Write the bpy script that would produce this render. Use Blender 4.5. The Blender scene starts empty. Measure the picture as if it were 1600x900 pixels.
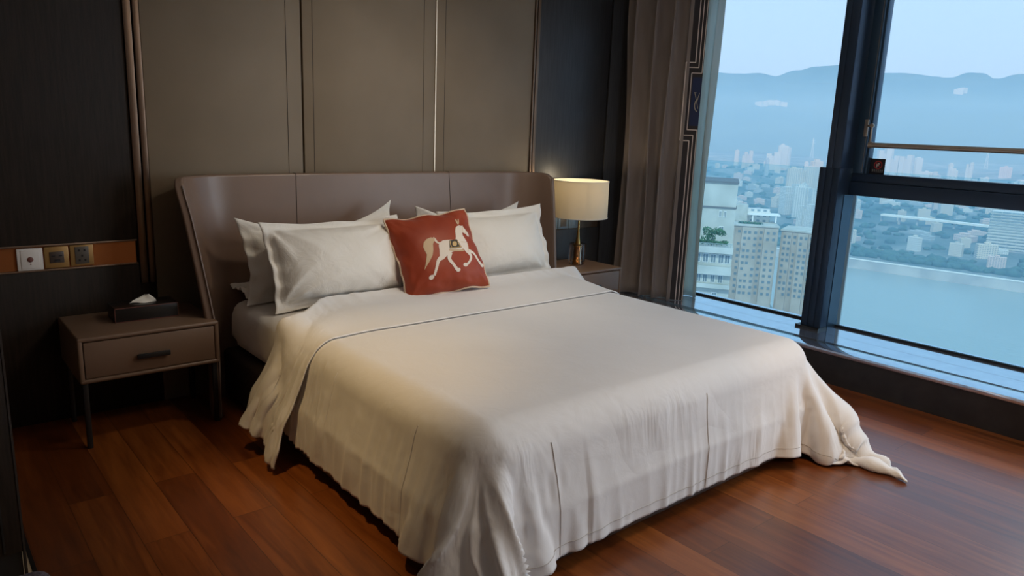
import bpy, bmesh, math, random
import numpy as np
from mathutils import Vector, Matrix
from mathutils.geometry import tessellate_polygon
random.seed(11)
R = math.radians
sc = bpy.context.scene
COL = sc.collection

# ------------------------------------------------------------------ camera
cam_d = bpy.data.cameras.new('camera'); cam = bpy.data.objects.new('camera', cam_d); COL.objects.link(cam)
cam_d.sensor_width = 36; cam_d.lens = 36 * 1153.17 / 1600; cam_d.clip_start = .02; cam_d.clip_end = 30000
rx = Vector((0.76834871, -0.63892801, 0.03756673)); ux = Vector((0.10743893, 0.18661881, 0.97653996)); fx = Vector((0.6309494, 0.74628709, -0.21203406))
mw = Matrix((rx, ux, -fx)).transposed().to_4x4(); mw.translation = Vector((0, 0, 1.5)); cam.matrix_world = mw
sc.camera = cam

# ------------------------------------------------------------------ world, sun, lamps, exposure
sc.view_settings.view_transform = 'Standard'; sc.view_settings.look = 'None'
sc.view_settings.gamma = 1; sc.view_settings.use_curve_mapping = False
sc.view_settings.exposure = 0.0
w = bpy.data.worlds.new('hazy_sky'); sc.world = w; w.use_nodes = True
nt = w.node_tree; nt.nodes.clear()
wo = nt.nodes.new('ShaderNodeOutputWorld'); bg = nt.nodes.new('ShaderNodeBackground')
tc = nt.nodes.new('ShaderNodeTexCoord'); sx = nt.nodes.new('ShaderNodeSeparateXYZ'); cr = nt.nodes.new('ShaderNodeValToRGB')
nt.links.new(tc.outputs['Generated'], sx.inputs[0]); nt.links.new(sx.outputs['Z'], cr.inputs[0])
nt.links.new(cr.outputs[0], bg.inputs[0]); nt.links.new(bg.outputs[0], wo.inputs[0])
e = cr.color_ramp.elements
e[0].position = 0; e[0].color = (.56, .70, .93, 1); e[1].position = .9; e[1].color = (.50, .72, .98, 1)
x = e.new(.10); x.color = (.57, .74, .98, 1); x = e.new(.28); x.color = (.575, .755, 1.0, 1)
bg.inputs[1].default_value = 1.2
sc.cycles.volume_bounces = 1

def lamp(name, kind, loc, rot, energy, color, **k):
    d = bpy.data.lights.new(name, kind); d.energy = energy; d.color = color
    for a, b in k.items(): setattr(d, a, b)
    o = bpy.data.objects.new(name, d); COL.objects.link(o); o.location = loc; o.rotation_euler = rot
    return o
lamp('sun', 'SUN', (0, 0, 50), (R(48), 0, R(-60)), 2.2, (1, .93, .82), angle=R(6))
# added cool fill light, set at the unseen window wall (towards the viewer)
lamp('side_window_fill', 'AREA', (4.9, -.35, 1.5), (0, R(90), 0), 80, (.88, .93, 1.0), shape='RECTANGLE', size=2.3, size_y=2.3)
# unseen warm ceiling lights; the wide disc is added fill
lamp('ceiling_fill', 'AREA', (2.3, .8, 2.74), (0, 0, 0), 17, (1, .84, .68), shape='DISK', size=.7)
def spot(loc, tgt, energy, size=70, col=(1, .66, .34), blend=.8, rad=.04):
    v = Vector(tgt) - Vector(loc)
    lamp('ceiling_downlight', 'SPOT', loc, v.to_track_quat('-Z', 'Y').to_euler(), energy, col, spot_size=R(size), spot_blend=blend, shadow_soft_size=rad)
spot((.35, 2.2, 2.72), (1.32, 2.55, .35), 95, 42, (1, .68, .30), 1.0)
spot((2.55, 2.35, 2.72), (2.3, 3.7, .95), 66, 92, (1, .88, .70), 1.0, .12)
spot((1.9, .35, 2.72), (3.35, 1.38, .25), 80, 30, (1, .66, .34), 1.0)

# ------------------------------------------------------------------ helpers
def tag(o, label=None, cat=None, group=None, kind=None):
    if label: o['label'] = label
    if cat: o['category'] = cat
    if group: o['group'] = group
    if kind: o['kind'] = kind
    return o
def empty(name, loc=(0, 0, 0), rz=0):
    o = bpy.data.objects.new(name, None); COL.objects.link(o); o.location = loc; o.rotation_euler = (0, 0, rz); o.empty_display_size = .1
    return o
def link(name, me, mat=None, parent=None, smooth=None):
    o = bpy.data.objects.new(name, me); COL.objects.link(o)
    if mat and not me.materials: me.materials.append(mat)
    if parent is not None: o.parent = parent
    if smooth is not None:
        for p in me.polygons: p.use_smooth = True
        if smooth < 180: me.set_sharp_from_angle(angle=R(smooth))
    return o
def fin(name, bm, mat, parent=None, smooth=None, loc=None):
    me = bpy.data.meshes.new(name); bmesh.ops.recalc_face_normals(bm, faces=bm.faces[:]) if smooth != -1 else None
    bm.to_mesh(me); bm.free()
    o = link(name, me, mat, parent, None if smooth in (None, -1) else smooth)
    if loc: o.location = loc
    return o
def addbox(bm, x0, x1, y0, y1, z0, z1, bev=0, seg=2):
    r = bmesh.ops.create_cube(bm, size=1)
    for v in r['verts']: v.co = Vector(((x0+x1)/2+v.co.x*(x1-x0), (y0+y1)/2+v.co.y*(y1-y0), (z0+z1)/2+v.co.z*(z1-z0)))
    if bev:
        es = list({ed for v in r['verts'] for ed in v.link_edges})
        bmesh.ops.bevel(bm, geom=es, offset=bev, segments=seg, affect='EDGES', profile=.5)
def box(name, x0, x1, y0, y1, z0, z1, mat, parent=None, bev=0, seg=2):
    bm = bmesh.new(); addbox(bm, x0, x1, y0, y1, z0, z1, bev, seg)
    return fin(name, bm, mat, parent, 35 if bev else None)
def addtube(bm, pts, rad, n=8, cap=True):
    pts = [Vector(p) for p in pts]; rings = []
    t0 = (pts[1]-pts[0]).normalized(); up = Vector((0, 0, 1)) if abs(t0.z) < .9 else Vector((1, 0, 0))
    for i, p in enumerate(pts):
        t = (pts[min(i+1, len(pts)-1)]-pts[max(i-1, 0)]).normalized()
        a = t.cross(up).normalized(); b = a.cross(t).normalized()
        rr = rad[i] if isinstance(rad, (list, tuple)) else rad
        rings.append([bm.verts.new(p + a*math.cos(2*math.pi*k/n)*rr + b*math.sin(2*math.pi*k/n)*rr) for k in range(n)])
    for i in range(len(rings)-1):
        for k in range(n): bm.faces.new((rings[i][k], rings[i][(k+1) % n], rings[i+1][(k+1) % n], rings[i+1][k]))
    if cap: bm.faces.new(rings[0][::-1]); bm.faces.new(rings[-1])
def tube(name, pts, rad, mat, parent=None, n=8):
    bm = bmesh.new(); addtube(bm, pts, rad, n); return fin(name, bm, mat, parent, 50)
def lathe(name, prof, mat, parent=None, n=48, loc=None, caps=True):
    bm = bmesh.new(); rings = []
    for r_, z in prof: rings.append([bm.verts.new((r_*math.cos(2*math.pi*k/n), r_*math.sin(2*math.pi*k/n), z)) for k in range(n)])
    for i in range(len(rings)-1):
        for k in range(n): bm.faces.new((rings[i][k], rings[i][(k+1) % n], rings[i+1][(k+1) % n], rings[i+1][k]))
    if caps: bm.faces.new(rings[0][::-1]); bm.faces.new(rings[-1])
    return fin(name, bm, mat, parent, 40, loc)
def smooth01(t): t = max(0, min(1, t)); return t*t*(3-2*t)

# ------------------------------------------------------------------ materials
def mat(name, base, rough=.5, metal=0, **k):
    m = bpy.data.materials.new(name); m.use_nodes = True; b = m.node_tree.nodes['Principled BSDF']
    b.inputs['Base Color'].default_value = (*base, 1); b.inputs['Roughness'].default_value = rough; b.inputs['Metallic'].default_value = metal
    for a, v in k.items(): b.inputs[a.replace('_', ' ')].default_value = v
    return m
def nodes(m): return m.node_tree.nodes, m.node_tree.links, m.node_tree.nodes['Principled BSDF']
def noisy(m, c1, c2, scale=(1, 1, 1), ns=5, detail=4, bump=0, bscale=None, bdist=.001, lo=.35, hi=.65, coord='Object'):
    N, L, b = nodes(m)
    t = N.new('ShaderNodeTexCoord'); mp = N.new('ShaderNodeMapping'); mp.inputs['Scale'].default_value = scale
    n = N.new('ShaderNodeTexNoise'); n.inputs['Scale'].default_value = ns; n.inputs['Detail'].default_value = detail
    c = N.new('ShaderNodeValToRGB'); c.color_ramp.elements[0].color = (*c1, 1); c.color_ramp.elements[1].color = (*c2, 1)
    c.color_ramp.elements[0].position = lo; c.color_ramp.elements[1].position = hi
    L.new(t.outputs[coord], mp.inputs[0]); L.new(mp.outputs[0], n.inputs[0]); L.new(n.outputs[0], c.inputs[0]); L.new(c.outputs[0], b.inputs['Base Color'])
    if bump:
        n2 = N.new('ShaderNodeTexNoise'); n2.inputs['Scale'].default_value = bscale or ns*4; n2.inputs['Detail'].default_value = 3
        L.new(mp.outputs[0], n2.inputs[0])
        bp = N.new('ShaderNodeBump'); bp.inputs['Strength'].default_value = bump; bp.inputs['Distance'].default_value = bdist
        L.new(n2.outputs[0], bp.inputs['Height']); L.new(bp.outputs[0], b.inputs['Normal'])
    return m
M = {}
M['veneer'] = noisy(mat('dark_veneer', (.03, .02, .015), .6, 0, Specular_IOR_Level=.25), (.016, .010, .006), (.026, .016, .010), (14, 14, .8), 6, 6, .4, 30)
M['veneer_black'] = noisy(mat('black_veneer', (.02, .02, .02), .45), (.018, .018, .020), (.032, .032, .034), (14, 14, .8), 6, 6, .3, 30)
M['wall_leather'] = noisy(mat('wall_leather', (.2, .15, .1), .6), (.200, .148, .092), (.222, .166, .106), (1, 1, 1), 3, 3, .25, 900, .0004)
M['leather'] = noisy(mat('taupe_leather', (.16, .105, .08), .34, Specular_IOR_Level=.5), (.205, .134, .096), (.228, .150, .108), (1, 1, 1), 4, 3, .25, 700, .0005)
M['ns_leather'] = noisy(mat('stand_leather', (.16, .105, .08), .42), (.185, .114, .072), (.21, .130, .084), (1, 1, 1), 4, 3, .25, 700, .0005)
M['leather_seam'] = mat('leather_seam', (.045, .03, .022), .7)
M['piping'] = mat('leather_piping', (.21, .15, .12), .32)
M['bronze'] = mat('bronze_trim', (.19, .125, .085), .36, .85)
M['copper'] = mat('copper_strip', (.45, .16, .05), .38, .75)
M['brass_line'] = mat('pale_brass', (.75, .62, .45), .3, .9)
M['black'] = mat('black_metal', (.012, .012, .013), .4)
M['black_box'] = mat('black_lacquer', (.014, .012, .011), .3)
M['rose_edge'] = mat('rose_edge', (.16, .05, .035), .5)
M['tissue'] = mat('tissue', (.85, .80, .70), .9)
M['white_plastic'] = mat('white_plastic', (.78, .72, .66), .35)
M['gold_plastic'] = mat('gold_plate', (.42, .24, .08), .4, .4)
M['socket_dark'] = mat('socket_dark', (.07, .05, .04), .4)
M['socket_grey'] = mat('socket_grey', (.10, .085, .07), .4)
M['hole'] = mat('hole', (.006, .005, .005), .6)
M['blue_grey'] = mat('blue_grey_socket', (.16, .22, .28), .3, .2)
def cloth_mat(name, c1, c2, rough=.85, sheen=.25, wr=.35):
    m = noisy(mat(name, c1, rough), c1, c2, (1, 1, 1), 3, 3)
    N, L, b = nodes(m); b.inputs['Sheen Weight'].default_value = sheen
    t = N.new('ShaderNodeTexCoord'); n2 = N.new('ShaderNodeTexNoise'); n2.inputs['Scale'].default_value = 9; n2.inputs['Detail'].default_value = 5; n2.inputs['Roughness'].default_value = .55; n2.inputs['Distortion'].default_value = .8
    L.new(t.outputs['Object'], n2.inputs[0])
    bp = N.new('ShaderNodeBump'); bp.inputs['Strength'].default_value = wr; bp.inputs['Distance'].default_value = .012
    L.new(n2.outputs[0], bp.inputs['Height']); L.new(bp.outputs[0], b.inputs['Normal'])
    return m
def add_gathers(m, strength=.5):
    N, L, b = nodes(m); t = N.new('ShaderNodeTexCoord'); mp = N.new('ShaderNodeMapping'); mp.inputs['Scale'].default_value = (7, 7, 1.3); L.new(t.outputs['Object'], mp.inputs[0])
    n = N.new('ShaderNodeTexNoise'); n.inputs['Scale'].default_value = 1.5; n.inputs['Detail'].default_value = 3; n.inputs['Distortion'].default_value = .5; L.new(mp.outputs[0], n.inputs[0])
    g = N.new('ShaderNodeNewGeometry'); q = N.new('ShaderNodeSeparateXYZ'); L.new(g.outputs['Normal'], q.inputs[0])
    r = N.new('ShaderNodeMapRange'); r.inputs['From Min'].default_value = .75; r.inputs['From Max'].default_value = .15; L.new(q.outputs['Z'], r.inputs[0])
    n3 = N.new('ShaderNodeTexNoise'); n3.inputs['Scale'].default_value = 1.7; L.new(t.outputs['Object'], n3.inputs[0]); r3 = N.new('ShaderNodeMapRange'); r3.inputs['From Min'].default_value = .45; r3.inputs['From Max'].default_value = .62; L.new(n3.outputs[0], r3.inputs[0])
    m3 = N.new('ShaderNodeMath'); m3.operation = 'MULTIPLY'; L.new(r.outputs[0], m3.inputs[0]); L.new(r3.outputs[0], m3.inputs[1])
    mu = N.new('ShaderNodeMath'); mu.operation = 'MULTIPLY'; L.new(n.outputs[0], mu.inputs[0]); L.new(m3.outputs[0], mu.inputs[1])
    bp = N.new('ShaderNodeBump'); bp.inputs['Strength'].default_value = strength; bp.inputs['Distance'].default_value = .05; L.new(mu.outputs[0], bp.inputs['Height'])
    for l in list(L):
        if l.to_socket == b.inputs['Normal']: L.new(l.from_socket, bp.inputs['Normal']); break
    L.new(bp.outputs[0], b.inputs['Normal'])
M['linen'] = cloth_mat('white_bed_linen', (.82, .78, .71), (.85, .81, .74), wr=.6)
M['duvet_linen'] = cloth_mat('white_duvet_linen', (.78, .76, .74), (.81, .79, .77), wr=.18); add_gathers(M['duvet_linen'])
M['sheet'] = cloth_mat('white_sheet', (.76, .72, .66), (.80, .755, .69), wr=.25)
M['hemline'] = mat('hem_stitch', (.42, .38, .33), .9)
M['red_silk'] = noisy(mat('red_silk', (.42, .075, .03), .5, 0, Specular_IOR_Level=.35), (.28, .036, .010), (.37, .056, .014), (1, 1, 1), 4, 3, .35, 14, .006)
nodes(M['red_silk'])[2].inputs['Sheen Weight'].default_value = .1
M['cord'] = mat('cream_cord', (.72, .55, .40), .7)
M['horse'] = mat('cream_embroidery', (.80, .70, .60), .7)
M['horse_gold'] = mat('gold_embroidery', (.62, .42, .17), .6)
M['horse_tan'] = mat('tan_embroidery', (.62, .45, .28), .7)
M['horse_dark'] = mat('dark_embroidery', (.05, .04, .03), .7)
M['base_leather'] = mat('dark_bed_base', (.035, .026, .021), .5)
M['brass'] = mat('polished_brass', (.80, .50, .17), .18, 1)
def glassy(name, col, rough=.05):
    m = mat(name, col, rough, 0, IOR=1.48); nodes(m)[2].inputs['Transmission Weight'].default_value = 1; return m
M['smoked_glass'] = glassy('smoked_glass', (.78, .62, .54), .06)
M['shade'] = None
def shade_mat():
    m = bpy.data.materials.new('lamp_shade_fabric'); m.use_nodes = True; N, L = m.node_tree.nodes, m.node_tree.links; N.clear()
    o = N.new('ShaderNodeOutputMaterial'); a = N.new('ShaderNodeBsdfDiffuse'); t = N.new('ShaderNodeBsdfTranslucent'); x = N.new('ShaderNodeMixShader')
    a.inputs[0].default_value = (.90, .84, .70, 1); t.inputs[0].default_value = (.88, .80, .64, 1); x.inputs[0].default_value = .35
    L.new(a.outputs[0], x.inputs[1]); L.new(t.outputs[0], x.inputs[2]); L.new(x.outputs[0], o.inputs[0]); return m
M['shade'] = shade_mat()
def sheer_mat():
    m = bpy.data.materials.new('sheer_voile'); m.use_nodes = True; N, L = m.node_tree.nodes, m.node_tree.links; N.clear()
    o = N.new('ShaderNodeOutputMaterial'); a = N.new('ShaderNodeBsdfDiffuse'); t = N.new('ShaderNodeBsdfTranslucent'); tr = N.new('ShaderNodeBsdfTransparent')
    x = N.new('ShaderNodeMixShader'); y = N.new('ShaderNodeMixShader')
    a.inputs[0].default_value = (.74, .76, .70, 1); t.inputs[0].default_value = (.72, .76, .70, 1); x.inputs[0].default_value = .5; y.inputs[0].default_value = .22
    L.new(a.outputs[0], x.inputs[1]); L.new(t.outputs[0], x.inputs[2]); L.new(x.outputs[0], y.inputs[1]); L.new(tr.outputs[0], y.inputs[2]); L.new(y.outputs[0], o.inputs[0]); return m
M['sheer'] = sheer_mat()
M['drape'] = noisy(mat('drape_fabric', (.10, .078, .070), .75), (.27, .225, .205), (.31, .26, .235), (1, 1, .2), 20, 3, .3, 300, .0006)
nodes(M['drape'])[2].inputs['Sheen Weight'].default_value = .35
M['drape_dark'] = mat('drape_border', (.045, .038, .040), .8)
M['drape_line'] = mat('border_line', (.80, .70, .62), .7)
M['drape_navy'] = mat('border_navy', (.02, .035, .10), .7)
M['monogram'] = mat('monogram', (.55, .50, .38), .7)
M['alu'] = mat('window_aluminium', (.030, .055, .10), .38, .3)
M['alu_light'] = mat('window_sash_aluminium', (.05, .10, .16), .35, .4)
M['gasket'] = mat('gasket', (.01, .013, .018), .6)
M['stone'] = noisy(mat('polished_ledge', (.5, .5, .5), .09, .85), (.60, .62, .70), (.66, .68, .75), (1, 1, 1), 12, 6)
M['stone_front'] = noisy(mat('dark_stone', (.03, .025, .022), .4), (.020, .016, .014), (.034, .028, .025), (1, 1, 1), 10, 6)
M['groove'] = mat('groove', (.012, .014, .018), .6)
M['guard_post'] = mat('pale_guard_post', (.75, .74, .70), .5)
M['handle_metal'] = mat('champagne_metal', (.42, .36, .30), .35, .7)
M['sticker'] = mat('sticker_black', (.012, .014, .022), .5)
M['sticker_red'] = mat('sticker_red', (.42, .03, .03), .5)
M['sticker_white'] = mat('sticker_white', (.55, .55, .5), .5)
M['plaster'] = mat('ceiling_paint', (.70, .66, .60), .9)
M['beige_tile'] = noisy(mat('beige_stone_tile', (.55, .42, .26), .3), (.50, .38, .24), (.60, .47, .31), (1, 1, 1), 3, 5)
M['purple_fabric'] = noisy(mat('purple_grey_fabric', (.06, .045, .055), .95), (.045, .032, .040), (.10, .08, .09), (1, 1, 1), 150, 2, .6, 200, .002)
M['wall_paint'] = mat('room_wall', (.16, .12, .09), .8)
def window_glass(name, tint, refl=.9):
    m = bpy.data.materials.new(name); m.use_nodes = True; N, L = m.node_tree.nodes, m.node_tree.links; N.clear()
    o = N.new('ShaderNodeOutputMaterial'); tr = N.new('ShaderNodeBsdfTransparent'); tr.inputs[0].default_value = (*tint, 1)
    gl = N.new('ShaderNodeBsdfGlossy'); gl.inputs['Roughness'].default_value = .0; fr = N.new('ShaderNodeFresnel'); fr.inputs[0].default_value = 1.2
    x = N.new('ShaderNodeMixShader'); L.new(fr.outputs[0], x.inputs[0]); L.new(tr.outputs[0], x.inputs[1]); L.new(gl.outputs[0], x.inputs[2]); L.new(x.outputs[0], o.inputs[0]); return m
M['pane'] = window_glass('window_pane_glass', (.88, .955, 1.0))
M['guard_glass'] = window_glass('guard_glass', (.86, .965, .98))
# parquet
def parquet():
    m = mat('merbau_parquet', (.2, .06, .02), .3, 0, IOR=1.6, Coat_Weight=.35, Coat_Roughness=.22); N, L, b = nodes(m)
    t = N.new('ShaderNodeTexCoord'); mp = N.new('ShaderNodeMapping'); mp.inputs['Rotation'].default_value = (0, 0, R(90)); mp.inputs['Location'].default_value = (.13, .236, 0)
    L.new(t.outputs['Object'], mp.inputs[0])
    def brick(c1, c2, mort):
        br = N.new('ShaderNodeTexBrick'); br.inputs['Scale'].default_value = 1; br.inputs['Brick Width'].default_value = 1.25; br.inputs['Row Height'].default_value = .158
        br.inputs['Mortar Size'].default_value = .0012; br.inputs['Mortar Smooth'].default_value = 0; br.inputs['Bias'].default_value = 0
        br.inputs['Color1'].default_value = c1; br.inputs['Color2'].default_value = c2; br.inputs['Mortar'].default_value = mort; br.offset = .37; br.offset_frequency = 2
        L.new(mp.outputs[0], br.inputs[0]); return br
    b1 = brick((0, 0, 0, 1), (1, 1, 1, 1), (.5, .5, .5, 1))
    # grain: stretched noise, shifted per plank
    sep = N.new('ShaderNodeVectorMath'); sep.operation = 'ADD'; sc3 = N.new('ShaderNodeVectorMath'); sc3.operation = 'MULTIPLY'; sc3.inputs[1].default_value = (3, 7, 5)
    L.new(b1.outputs[0], sc3.inputs[0]); L.new(t.outputs['Object'], sep.inputs[0]); L.new(sc3.outputs[0], sep.inputs[1])
    m2 = N.new('ShaderNodeMapping'); m2.inputs['Scale'].default_value = (18, 1.3, 1); L.new(sep.outputs[0], m2.inputs[0])
    n = N.new('ShaderNodeTexNoise'); n.inputs['Scale'].default_value = 1.6; n.inputs['Detail'].default_value = 8; n.inputs['Roughness'].default_value = .62; n.inputs['Distortion'].default_value = .6; L.new(m2.outputs[0], n.inputs[0])
    ad = N.new('ShaderNodeMath'); ad.operation = 'MULTIPLY_ADD'; ad.inputs[1].default_value = .30; L.new(b1.outputs[0], ad.inputs[0])
    sb = N.new('ShaderNodeMath'); sb.operation = 'MULTIPLY'; sb.inputs[1].default_value = .75; L.new(n.outputs[0], sb.inputs[0]); L.new(sb.outputs[0], ad.inputs[2])
    c = N.new('ShaderNodeValToRGB'); el = c.color_ramp.elements; el[0].position = .22; el[0].color = (.075, .016, .003, 1); el[1].position = .80; el[1].color = (.34, .100, .018, 1)
    q = el.new(.5); q.color = (.170, .042, .007, 1); L.new(ad.outputs[0], c.inputs[0])
    b2 = brick((1, 1, 1, 1), (1, 1, 1, 1), (.35, .35, .35, 1))
    mx = N.new('ShaderNodeMix'); mx.data_type = 'RGBA'; mx.blend_type = 'MULTIPLY'; mx.inputs[0].default_value = 1; L.new(c.outputs[0], mx.inputs[6]); L.new(b2.outputs[0], mx.inputs[7]); L.new(mx.outputs[2], b.inputs['Base Color'])
    r = N.new('ShaderNodeMapRange'); r.inputs['To Min'].default_value = .27; r.inputs['To Max'].default_value = .42; L.new(n.outputs[0], r.inputs[0]); L.new(r.outputs[0], b.inputs['Roughness'])
    bp = N.new('ShaderNodeBump'); bp.inputs['Strength'].default_value = .15; bp.inputs['Distance'].default_value = .001; L.new(n.outputs[0], bp.inputs['Height']); L.new(bp.outputs[0], b.inputs['Normal'])
    return m
M['parquet'] = parquet()

# ------------------------------------------------------------------ room shell
WY = 4.05; WX = 4.40; GX = 5.0; CZ = 2.75
S = lambda o: tag(o, kind='structure')
S(box('floor', .235, WX+.02, -2.6, WY+.02, -.12, 0, M['parquet']))
S(box('floor', -1.6, .222, -2.6, WY+.02, -.12, 0, M['beige_tile']))
S(box('trim_1', .222, .235, -2.6, WY, -.12, .002, M['black']))
S(box('ceiling', -1.6, GX+.1, -2.6, WY+.1, CZ, CZ+.12, M['plaster']))
S(box('wall_left', -1.72, -1.6, -2.6, WY+.1, -.12, CZ, M['wall_paint']))
S(box('wall_front', -1.7, GX+.1, -2.72, -2.6, -.12, CZ, M['wall_paint']))
# the headboard wall: carcass, dark veneer sides, leather panels
bm = bmesh.new(); addbox(bm, -1.6, GX+.1, WY+.035, WY+.2, -.12, CZ)
S(fin('wall_back', bm, M['veneer_black']))
S(box('wall_panel_dark_upper', -1.6, .928, WY-.004, WY+.035, .878, CZ, M['veneer'], bev=.002)).name = 'trim_2'
S(box('trim_3', -1.6, .928, WY-.004, WY+.035, 0, .752, M['veneer'], bev=.002))
# copper recess with thin lips
S(box('trim_4', -1.6, .920, WY+.012, WY+.035, .752, .878, M['copper']))
S(box('trim_5', -1.6, .925, WY-.008, WY+.012, .870, .8785, M['bronze'], bev=.001))
S(box('trim_6', -1.6, .925, WY-.008, WY+.012, .7515, .760, M['bronze'], bev=.001))
S(box('trim_7', .930, .964, WY-.016, WY+.035, .652, CZ, M['bronze'], bev=.002))
S(box('trim_8', .972, 1.000, WY-.016, WY+.035, .652, CZ, M['bronze'], bev=.002))
S(box('trim_9', .928, 1.002, WY-.004, WY+.03, 0, .652, M['veneer']))
def leather_panel(n, x0, x1):
    # one upholstered bay with a stitched margin groove on its inner sides
    bm = bmesh.new(); addbox(bm, x0, x1, WY-.006, WY+.035, 0, CZ, .004, 2)
    o = S(fin('trim_%d' % n, bm, M['wall_leather'], smooth=35)); return o
leather_panel(10, 1.004, 1.822); leather_panel(11, 1.832, 2.716); leather_panel(12, 2.724, 3.530)
S(box('trim_13', 1.735, 1.738, WY-.0075, WY-.003, 0, CZ, M['leather_seam']))
S(box('trim_14', 1.890, 1.893, WY-.0075, WY-.003, 0, CZ, M['leather_seam']))
S(box('trim_15', 2.628, 2.6305, WY-.0075, WY-.003, 0, CZ, M['leather_seam']))
S(box('trim_16', 2.789, 2.7915, WY-.0075, WY-.003, 0, CZ, M['leather_seam']))
S(box('trim_17', 2.716, 2.7205, WY-.011, WY+.02, 0, CZ, M['brass_line']))
S(box('trim_18', 3.532, 3.548, WY-.016, WY+.035, 0, CZ, M['bronze'], bev=.002))
S(box('trim_19', 3.555, 3.580, WY-.016, WY+.035, 0, CZ, M['bronze'], bev=.002))
S(box('trim_20', 3.582, 4.30, WY-.004, WY+.035, .868, CZ, M['veneer_black'], bev=.002))
S(box('trim_21', 3.582, 4.30, WY-.004, WY+.035, 0, .754, M['veneer_black'], bev=.002))
S(box('trim_22', 3.582, 4.30, WY+.010, WY+.035, .754, .868, M['bronze']))
S(box('trim_23', 4.31, GX, WY-.012, WY+.035, 0, CZ, M['veneer_black'], bev=.002))
# left wardrobe end that closes the picture on the left
wd = empty('wardrobe', (-.4, 2.65, 0)); tag(wd, 'dark wood wardrobe end panel rising at the left edge of the view', 'wardrobe')
def local(o, p): o.parent = p; o.matrix_parent_inverse = Matrix.Translation(-Vector(p.location)); return o
local(box('side_panel', -1.2, .200, 2.62, 2.66, .11, .845, M['veneer'], bev=.002), wd)
local(box('plinth', -1.2, .196, 2.63, 2.66, 0, .11, M['black']), wd)
local(box('edge_strip', .200, .206, 2.618, 2.662, 0, .845, M['base_leather']), wd)
local(box('groove_line', .148, .153, 2.616, 2.62, .12, .84, M['black']), wd)
# window wall: plinth, stone ledge, side return
S(box('wall_right', WX, GX+.1, -2.6, WY+.03, -.12, .195, M['stone_front']))
S(box('trim_24', 4.385, 4.5545, -2.6, WY, .192, .220, M['stone'], bev=.002))
S(box('trim_25', 4.557, 4.7465, -2.6, WY, .192, .220, M['stone']))
S(box('trim_26', 4.749, GX+.1, -2.6, WY, .192, .220, M['stone']))
S(box('trim_27', 4.55, 4.751, -2.6, WY, .190, .2185, M['groove']))
S(box('trim_28', 4.96, GX+.1, -2.6, WY+.1, 2.62, CZ, M['alu']))
# ------------------------------------------------------------------ windows
w1 = empty('window_1', (GX, 3.3, .22)); S(w1)
pn = box('pane', GX-.004, GX+.004, 2.5, WY, .22, 2.64, M['pane']); local(pn, w1)
local(box('gasket', GX-.012, GX+.012, 2.5, WY, .218, .232, M['gasket']), w1)
w2 = empty('window_2', (GX, 1.3, .22)); S(w2)
local(box('pane', GX-.004, GX+.004, -2.6, 2.4, .22, 1.16, M['pane']), w2)
local(box('gasket', GX-.012, GX+.012, -2.6, 2.38, .218, .234, M['gasket']), w2)
bm = bmesh.new(); addbox(bm, 4.93, GX+.03, -2.6, 2.375, 1.145, 1.235, .004); addbox(bm, 4.945, GX+.03, -2.6, 2.375, 1.236, 1.292, .004)
local(fin('transom', bm, M['alu'], smooth=35), w2)
sa = box('sash_pane', GX-.003, GX+.005, -2.6, 2.3, 1.27, 2.64, M['pane']); local(sa, w2)
bm = bmesh.new(); addbox(bm, 4.935, GX+.02, 2.297, 2.368, 1.29, 2.64, .003); addbox(bm, 4.955, GX+.02, 2.285, 2.3, 1.29, 2.64, .002)
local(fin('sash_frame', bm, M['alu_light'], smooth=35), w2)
local(box('sash_seam', 4.9335, 4.936, 2.306, 2.309, 1.3, 2.62, M['handle_metal']), w2)
# post between the two windows (upper part slim, lower part boxed out)
w3 = empty('window_3', (4.9, 2.43, .22)); S(w3)
bm = bmesh.new()
addbox(bm, 4.785, GX+.04, 2.375, 2.478, 1.32, 2.66, .003); addbox(bm, 4.7815, 4.786, 2.434, 2.474, 1.32, 2.66, .001); addbox(bm, 4.7815, 4.786, 2.379, 2.430, 1.32, 2.66, .001)
local(fin('upper_post', bm, M['alu'], smooth=35), w3)
bm = bmesh.new(); addbox(bm, 4.785, GX+.008, 2.378, 2.520, .22, 1.322, .003)
for a, b in ((2.382, 2.418), (2.424, 2.466), (2.472, 2.516)): addbox(bm, 4.779, 4.786, a, b, .22, 1.318, .002)
local(fin('lower_post', bm, M['alu'], smooth=35), w3)
local(box('post_shoe', 4.76, 4.90, 2.376, 2.545, .22, .236, M['black']), w3)
# thin skin on the lower post's side, reflected sky put in as lighter blue
local(box('post_side_sheen', 4.88, GX+.008, 2.374, 2.3785, .22, 1.145, M['alu_light']), w3)
# remaining post of the window wall outside the view, and the guard bar on the sash
for yy in (.12, -1.4):
    local(box('post', 4.82, GX+.04, yy-.07, yy+.07, .22, 2.66, M['alu']), w2)
gb = tube('guard_bar', [(4.90, 2.262, 1.478), (4.90, .2, 1.478)], .017, M['handle_metal'], None, 10); local(gb, w2)
ct = tube('collar', [(4.90, 2.268, 1.478), (4.90, 2.243, 1.478)], .021, M['handle_metal'], None, 12); ct.parent = gb
bk = box('bracket', 4.922, 4.940, 2.30, 2.325, 1.53, 1.64, M['handle_metal'], bev=.003); local(bk, w2)
ar = tube('arm', [(4.935, 2.31, 1.60), (4.905, 2.285, 1.60), (4.90, 2.264, 1.594), (4.90, 2.262, 1.478)], .007, M['handle_metal'], None, 8); ar.parent = bk; ar.matrix_parent_inverse = Matrix.Identity(4)
kn = lathe('knob', [(.001, -.012), (.013, -.009), (.015, 0), (.013, .009), (.001, .012)], M['handle_metal'], None, 20); kn.rotation_euler = (0, R(90), 0); kn.location = (4.898, 2.262, 1.60); kn.parent = bk
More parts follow.
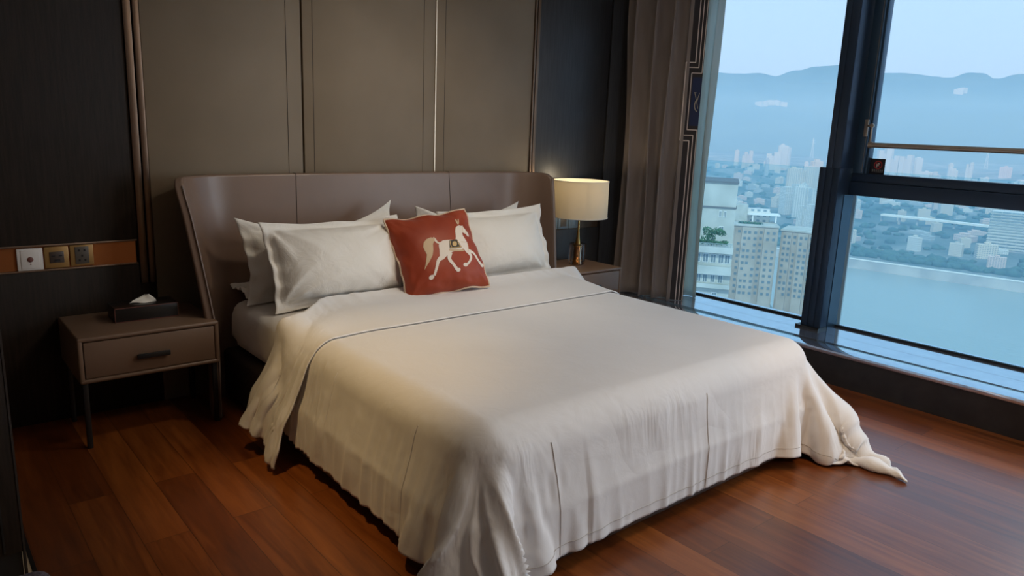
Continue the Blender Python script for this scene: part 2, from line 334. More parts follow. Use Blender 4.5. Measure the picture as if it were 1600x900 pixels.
# glass guard standing outside the windows
gd = empty('glass_balustrade', (5.2, 2.5, .2)); tag(gd, 'frameless tinted glass guard standing just outside the tall windows', 'glass guard')
local(box('glass_panel', 5.196, 5.204, 2.474, 5.2, .18, 1.302, M['guard_glass']), gd)
local(box('glass_panel', 5.196, 5.204, -2.5, 2.438, .18, 1.302, M['guard_glass']), gd)
local(box('edge_post', 5.190, 5.212, 2.440, 2.472, .1, 1.302, M['guard_post']), gd)
local(box('foot_rail', 5.16, 5.24, -2.5, 5.2, .02, .18, M['alu']), gd)
# warning sticker on the sash glass
st = box('warning_sticker', GX-.0065, GX-.0045, 2.188, 2.300, 1.292, 1.392, M['sticker']); tag(st, 'small black warning sticker with red ring at the foot of the sash', 'sticker')
def ringmesh(bm, cy, cz, r0, r1, X, n=28):
    a = [bm.verts.new((X, cy+r0*math.cos(6.2832*k/n), cz+r0*math.sin(6.2832*k/n))) for k in range(n)]
    b = [bm.verts.new((X, cy+r1*math.cos(6.2832*k/n), cz+r1*math.sin(6.2832*k/n))) for k in range(n)]
    for k in range(n): bm.faces.new((a[k], a[(k+1) % n], b[(k+1) % n], b[k]))
bm = bmesh.new(); ringmesh(bm, 2.232, 1.351, .021, .027, GX-.0068)
v = [bm.verts.new((GX-.0068, 2.232+dy, 1.351+dz)) for dy, dz in ((.017, .013), (.013, .017), (-.017, -.013), (-.013, -.017))]; bm.faces.new(v)
fin('prohibition_ring', bm, M['sticker_red'], st)
bm = bmesh.new(); ringmesh(bm, 2.228, 1.360, .0005, .006, GX-.0070, 12)
for a in ((2.236, 2.243, 1.335, 1.358), (2.226, 2.236, 1.346, 1.352)): addbox(bm, GX-.0071, GX-.0069, *a)
fin('pictogram', bm, M['sticker_white'], st)
bm = bmesh.new()
for k in range(6):      # a row of six small white characters, too small to read, above a finer line
    y0 = 2.268-k*.0125
    addbox(bm, GX-.0071, GX-.0069, y0-.0095, y0, 1.3185, 1.3200); addbox(bm, GX-.0071, GX-.0069, y0-.0095, y0, 1.3120, 1.3135); addbox(bm, GX-.0071, GX-.0069, y0-.0055, y0-.0040, 1.3105, 1.3215)
    addbox(bm, GX-.0071, GX-.0069, y0-.0100, y0+.0004, 1.3045, 1.3058)
fin('lettering', bm, M['sticker_white'], st)

# ------------------------------------------------------------------ wall sockets
def plate(name, cx, cz, w_, h_, m, yf, label, cat, group=None):
    t = empty(name, (cx, yf, cz)); tag(t, label, cat, group)
    bm = bmesh.new(); addbox(bm, -w_/2, w_/2, -.010, .004, -h_/2, h_/2, .003); fin('plate', bm, m, t, 35); return t
YS = WY+.010
t = plate('wall_switch', .462, .812, .104, .104, M['white_plastic'], YS, 'white square wall plate with round dark button on the copper strip', 'switch')
bm = bmesh.new(); addbox(bm, -.037, .037, -.013, -.009, -.044, .044, .002); fin('rocker', bm, M['white_plastic'], t, 35)
o = lathe('button', [(.0125, 0), (.0125, .003), (.010, .005)], M['rose_edge'], t, 24); o.rotation_euler = (R(90), 0, 0); o.location = (0, -.012, 0)
o = lathe('indicator', [(.003, 0), (.003, .002)], M['rose_edge'], t, 12); o.rotation_euler = (R(90), 0, 0); o.location = (0, -.0125, -.022)
t = plate('wall_socket', .570, .814, .100, .102, M['gold_plastic'], YS, 'gold wall plate with wide dark insert, middle of the three plates', 'socket')
bm = bmesh.new(); addbox(bm, -.030, .030, -.013, -.009, -.027, .027, .002); fin('insert', bm, M['socket_dark'], t, 35)
bm = bmesh.new()
for a in ((-.022, -.008, .004, .010), (.008, .022, .004, .010), (-.012, .012, -.020, -.010)): addbox(bm, a[0], a[1], -.0145, -.0125, a[2], a[3])
fin('port', bm, M['hole'], t)
t = plate('power_socket', .676, .816, .100, .102, M['gold_plastic'], YS, 'gold wall plate with tall grey five-hole socket nearest the bed', 'socket')
bm = bmesh.new(); addbox(bm, -.030, .030, -.013, -.009, -.042, .042, .002); fin('insert', bm, M['socket_grey'], t, 35)
bm = bmesh.new()
for cx, cz in ((-.012, .024), (.012, .024), (0, -.002), (-.012, -.024), (.012, -.024)): addbox(bm, cx-.004, cx+.004, -.0145, -.0125, cz-.005, cz+.005)
fin('hole', bm, M['hole'], t)
for k, (cx, lab) in enumerate(((3.800, 'blue-grey socket on the bronze strip nearest the headboard'), (3.912, 'blue-grey socket on the bronze strip partly behind the brass lamp stem'), (4.024, 'blue-grey socket on the bronze strip right of the brass lamp stem'))):
    t = plate('wall_socket', cx, .811, .106, .104, M['blue_grey'], WY+.008, lab, 'socket', 'sockets behind the bedside lamp')
    bm = bmesh.new(); addbox(bm, -.030, .030, -.013, -.009, -.034, .034, .002); fin('insert', bm, M['socket_grey' if k == 1 else 'blue_grey'], t, 35)

# ------------------------------------------------------------------ nightstands
def nightstand(x0, x1, label):
    t = empty('nightstand', ((x0+x1)/2, 3.81, 0)); tag(t, label, 'nightstand')
    W = (x1-x0)/2; y0, y1 = 3.58-3.81, WY-.012-3.81; z0, z1 = .312, .525
    bm = bmesh.new(); th = .021
    addbox(bm, -W, W, y0, y1, z1-th, z1, .009, 3); addbox(bm, -W, W, y0, y1, z0, z0+th, .009, 3)
    addbox(bm, -W, -W+th, y0+.001, y1, z0+.006, z1-.006, .007, 3); addbox(bm, W-th, W, y0+.001, y1, z0+.006, z1-.006, .007, 3)
    addbox(bm, -W+.01, W-.01, y1-.02, y1-.002, z0+.01, z1-.01)
    fin('carcass', bm, M['ns_leather'], t, 40)
    bm = bmesh.new(); addbox(bm, -W+th+.003, W-th-.003, y0+.002, y0+.026, z0+th+.003, z1-th-.003, .003, 2); addbox(bm, -W+th+.02, W-th-.02, y0+.02, y1-.05, z0+th+.008, z1-th-.04)
    d = fin('drawer', bm, M['ns_leather'], t, 35)
    bm = bmesh.new(); addbox(bm, -.072, .072, y0-.022, y0-.010, .397, .420, .003); addbox(bm, -.060, -.045, y0-.012, y0+.004, .401, .416); addbox(bm, .045, .060, y0-.012, y0+.004, .401, .416)
    fin('handle', bm, M['black'], d, 35)
    for sx in (-1, 1):
        for yy in (y0+.03, y1-.05):
            bm = bmesh.new(); cx = sx*(W-.022); addbox(bm, cx-.011, cx+.011, yy-.011, yy+.011, 0, z0+.002, .002); fin('leg', bm, M['black'], t, 35)
    return t
nightstand(.548, 1.158, 'taupe leather nightstand left of the bed with black drawer handle')
nightstand(3.475, 4.085, 'taupe leather nightstand right of the bed carrying the brass lamp')
# tissue box
tb = empty('tissue_box', (.885, 3.845, .525)); tag(tb, 'flat black tissue box with rose-brown edges on the left nightstand', 'tissue box')
bm = bmesh.new(); addbox(bm, -.142, .142, -.075, .075, 0, .072, .004, 2); fin('case', bm, M['black_box'], tb, 35)
bm = bmesh.new()
for z in (.003, .069): addbox(bm, -.142, .142, -.0765, -.0745, z-.0014, z+.0014)
for xx in (-.141, .141): addbox(bm, xx-.0014, xx+.0014, -.0765, -.0745, .002, .070)
addbox(bm, .1412, .1428, -.075, .075, .0676, .0704)
fin('edging', bm, M['rose_edge'], tb)
bm = bmesh.new(); ringv = []
for j, (s, z) in enumerate(((1, .0725), (.85, .080), (.55, .092), (.18, .108))):
    ringv.append([bm.verts.new((.062*s*math.cos(a)+.01*j*.6, .014*s*math.sin(a)*(1+.5*math.sin(3*a+j))+.003*j*math.sin(2*a), z+.004*math.sin(2*a+j))) for a in [6.2832*k/24 for k in range(24)]])
for j in range(3):
    for k in range(24): bm.faces.new((ringv[j][k], ringv[j][(k+1) % 24], ringv[j+1][(k+1) % 24], ringv[j+1][k]))
bm.faces.new(ringv[-1]); fin('tissue', bm, M['tissue'], tb, 60)

# ------------------------------------------------------------------ bedside lamp
LX, LY, LZ = 3.868, 3.84, .525
tl = empty('table_lamp', (LX, LY, LZ)); tag(tl, 'table lamp with cream drum shade and brass stem in smoked glass', 'lamp')
tl_n = 56
bm = bmesh.new(); rr = []
for r_, z in ((.206, .352), (.203, .620), (.200, .620), (.203, .352)): rr.append([bm.verts.new((r_*math.cos(6.283185*k/tl_n), r_*math.sin(6.283185*k/tl_n), z)) for k in range(tl_n)])
for i in range(4):
    for k in range(tl_n): bm.faces.new((rr[i][k], rr[i][(k+1) % tl_n], rr[(i+1) % 4][(k+1) % tl_n], rr[(i+1) % 4][k]))
sh = fin('lamp_shade', bm, M['shade'], tl, 40)
for z, r0 in ((.354, .2065), (.618, .2038)):
    bm = bmesh.new(); addtube(bm, [(r0*math.cos(6.283185*k/48), r0*math.sin(6.283185*k/48), z) for k in range(49)], .0028, 6, False); fin('trim_ring', bm, M['tissue'], sh, 60)
lathe('stem', [(.030, .004), (.030, .030), (.026, .036), (.022, .08), (.024, .13), (.020, .16), (.013, .20), (.008, .25), (.0065, .32), (.0065, .44)], M['brass'], tl, 32)
lathe('glass_body', [(.052, .0), (.058, .004), (.060, .03), (.061, .150), (.0600, .155), (.030, .152), (.020, .140), (.0245, .13), (.0235, .08), (.0265, .034), (.0305, .028), (.0305, .003)], M['smoked_glass'], tl, 40)
lathe('foot', [(.050, .0005), (.054, .001), (.054, .003), (.033, .0035)], M['black'], tl, 40)
bm = bmesh.new()
for a in (0, 2.094, 4.189): addtube(bm, [(0, 0, .44), (.2*math.cos(a), .2*math.sin(a), .60)], .002, 6)
fin('spider', bm, M['brass'], tl, 50)
bulb_glow = bpy.data.lights.new('bedside_bulb', 'POINT'); bulb_glow.energy = 2.2; bulb_glow.color = (1, .84, .60); bulb_glow.shadow_soft_size = .03
bo = bpy.data.objects.new('bedside_bulb', bulb_glow); COL.objects.link(bo); bo.location = (LX, LY, LZ+.58)
lathe('bulb', [(.004, .43), (.014, .45), (.030, .49), (.028, .52), (.012, .54), (.002, .545)], M['white_plastic'], tl, 24)

# ------------------------------------------------------------------ bed: base and winged headboard
bed = empty('bed', (2.3, 2.8, 0)); tag(bed, 'large double bed with winged taupe leather headboard and dark base', 'bed')
local(box('base', 1.272, 3.336, 1.626, 3.90, .03, .290, M['base_leather'], bev=.03, seg=3), bed)
local(box('plinth', 1.32, 3.29, 1.70, 3.88, 0, .04, M['black']), bed)
# headboard surface: s along the wings and the back, z up; wings lean outward towards the top
HB0, HB1 = 1.155, 3.445; HC = (HB0+HB1)/2
def hb_path(s, z):
    """inner face of the headboard in plan; s in -1..1"""
    q = z/1.2; a = abs(s)
    tipx = HB0 + .008 - .082*smooth01((z-.45)/.85) if z > .45 else HB0+.008
    tipx = HB0+.010-.080*max(0, (z-.40)/.8)**1.15
    tipy = 3.615+.165*max(0, (z-.40)/.8)**1.1
    backy = 3.900+.075*q; cornx = tipx+.10+.20*q
    half = HC-cornx
    bx = 1-.24
    if a < bx: p = Vector((half*a/bx, backy))
    else:
        t = (a-bx)/(1-bx); P0 = Vector((half, backy)); P1 = Vector((HC-tipx-.05, backy+.0)); P2 = Vector((HC-tipx, tipy))
        p = P0*(1-t)**2+P1*2*t*(1-t)+P2*t*t
    return HC+math.copysign(p.x, s), p.y
def hb_shell(s0, s1, z1=1.2, th=.042, ns=80, nz=26):
    bm = bmesh.new(); F, B = [], []
    for j in range(nz+1):
        z = z1*j/nz; fr, bk = [], []
        for i in range(ns+1):
            s = s0+(s1-s0)*i/ns
            x, y = hb_path(s, z); xa, ya = hb_path(max(-1, s-.004), z); xb, yb = hb_path(min(1, s+.004), z)
            t = Vector((xb-xa, yb-ya)).normalized(); n = Vector((-t.y, t.x))
            zz = z
            e_ = smooth01((abs(s)-.955)/.045)            # top corners rounded off
            zz = z-(.035*e_*e_)*smooth01((z-1.0)/.2)
            zz += .006*(1-s*s)*smooth01((z-.9)/.3)
            pf = .006*math.sin(math.pi*min(1, max(0, z/z1)))
            fr.append(bm.verts.new((x, y-pf, zz))); bk.append(bm.verts.new((x+n.x*th, min(y+n.y*th, WY-.018), zz)))
        F.append(fr); B.append(bk)
    for j in range(nz):
        for i in range(ns):
            bm.faces.new((F[j][i], F[j][i+1], F[j+1][i+1], F[j+1][i])); bm.faces.new((B[j][i+1], B[j][i], B[j+1][i], B[j+1][i+1]))
        bm.faces.new((B[j][0], F[j][0], F[j+1][0], B[j+1][0])); bm.faces.new((F[j][ns], B[j][ns], B[j+1][ns], F[j+1][ns]))
    for i in range(ns):
        bm.faces.new((F[nz][i], F[nz][i+1], B[nz][i+1], B[nz][i])); bm.faces.new((B[0][i], B[0][i+1], F[0][i+1], F[0][i]))
    return bm
bm = hb_shell(-1, 1)
hb = fin('headboard', bm, M['leather'], None, 55); local(hb, bed)
bv = hb.modifiers.new('soft_edge', 'BEVEL'); bv.width = .010; bv.segments = 3; bv.limit_method = 'ANGLE'; bv.angle_limit = R(50)
def hb_pt(s, z, off=0):
    x, y = hb_path(s, z); e_ = smooth01((abs(s)-.955)/.045); zz = z-(.035*e_*e_)*smooth01((z-1.0)/.2)+.006*(1-s*s)*smooth01((z-.9)/.3)
    return Vector((x, y-.006*math.sin(math.pi*min(1, z/1.2))-off, zz))
def s_at_x(xt):
    lo, hi = -1, 1
    for _ in range(40):
        md = (lo+hi)/2
        if hb_path(md, 1.1)[0] < xt: lo = md
        else: hi = md
    return lo
for xt in (1.742, 2.790):
    s = s_at_x(xt); pts = [hb_pt(s, z, .0005) for z in np.linspace(.55, 1.199, 24)]
    last = pts[-1]; pts += [last+Vector((0, .02, .002)), last+Vector((0, .042, 0))]
    o = tube('seam', pts, .0020, M['leather_seam'], None, 6); o.parent = hb
for sg in (-1, 1):       # piping along the front edge of each wing and over the top
    pts = [hb_pt(sg, z) + Vector((-sg*-.004, -.001, 0)) for z in np.linspace(.01, 1.2, 50)]
    o = tube('piping', pts, .0048, M['piping'], None, 8); o.parent = hb
# ------------------------------------------------------------------ mattress with fitted sheet
def soft_box(x0, x1, y0, y1, z0, z1, rad, nx=60, ny=60, nz=10):
    bm = bmesh.new(); bmesh.ops.create_cube(bm, size=1)
    for v in bm.verts: v.co = Vector(((x0+x1)/2+v.co.x*(x1-x0), (y0+y1)/2+v.co.y*(y1-y0), (z0+z1)/2+v.co.z*(z1-z0)))
    bmesh.ops.bevel(bm, geom=bm.edges[:], offset=rad, segments=5, affect='EDGES', profile=.6)
    return bm
bm = soft_box(1.300, 3.300, 1.66, 3.885, .29, .560, .115)
bmesh.ops.subdivide_edges(bm, edges=[ed for ed in bm.edges if ed.calc_length() > .3], cuts=36, use_grid_fill=True)
for v in bm.verts:
    f_ = (.006*math.sin(v.co.y*38+3*math.sin(v.co.z*17))+.004*math.sin(v.co.y*71+v.co.z*30)) * smooth01((.56-v.co.z)/.1)
    if v.co.x < 1.34: v.co.x -= f_
    v.co.z += .003*math.sin(v.co.x*21+v.co.y*13)*math.sin(v.co.y*17) if v.co.z > .5 else 0
mt = fin('mattress', bm, M['sheet'], smooth=180); tag(mt, 'mattress in white fitted sheet showing at the left head corner of the bed', 'mattress')

# ------------------------------------------------------------------ duvet (draped cover, vertex grid)
GNX, GNY = 116, 85
# vertex grid of the draped duvet in millimetres, written as differences along both directions (x, then y, then z)
DRAPE = [
1031,26,26,27,27,27,27,28,26,27,22,17,12,9,5,10,2,15,19,25,26,24,16,21,25,26,23,16,24,27,26,23,26,25,24,26,25,26,25,26,25,26,25,26,25,26,25,26,26,25,26,25,26,25,26,25,26,26,26,25,26,26,26,25,26,25,26,25,26,25,26,25,26,25,25,26,25,26,25,
26,25,27,20,15,20,28,27,20,13,19,23,25,25,19,9,0,-3,7,16,21,22,20,21,19,19,20,19,23,20,22,0,-21,-20,-22,-18,-15,-1,0,1,-1,0,1,0,-2,1,-6,2,5,4,1,2,-11,10,-9,0,-2,0,0,3,-1,0,0,0,1,1,-1,1,0,0,0,1,-1,1,-1,1,-1,1,-1,1,0,0,0,0,0,-1,1,-1,1,0,
0,0,0,0,0,0,0,0,0,0,0,0,0,0,1,-1,1,-1,1,-1,1,0,0,0,-1,1,-1,1,-1,3,0,1,-2,0,1,1,1,1,0,-1,-2,-3,-5,6,9,6,0,-1,1,-1,1,0,0,-1,-11,-1,-1,-19,5,-1,1,-1,13,1,-1,-1,1,0,-1,0,1,0,0,-11,2,5,6,2,1,-9,3,-2,-1,-2,1,2,0,0,0,-1,3,1,-1,-1,1,0,0,0,1,-1,
1,-1,1,0,0,0,-1,1,-1,1,-1,1,0,0,0,0,0,0,1,-1,0,0,0,0,0,0,0,0,1,-1,0,0,0,0,0,1,-1,0,0,0,1,0,0,0,0,1,1,0,0,-1,0,2,2,0,0,-1,-3,-4,4,8,4,-1,0,1,1,0,0,0,-3,-8,6,4,-21,0,-6,1,1,4,14,0,1,-1,0,0,0,1,0,-1,-1,-8,-4,3,6,4,4,-3,-3,-2,-1,1,0,1,0,0,
0,-1,3,-1,1,0,0,0,0,0,0,1,-1,1,0,-1,1,-1,1,0,0,0,0,0,0,0,0,0,0,0,0,0,0,0,0,0,0,0,0,0,0,1,-1,1,-1,1,-1,0,0,1,0,0,0,-1,1,-1,0,2,1,1,-1,-1,1,0,0,3,1,-2,-4,-3,8,6,1,0,-1,0,0,1,0,-2,-8,7,6,-13,-15,-1,1,1,-1,13,9,1,0,0,-1,1,0,-1,-1,-1,-1,-1,
-7,-1,2,6,6,0,-3,-3,0,-1,0,1,1,0,0,0,1,1,0,-1,1,0,0,1,-1,0,1,-1,0,1,0,0,0,-1,1,0,0,0,-1,1,0,0,0,0,0,0,0,0,0,0,0,0,1,-1,0,0,1,-1,1,-1,1,-1,1,-1,0,1,-1,1,0,0,0,0,2,-1,1,0,0,0,3,-1,1,-2,-5,3,7,3,1,-2,-1,1,0,0,-1,0,1,6,-8,-17,-5,0,1,-1,5,
15,1,2,-1,1,0,-2,0,0,-1,-3,2,6,-10,-5,-1,4,6,5,-3,-2,-2,0,0,2,-1,1,-2,2,1,0,-1,1,0,-1,1,0,0,0,0,1,0,-1,0,1,0,0,0,-1,1,0,0,0,0,-1,1,0,0,0,0,0,0,0,0,0,0,1,0,-1,0,0,0,1,-1,1,-1,1,0,-1,1,0,0,0,0,0,3,-1,-1,1,0,1,1,0,-1,-2,-3,7,5,2,-2,-3,2,0,
0,-2,-5,-1,14,-4,-15,-9,0,-1,0,0,13,9,1,2,1,-1,0,0,-1,-4,-1,0,-1,4,0,-8,-2,-1,5,7,2,-4,-2,0,0,2,-1,1,-1,1,0,0,0,0,0,1,0,0,1,-1,0,0,0,1,0,0,0,0,0,0,0,-1,1,0,0,0,0,0,0,0,0,0,1,-1,0,0,0,0,0,0,0,1,-1,0,1,-1,1,-1,0,1,0,0,0,1,-1,0,2,0,0,-1,0,
3,0,0,-1,-4,1,7,4,0,-4,-2,3,0,0,-3,2,7,-2,-12,-11,-3,0,0,0,3,17,1,-1,3,-1,1,0,-2,-3,-1,-2,-1,1,3,5,-6,-7,-2,2,6,6,-3,-4,1,1,0,0,1,-1,1,1,-1,1,-1,1,-1,0,0,0,2,-1,0,0,0,0,0,0,1,-1,1,0,0,0,0,0,0,0,0,0,0,0,0,0,1,0,0,0,-1,0,1,0,-1,1,0,-1,1,
-1,1,0,0,0,0,0,0,0,0,1,1,0,0,-2,4,0,0,-2,-5,6,7,0,-3,-8,8,1,0,-2,1,6,0,-9,-12,-6,0,-1,0,0,11,11,-1,1,2,1,0,-2,-1,-2,-1,-2,-1,-1,2,5,1,-6,-6,-1,4,7,2,-4,-1,0,0,2,-1,1,1,-1,0,0,1,-1,1,0,0,1,-1,1,-1,0,0,0,0,0,0,1,-1,0,1,0,-1,1,0,0,0,0,1,
-1,0,0,0,0,0,0,1,0,-1,0,1,0,-1,1,0,0,0,0,0,0,0,0,0,1,-1,1,1,-1,1,0,2,0,0,-3,-3,10,1,-2,-9,9,1,-1,0,-2,5,2,-5,-12,-7,-3,0,0,1,-2,21,-1,1,1,4,-1,-2,-3,-3,0,0,0,-1,-1,-1,3,6,-2,-5,-5,0,6,8,-4,-2,0,0,1,-1,0,0,1,0,0,0,1,0,0,0,0,0,0,0,0,0,0,
0,0,0,0,1,0,-1,0,1,-1,1,0,0,0,0,1,-1,0,0,0,0,0,0,1,0,0,0,0,1,-1,0,1,0,0,0,0,0,0,0,-1,1,-1,2,0,0,1,0,0,0,-8,10,4,-3,-5,4,4,0,-2,-1,3,2,-1,-9,-10,-6,0,0,2,-1,7,10,0,2,0,6,-7,-1,-7,-1,1,0,1,1,0,0,1,3,4,-3,-5,-3,2,6,4,-5,0,-1,1,0,1,0,-1,1,
0,0,1,0,0,0,-1,0,0,1,0,0,0,-1,0,0,1,0,0,1,0,0,0,0,0,0,0,0,0,1,0,-1,1,-1,1,0,-1,1,0,0,0,0,1,-1,1,-1,0,0,0,0,1,-1,1,0,0,1,0,0,1,0,1,-3,0,7,-1,-3,-1,5,1,0,-1,-1,3,0,-8,-11,-6,-2,1,1,-1,2,18,-2,1,0,1,17,-14,-9,-1,-2,-2,0,0,1,1,1,0,2,4,5,-6,
-5,-2,4,8,-3,-2,-1,1,0,0,0,1,0,0,0,0,0,0,1,0,-1,0,0,0,0,0,1,0,0,0,0,0,0,1,-1,1,-1,1,0,0,0,0,0,0,1,-1,1,0,-1,1,0,0,0,0,0,0,1,-1,1,0,0,0,0,0,1,-1,0,0,1,0,0,1,0,0,-6,8,2,-2,-3,3,3,1,-1,0,2,0,-6,-10,-9,-3,2,1,-2,0,11,10,-1,1,-1,1,21,-5,-10,
-4,-6,-5,-2,-1,0,1,1,2,-2,3,5,4,-7,-3,0,5,2,-2,0,1,-1,1,0,0,0,0,0,0,0,0,-1,1,0,1,-1,1,-1,1,-1,1,0,-1,1,0,0,0,1,-1,1,0,0,0,0,0,0,1,-1,1,0,-1,1,0,0,0,0,1,-1,1,0,0,0,0,0,1,0,-1,0,1,-1,1,-1,2,0,1,0,-2,2,3,-2,-2,1,4,0,0,-1,2,0,-3,-9,-12,-4,
1,2,-2,1,8,9,3,1,-1,1,-1,24,-2,-5,-7,-5,-6,-6,-3,-2,0,1,2,2,-5,3,7,1,-5,-2,1,5,-1,0,0,0,1,-1,0,0,0,0,0,0,1,-1,0,1,-1,1,0,0,0,1,0,-1,1,-1,1,0,0,0,1,0,0,-1,1,0,1,-1,0,1,0,-1,1,0,0,0,1,-1,0,1,0,0,1,-1,1,0,-1,0,1,0,0,1,0,0,0,0,1,-1,-1,3,0,
-1,-1,3,1,0,0,1,0,-2,-8,-12,-7,1,2,-1,2,7,8,5,0,-1,1,0,0,25,-1,-2,-4,-6,-6,-6,-5,-4,-2,-1,1,4,1,1,1,3,-2,-4,-1,2,2,0,0,1,0,0,0,0,1,-1,0,0,0,1,0,-1,1,0,0,1,-1,0,0,1,0,0,0,0,0,0,0,0,0,1,0,0,0,0,0,0,0,1,0,0,0,0,0,1,0,0,0,0,0,0,0,0,1,0,-1,
0,1,0,0,1,0,0,0,1,0,1,1,-2,1,2,0,0,0,1,-2,-5,-12,-10,1,0,-1,4,7,7,5,1,-1,1,-1,0,0,25,0,0,-1,-3,-4,-7,-7,-6,-5,-3,-2,2,7,-1,0,3,0,-3,-2,1,1,0,1,-1,0,1,1,-1,0,1,0,0,0,0,0,1,0,0,0,0,1,0,0,0,0,0,0,0,0,0,1,0,0,0,0,0,0,1,0,0,0,0,0,0,0,0,0,0,
1,0,0,0,0,1,0,0,0,0,1,0,0,0,1,0,0,0,1,-1,1,1,-2,0,2,1,-1,1,0,-3,-4,-9,-10,-1,-2,1,7,7,8,5,0,-2,-1,0,0,0,0,25,1,-1,0,0,-2,-3,-7,-7,-6,-6,-4,-3,1,2,2,3,2,0,-2,-2,1,0,1,1,0,0,0,1,0,0,0,0,0,0,1,-1,1,0,0,0,0,0,0,0,1,0,0,0,1,0,-1,0,0,0,1,-1,
1,0,0,0,1,-1,1,0,0,0,1,0,-1,0,1,0,0,0,1,0,0,0,0,0,0,0,1,0,1,0,1,0,1,-1,0,0,1,0,1,0,-3,-4,-7,-10,-4,0,4,10,10,6,2,0,-2,-5,-2,0,0,0,0,22,1,2,0,0,0,-1,-1,-5,-8,-5,-6,-5,-4,-2,1,3,4,0,-1,-1,-1,0,1,0,1,1,0,0,1,-1,1,0,1,-1,0,1,0,-1,1,0,1,-1,
1,0,0,0,0,0,0,0,0,0,1,0,-1,1,0,0,0,0,0,1,0,0,0,0,0,0,1,0,0,0,1,0,0,0,0,0,1,0,1,-1,0,0,1,0,1,1,0,0,-1,1,1,0,-1,-4,-3,-6,-9,-5,0,8,11,3,-1,1,5,-6,1,0,0,0,0,0,0,19,1,1,1,1,1,1,-1,0,-3,-7,-6,-5,-5,-5,-3,0,2,2,0,-2,1,1,0,1,1,-1,1,0,0,1,0,0,
0,1,0,0,0,1,0,-1,0,1,0,0,0,0,1,0,-1,0,1,0,-1,0,1,0,0,0,0,0,0,0,0,0,1,0,0,0,0,0,0,1,0,0,0,0,1,0,0,0,0,1,0,0,1,0,1,0,1,1,0,-1,0,-2,-3,-4,-6,-6,-4,-1,12,7,0,0,0,7,-4,-2,-1,1,2,-1,0,0,0,14,0,1,1,1,1,2,2,1,1,-2,-5,-6,-5,-4,-4,-3,-1,-1,0,1,0,
0,1,0,1,0,1,0,0,0,1,0,0,0,0,0,0,0,0,1,0,0,0,0,0,0,0,0,1,0,-1,0,1,0,0,0,0,0,1,0,0,0,0,0,0,0,0,0,0,1,0,-1,0,1,0,0,0,1,0,0,1,0,1,0,0,0,0,1,1,0,0,-1,-3,-3,-4,-5,-6,-3,1,8,8,1,0,0,10,-5,-6,1,0,2,0,-1,0,0,1,5,1,0,1,1,1,1,2,2,4,3,0,-3,-4,-4,
-5,-5,-3,-2,0,0,1,0,1,-1,1,0,0,0,1,0,0,0,0,0,1,0,0,0,0,0,0,1,0,0,0,0,0,0,-1,0,1,0,0,0,0,0,0,0,0,0,0,0,0,0,0,1,0,0,0,-1,1,0,1,-1,1,0,0,-1,1,0,0,0,1,0,0,1,0,0,1,-1,2,-2,-3,-5,-5,-5,-3,2,6,7,1,1,5,10,-7,-8,-3,2,1,2,-1,0,0,0,-1,0,0,0,0,0,0,
0,0,0,1,10,5,2,-1,-2,-5,-5,-6,-2,1,0,0,0,0,0,0,0,0,1,0,0,0,0,0,0,0,0,0,0,0,1,0,-1,0,0,0,0,0,0,1,0,0,0,0,0,0,0,0,0,0,1,0,0,0,0,0,-1,1,0,0,0,0,0,0,0,0,0,1,0,0,0,0,0,0,0,0,0,1,-1,1,0,0,1,-3,-5,-5,-1,3,3,3,1,1,6,3,-9,-7,-1,4,3,1,1,0,-1,-1,
0,1,0,0,0,0,0,0,0,0,0,3,-4,3,3,2,-1,0,-3,-2,0,-1,0,1,-1,0,0,0,0,0,-1,0,0,0,0,1,0,-1,0,1,0,0,-1,1,0,0,0,0,0,0,0,0,0,0,0,0,0,0,0,1,0,0,-1,0,0,1,0,0,0,-1,0,1,0,0,0,-1,1,-1,0,0,0,0,1,0,0,-1,0,1,-1,0,1,-1,0,0,0,0,0,0,1,1,-1,-1,0,-3,-3,-9,-1,
4,8,4,1,0,1,-1,-1,0,0,0,-4,1,1,1,1,0,0,0,0,2,1,-1,-1,0,0,0,-1,1,2,1,0,-2,1,-1,0,-1,0,0,0,0,0,0,0,-1,0,1,0,-1,0,1,0,-1,0,0,0,0,0,1,-1,1,0,0,0,0,0,0,0,-1,0,0,1,0,0,-1,0,0,0,1,0,-1,0,0,0,1,-1,0,1,-1,0,0,-1,0,1,0,0,-1,0,0,-1,-1,1,0,0,0,1,0,
0,0,0,0,-1,1,0,1,1,5,-4,-2,1,1,-1,0,-1,0,0,-1,-13,1,2,2,2,3,3,0,0,-5,-2,0,2,3,1,1,1,1,0,0,1,0,-1,0,0,0,0,-1,0,0,0,-1,0,1,0,-1,0,0,1,-1,0,0,0,1,0,0,0,-1,1,-1,0,0,0,0,0,0,0,0,0,1,-1,0,0,0,0,1,0,-1,0,0,1,-1,0,0,0,0,-1,1,0,0,0,0,-1,0,0,0,0,
-1,0,0,0,-1,1,1,0,0,0,0,0,0,0,0,1,4,1,-8,1,2,1,1,0,-1,-1,-1,1,0,-21,2,1,2,2,3,2,6,4,3,0,0,-1,-3,1,0,0,0,1,0,1,0,0,-1,0,0,0,0,0,-1,0,0,0,0,0,0,0,0,-1,0,1,0,0,-1,0,0,0,0,0,0,0,0,0,0,0,0,0,1,0,-1,0,0,0,1,0,-1,0,0,0,0,0,0,0,-1,0,1,0,0,0,-1,
0,0,0,0,0,-1,0,0,0,0,0,0,0,1,1,0,0,-1,1,0,0,-1,0,-3,-2,3,2,1,1,0,0,-1,0,0,-1,0,-10,2,1,0,-1,-1,1,-1,2,2,1,1,1,2,0,0,1,1,0,0,0,0,0,0,0,-1,0,0,0,0,0,0,0,0,-1,1,0,0,0,0,-1,0,0,0,0,0,0,0,0,0,0,0,0,0,0,1,0,-1,0,0,0,0,0,0,0,0,0,0,0,0,-1,1,0,
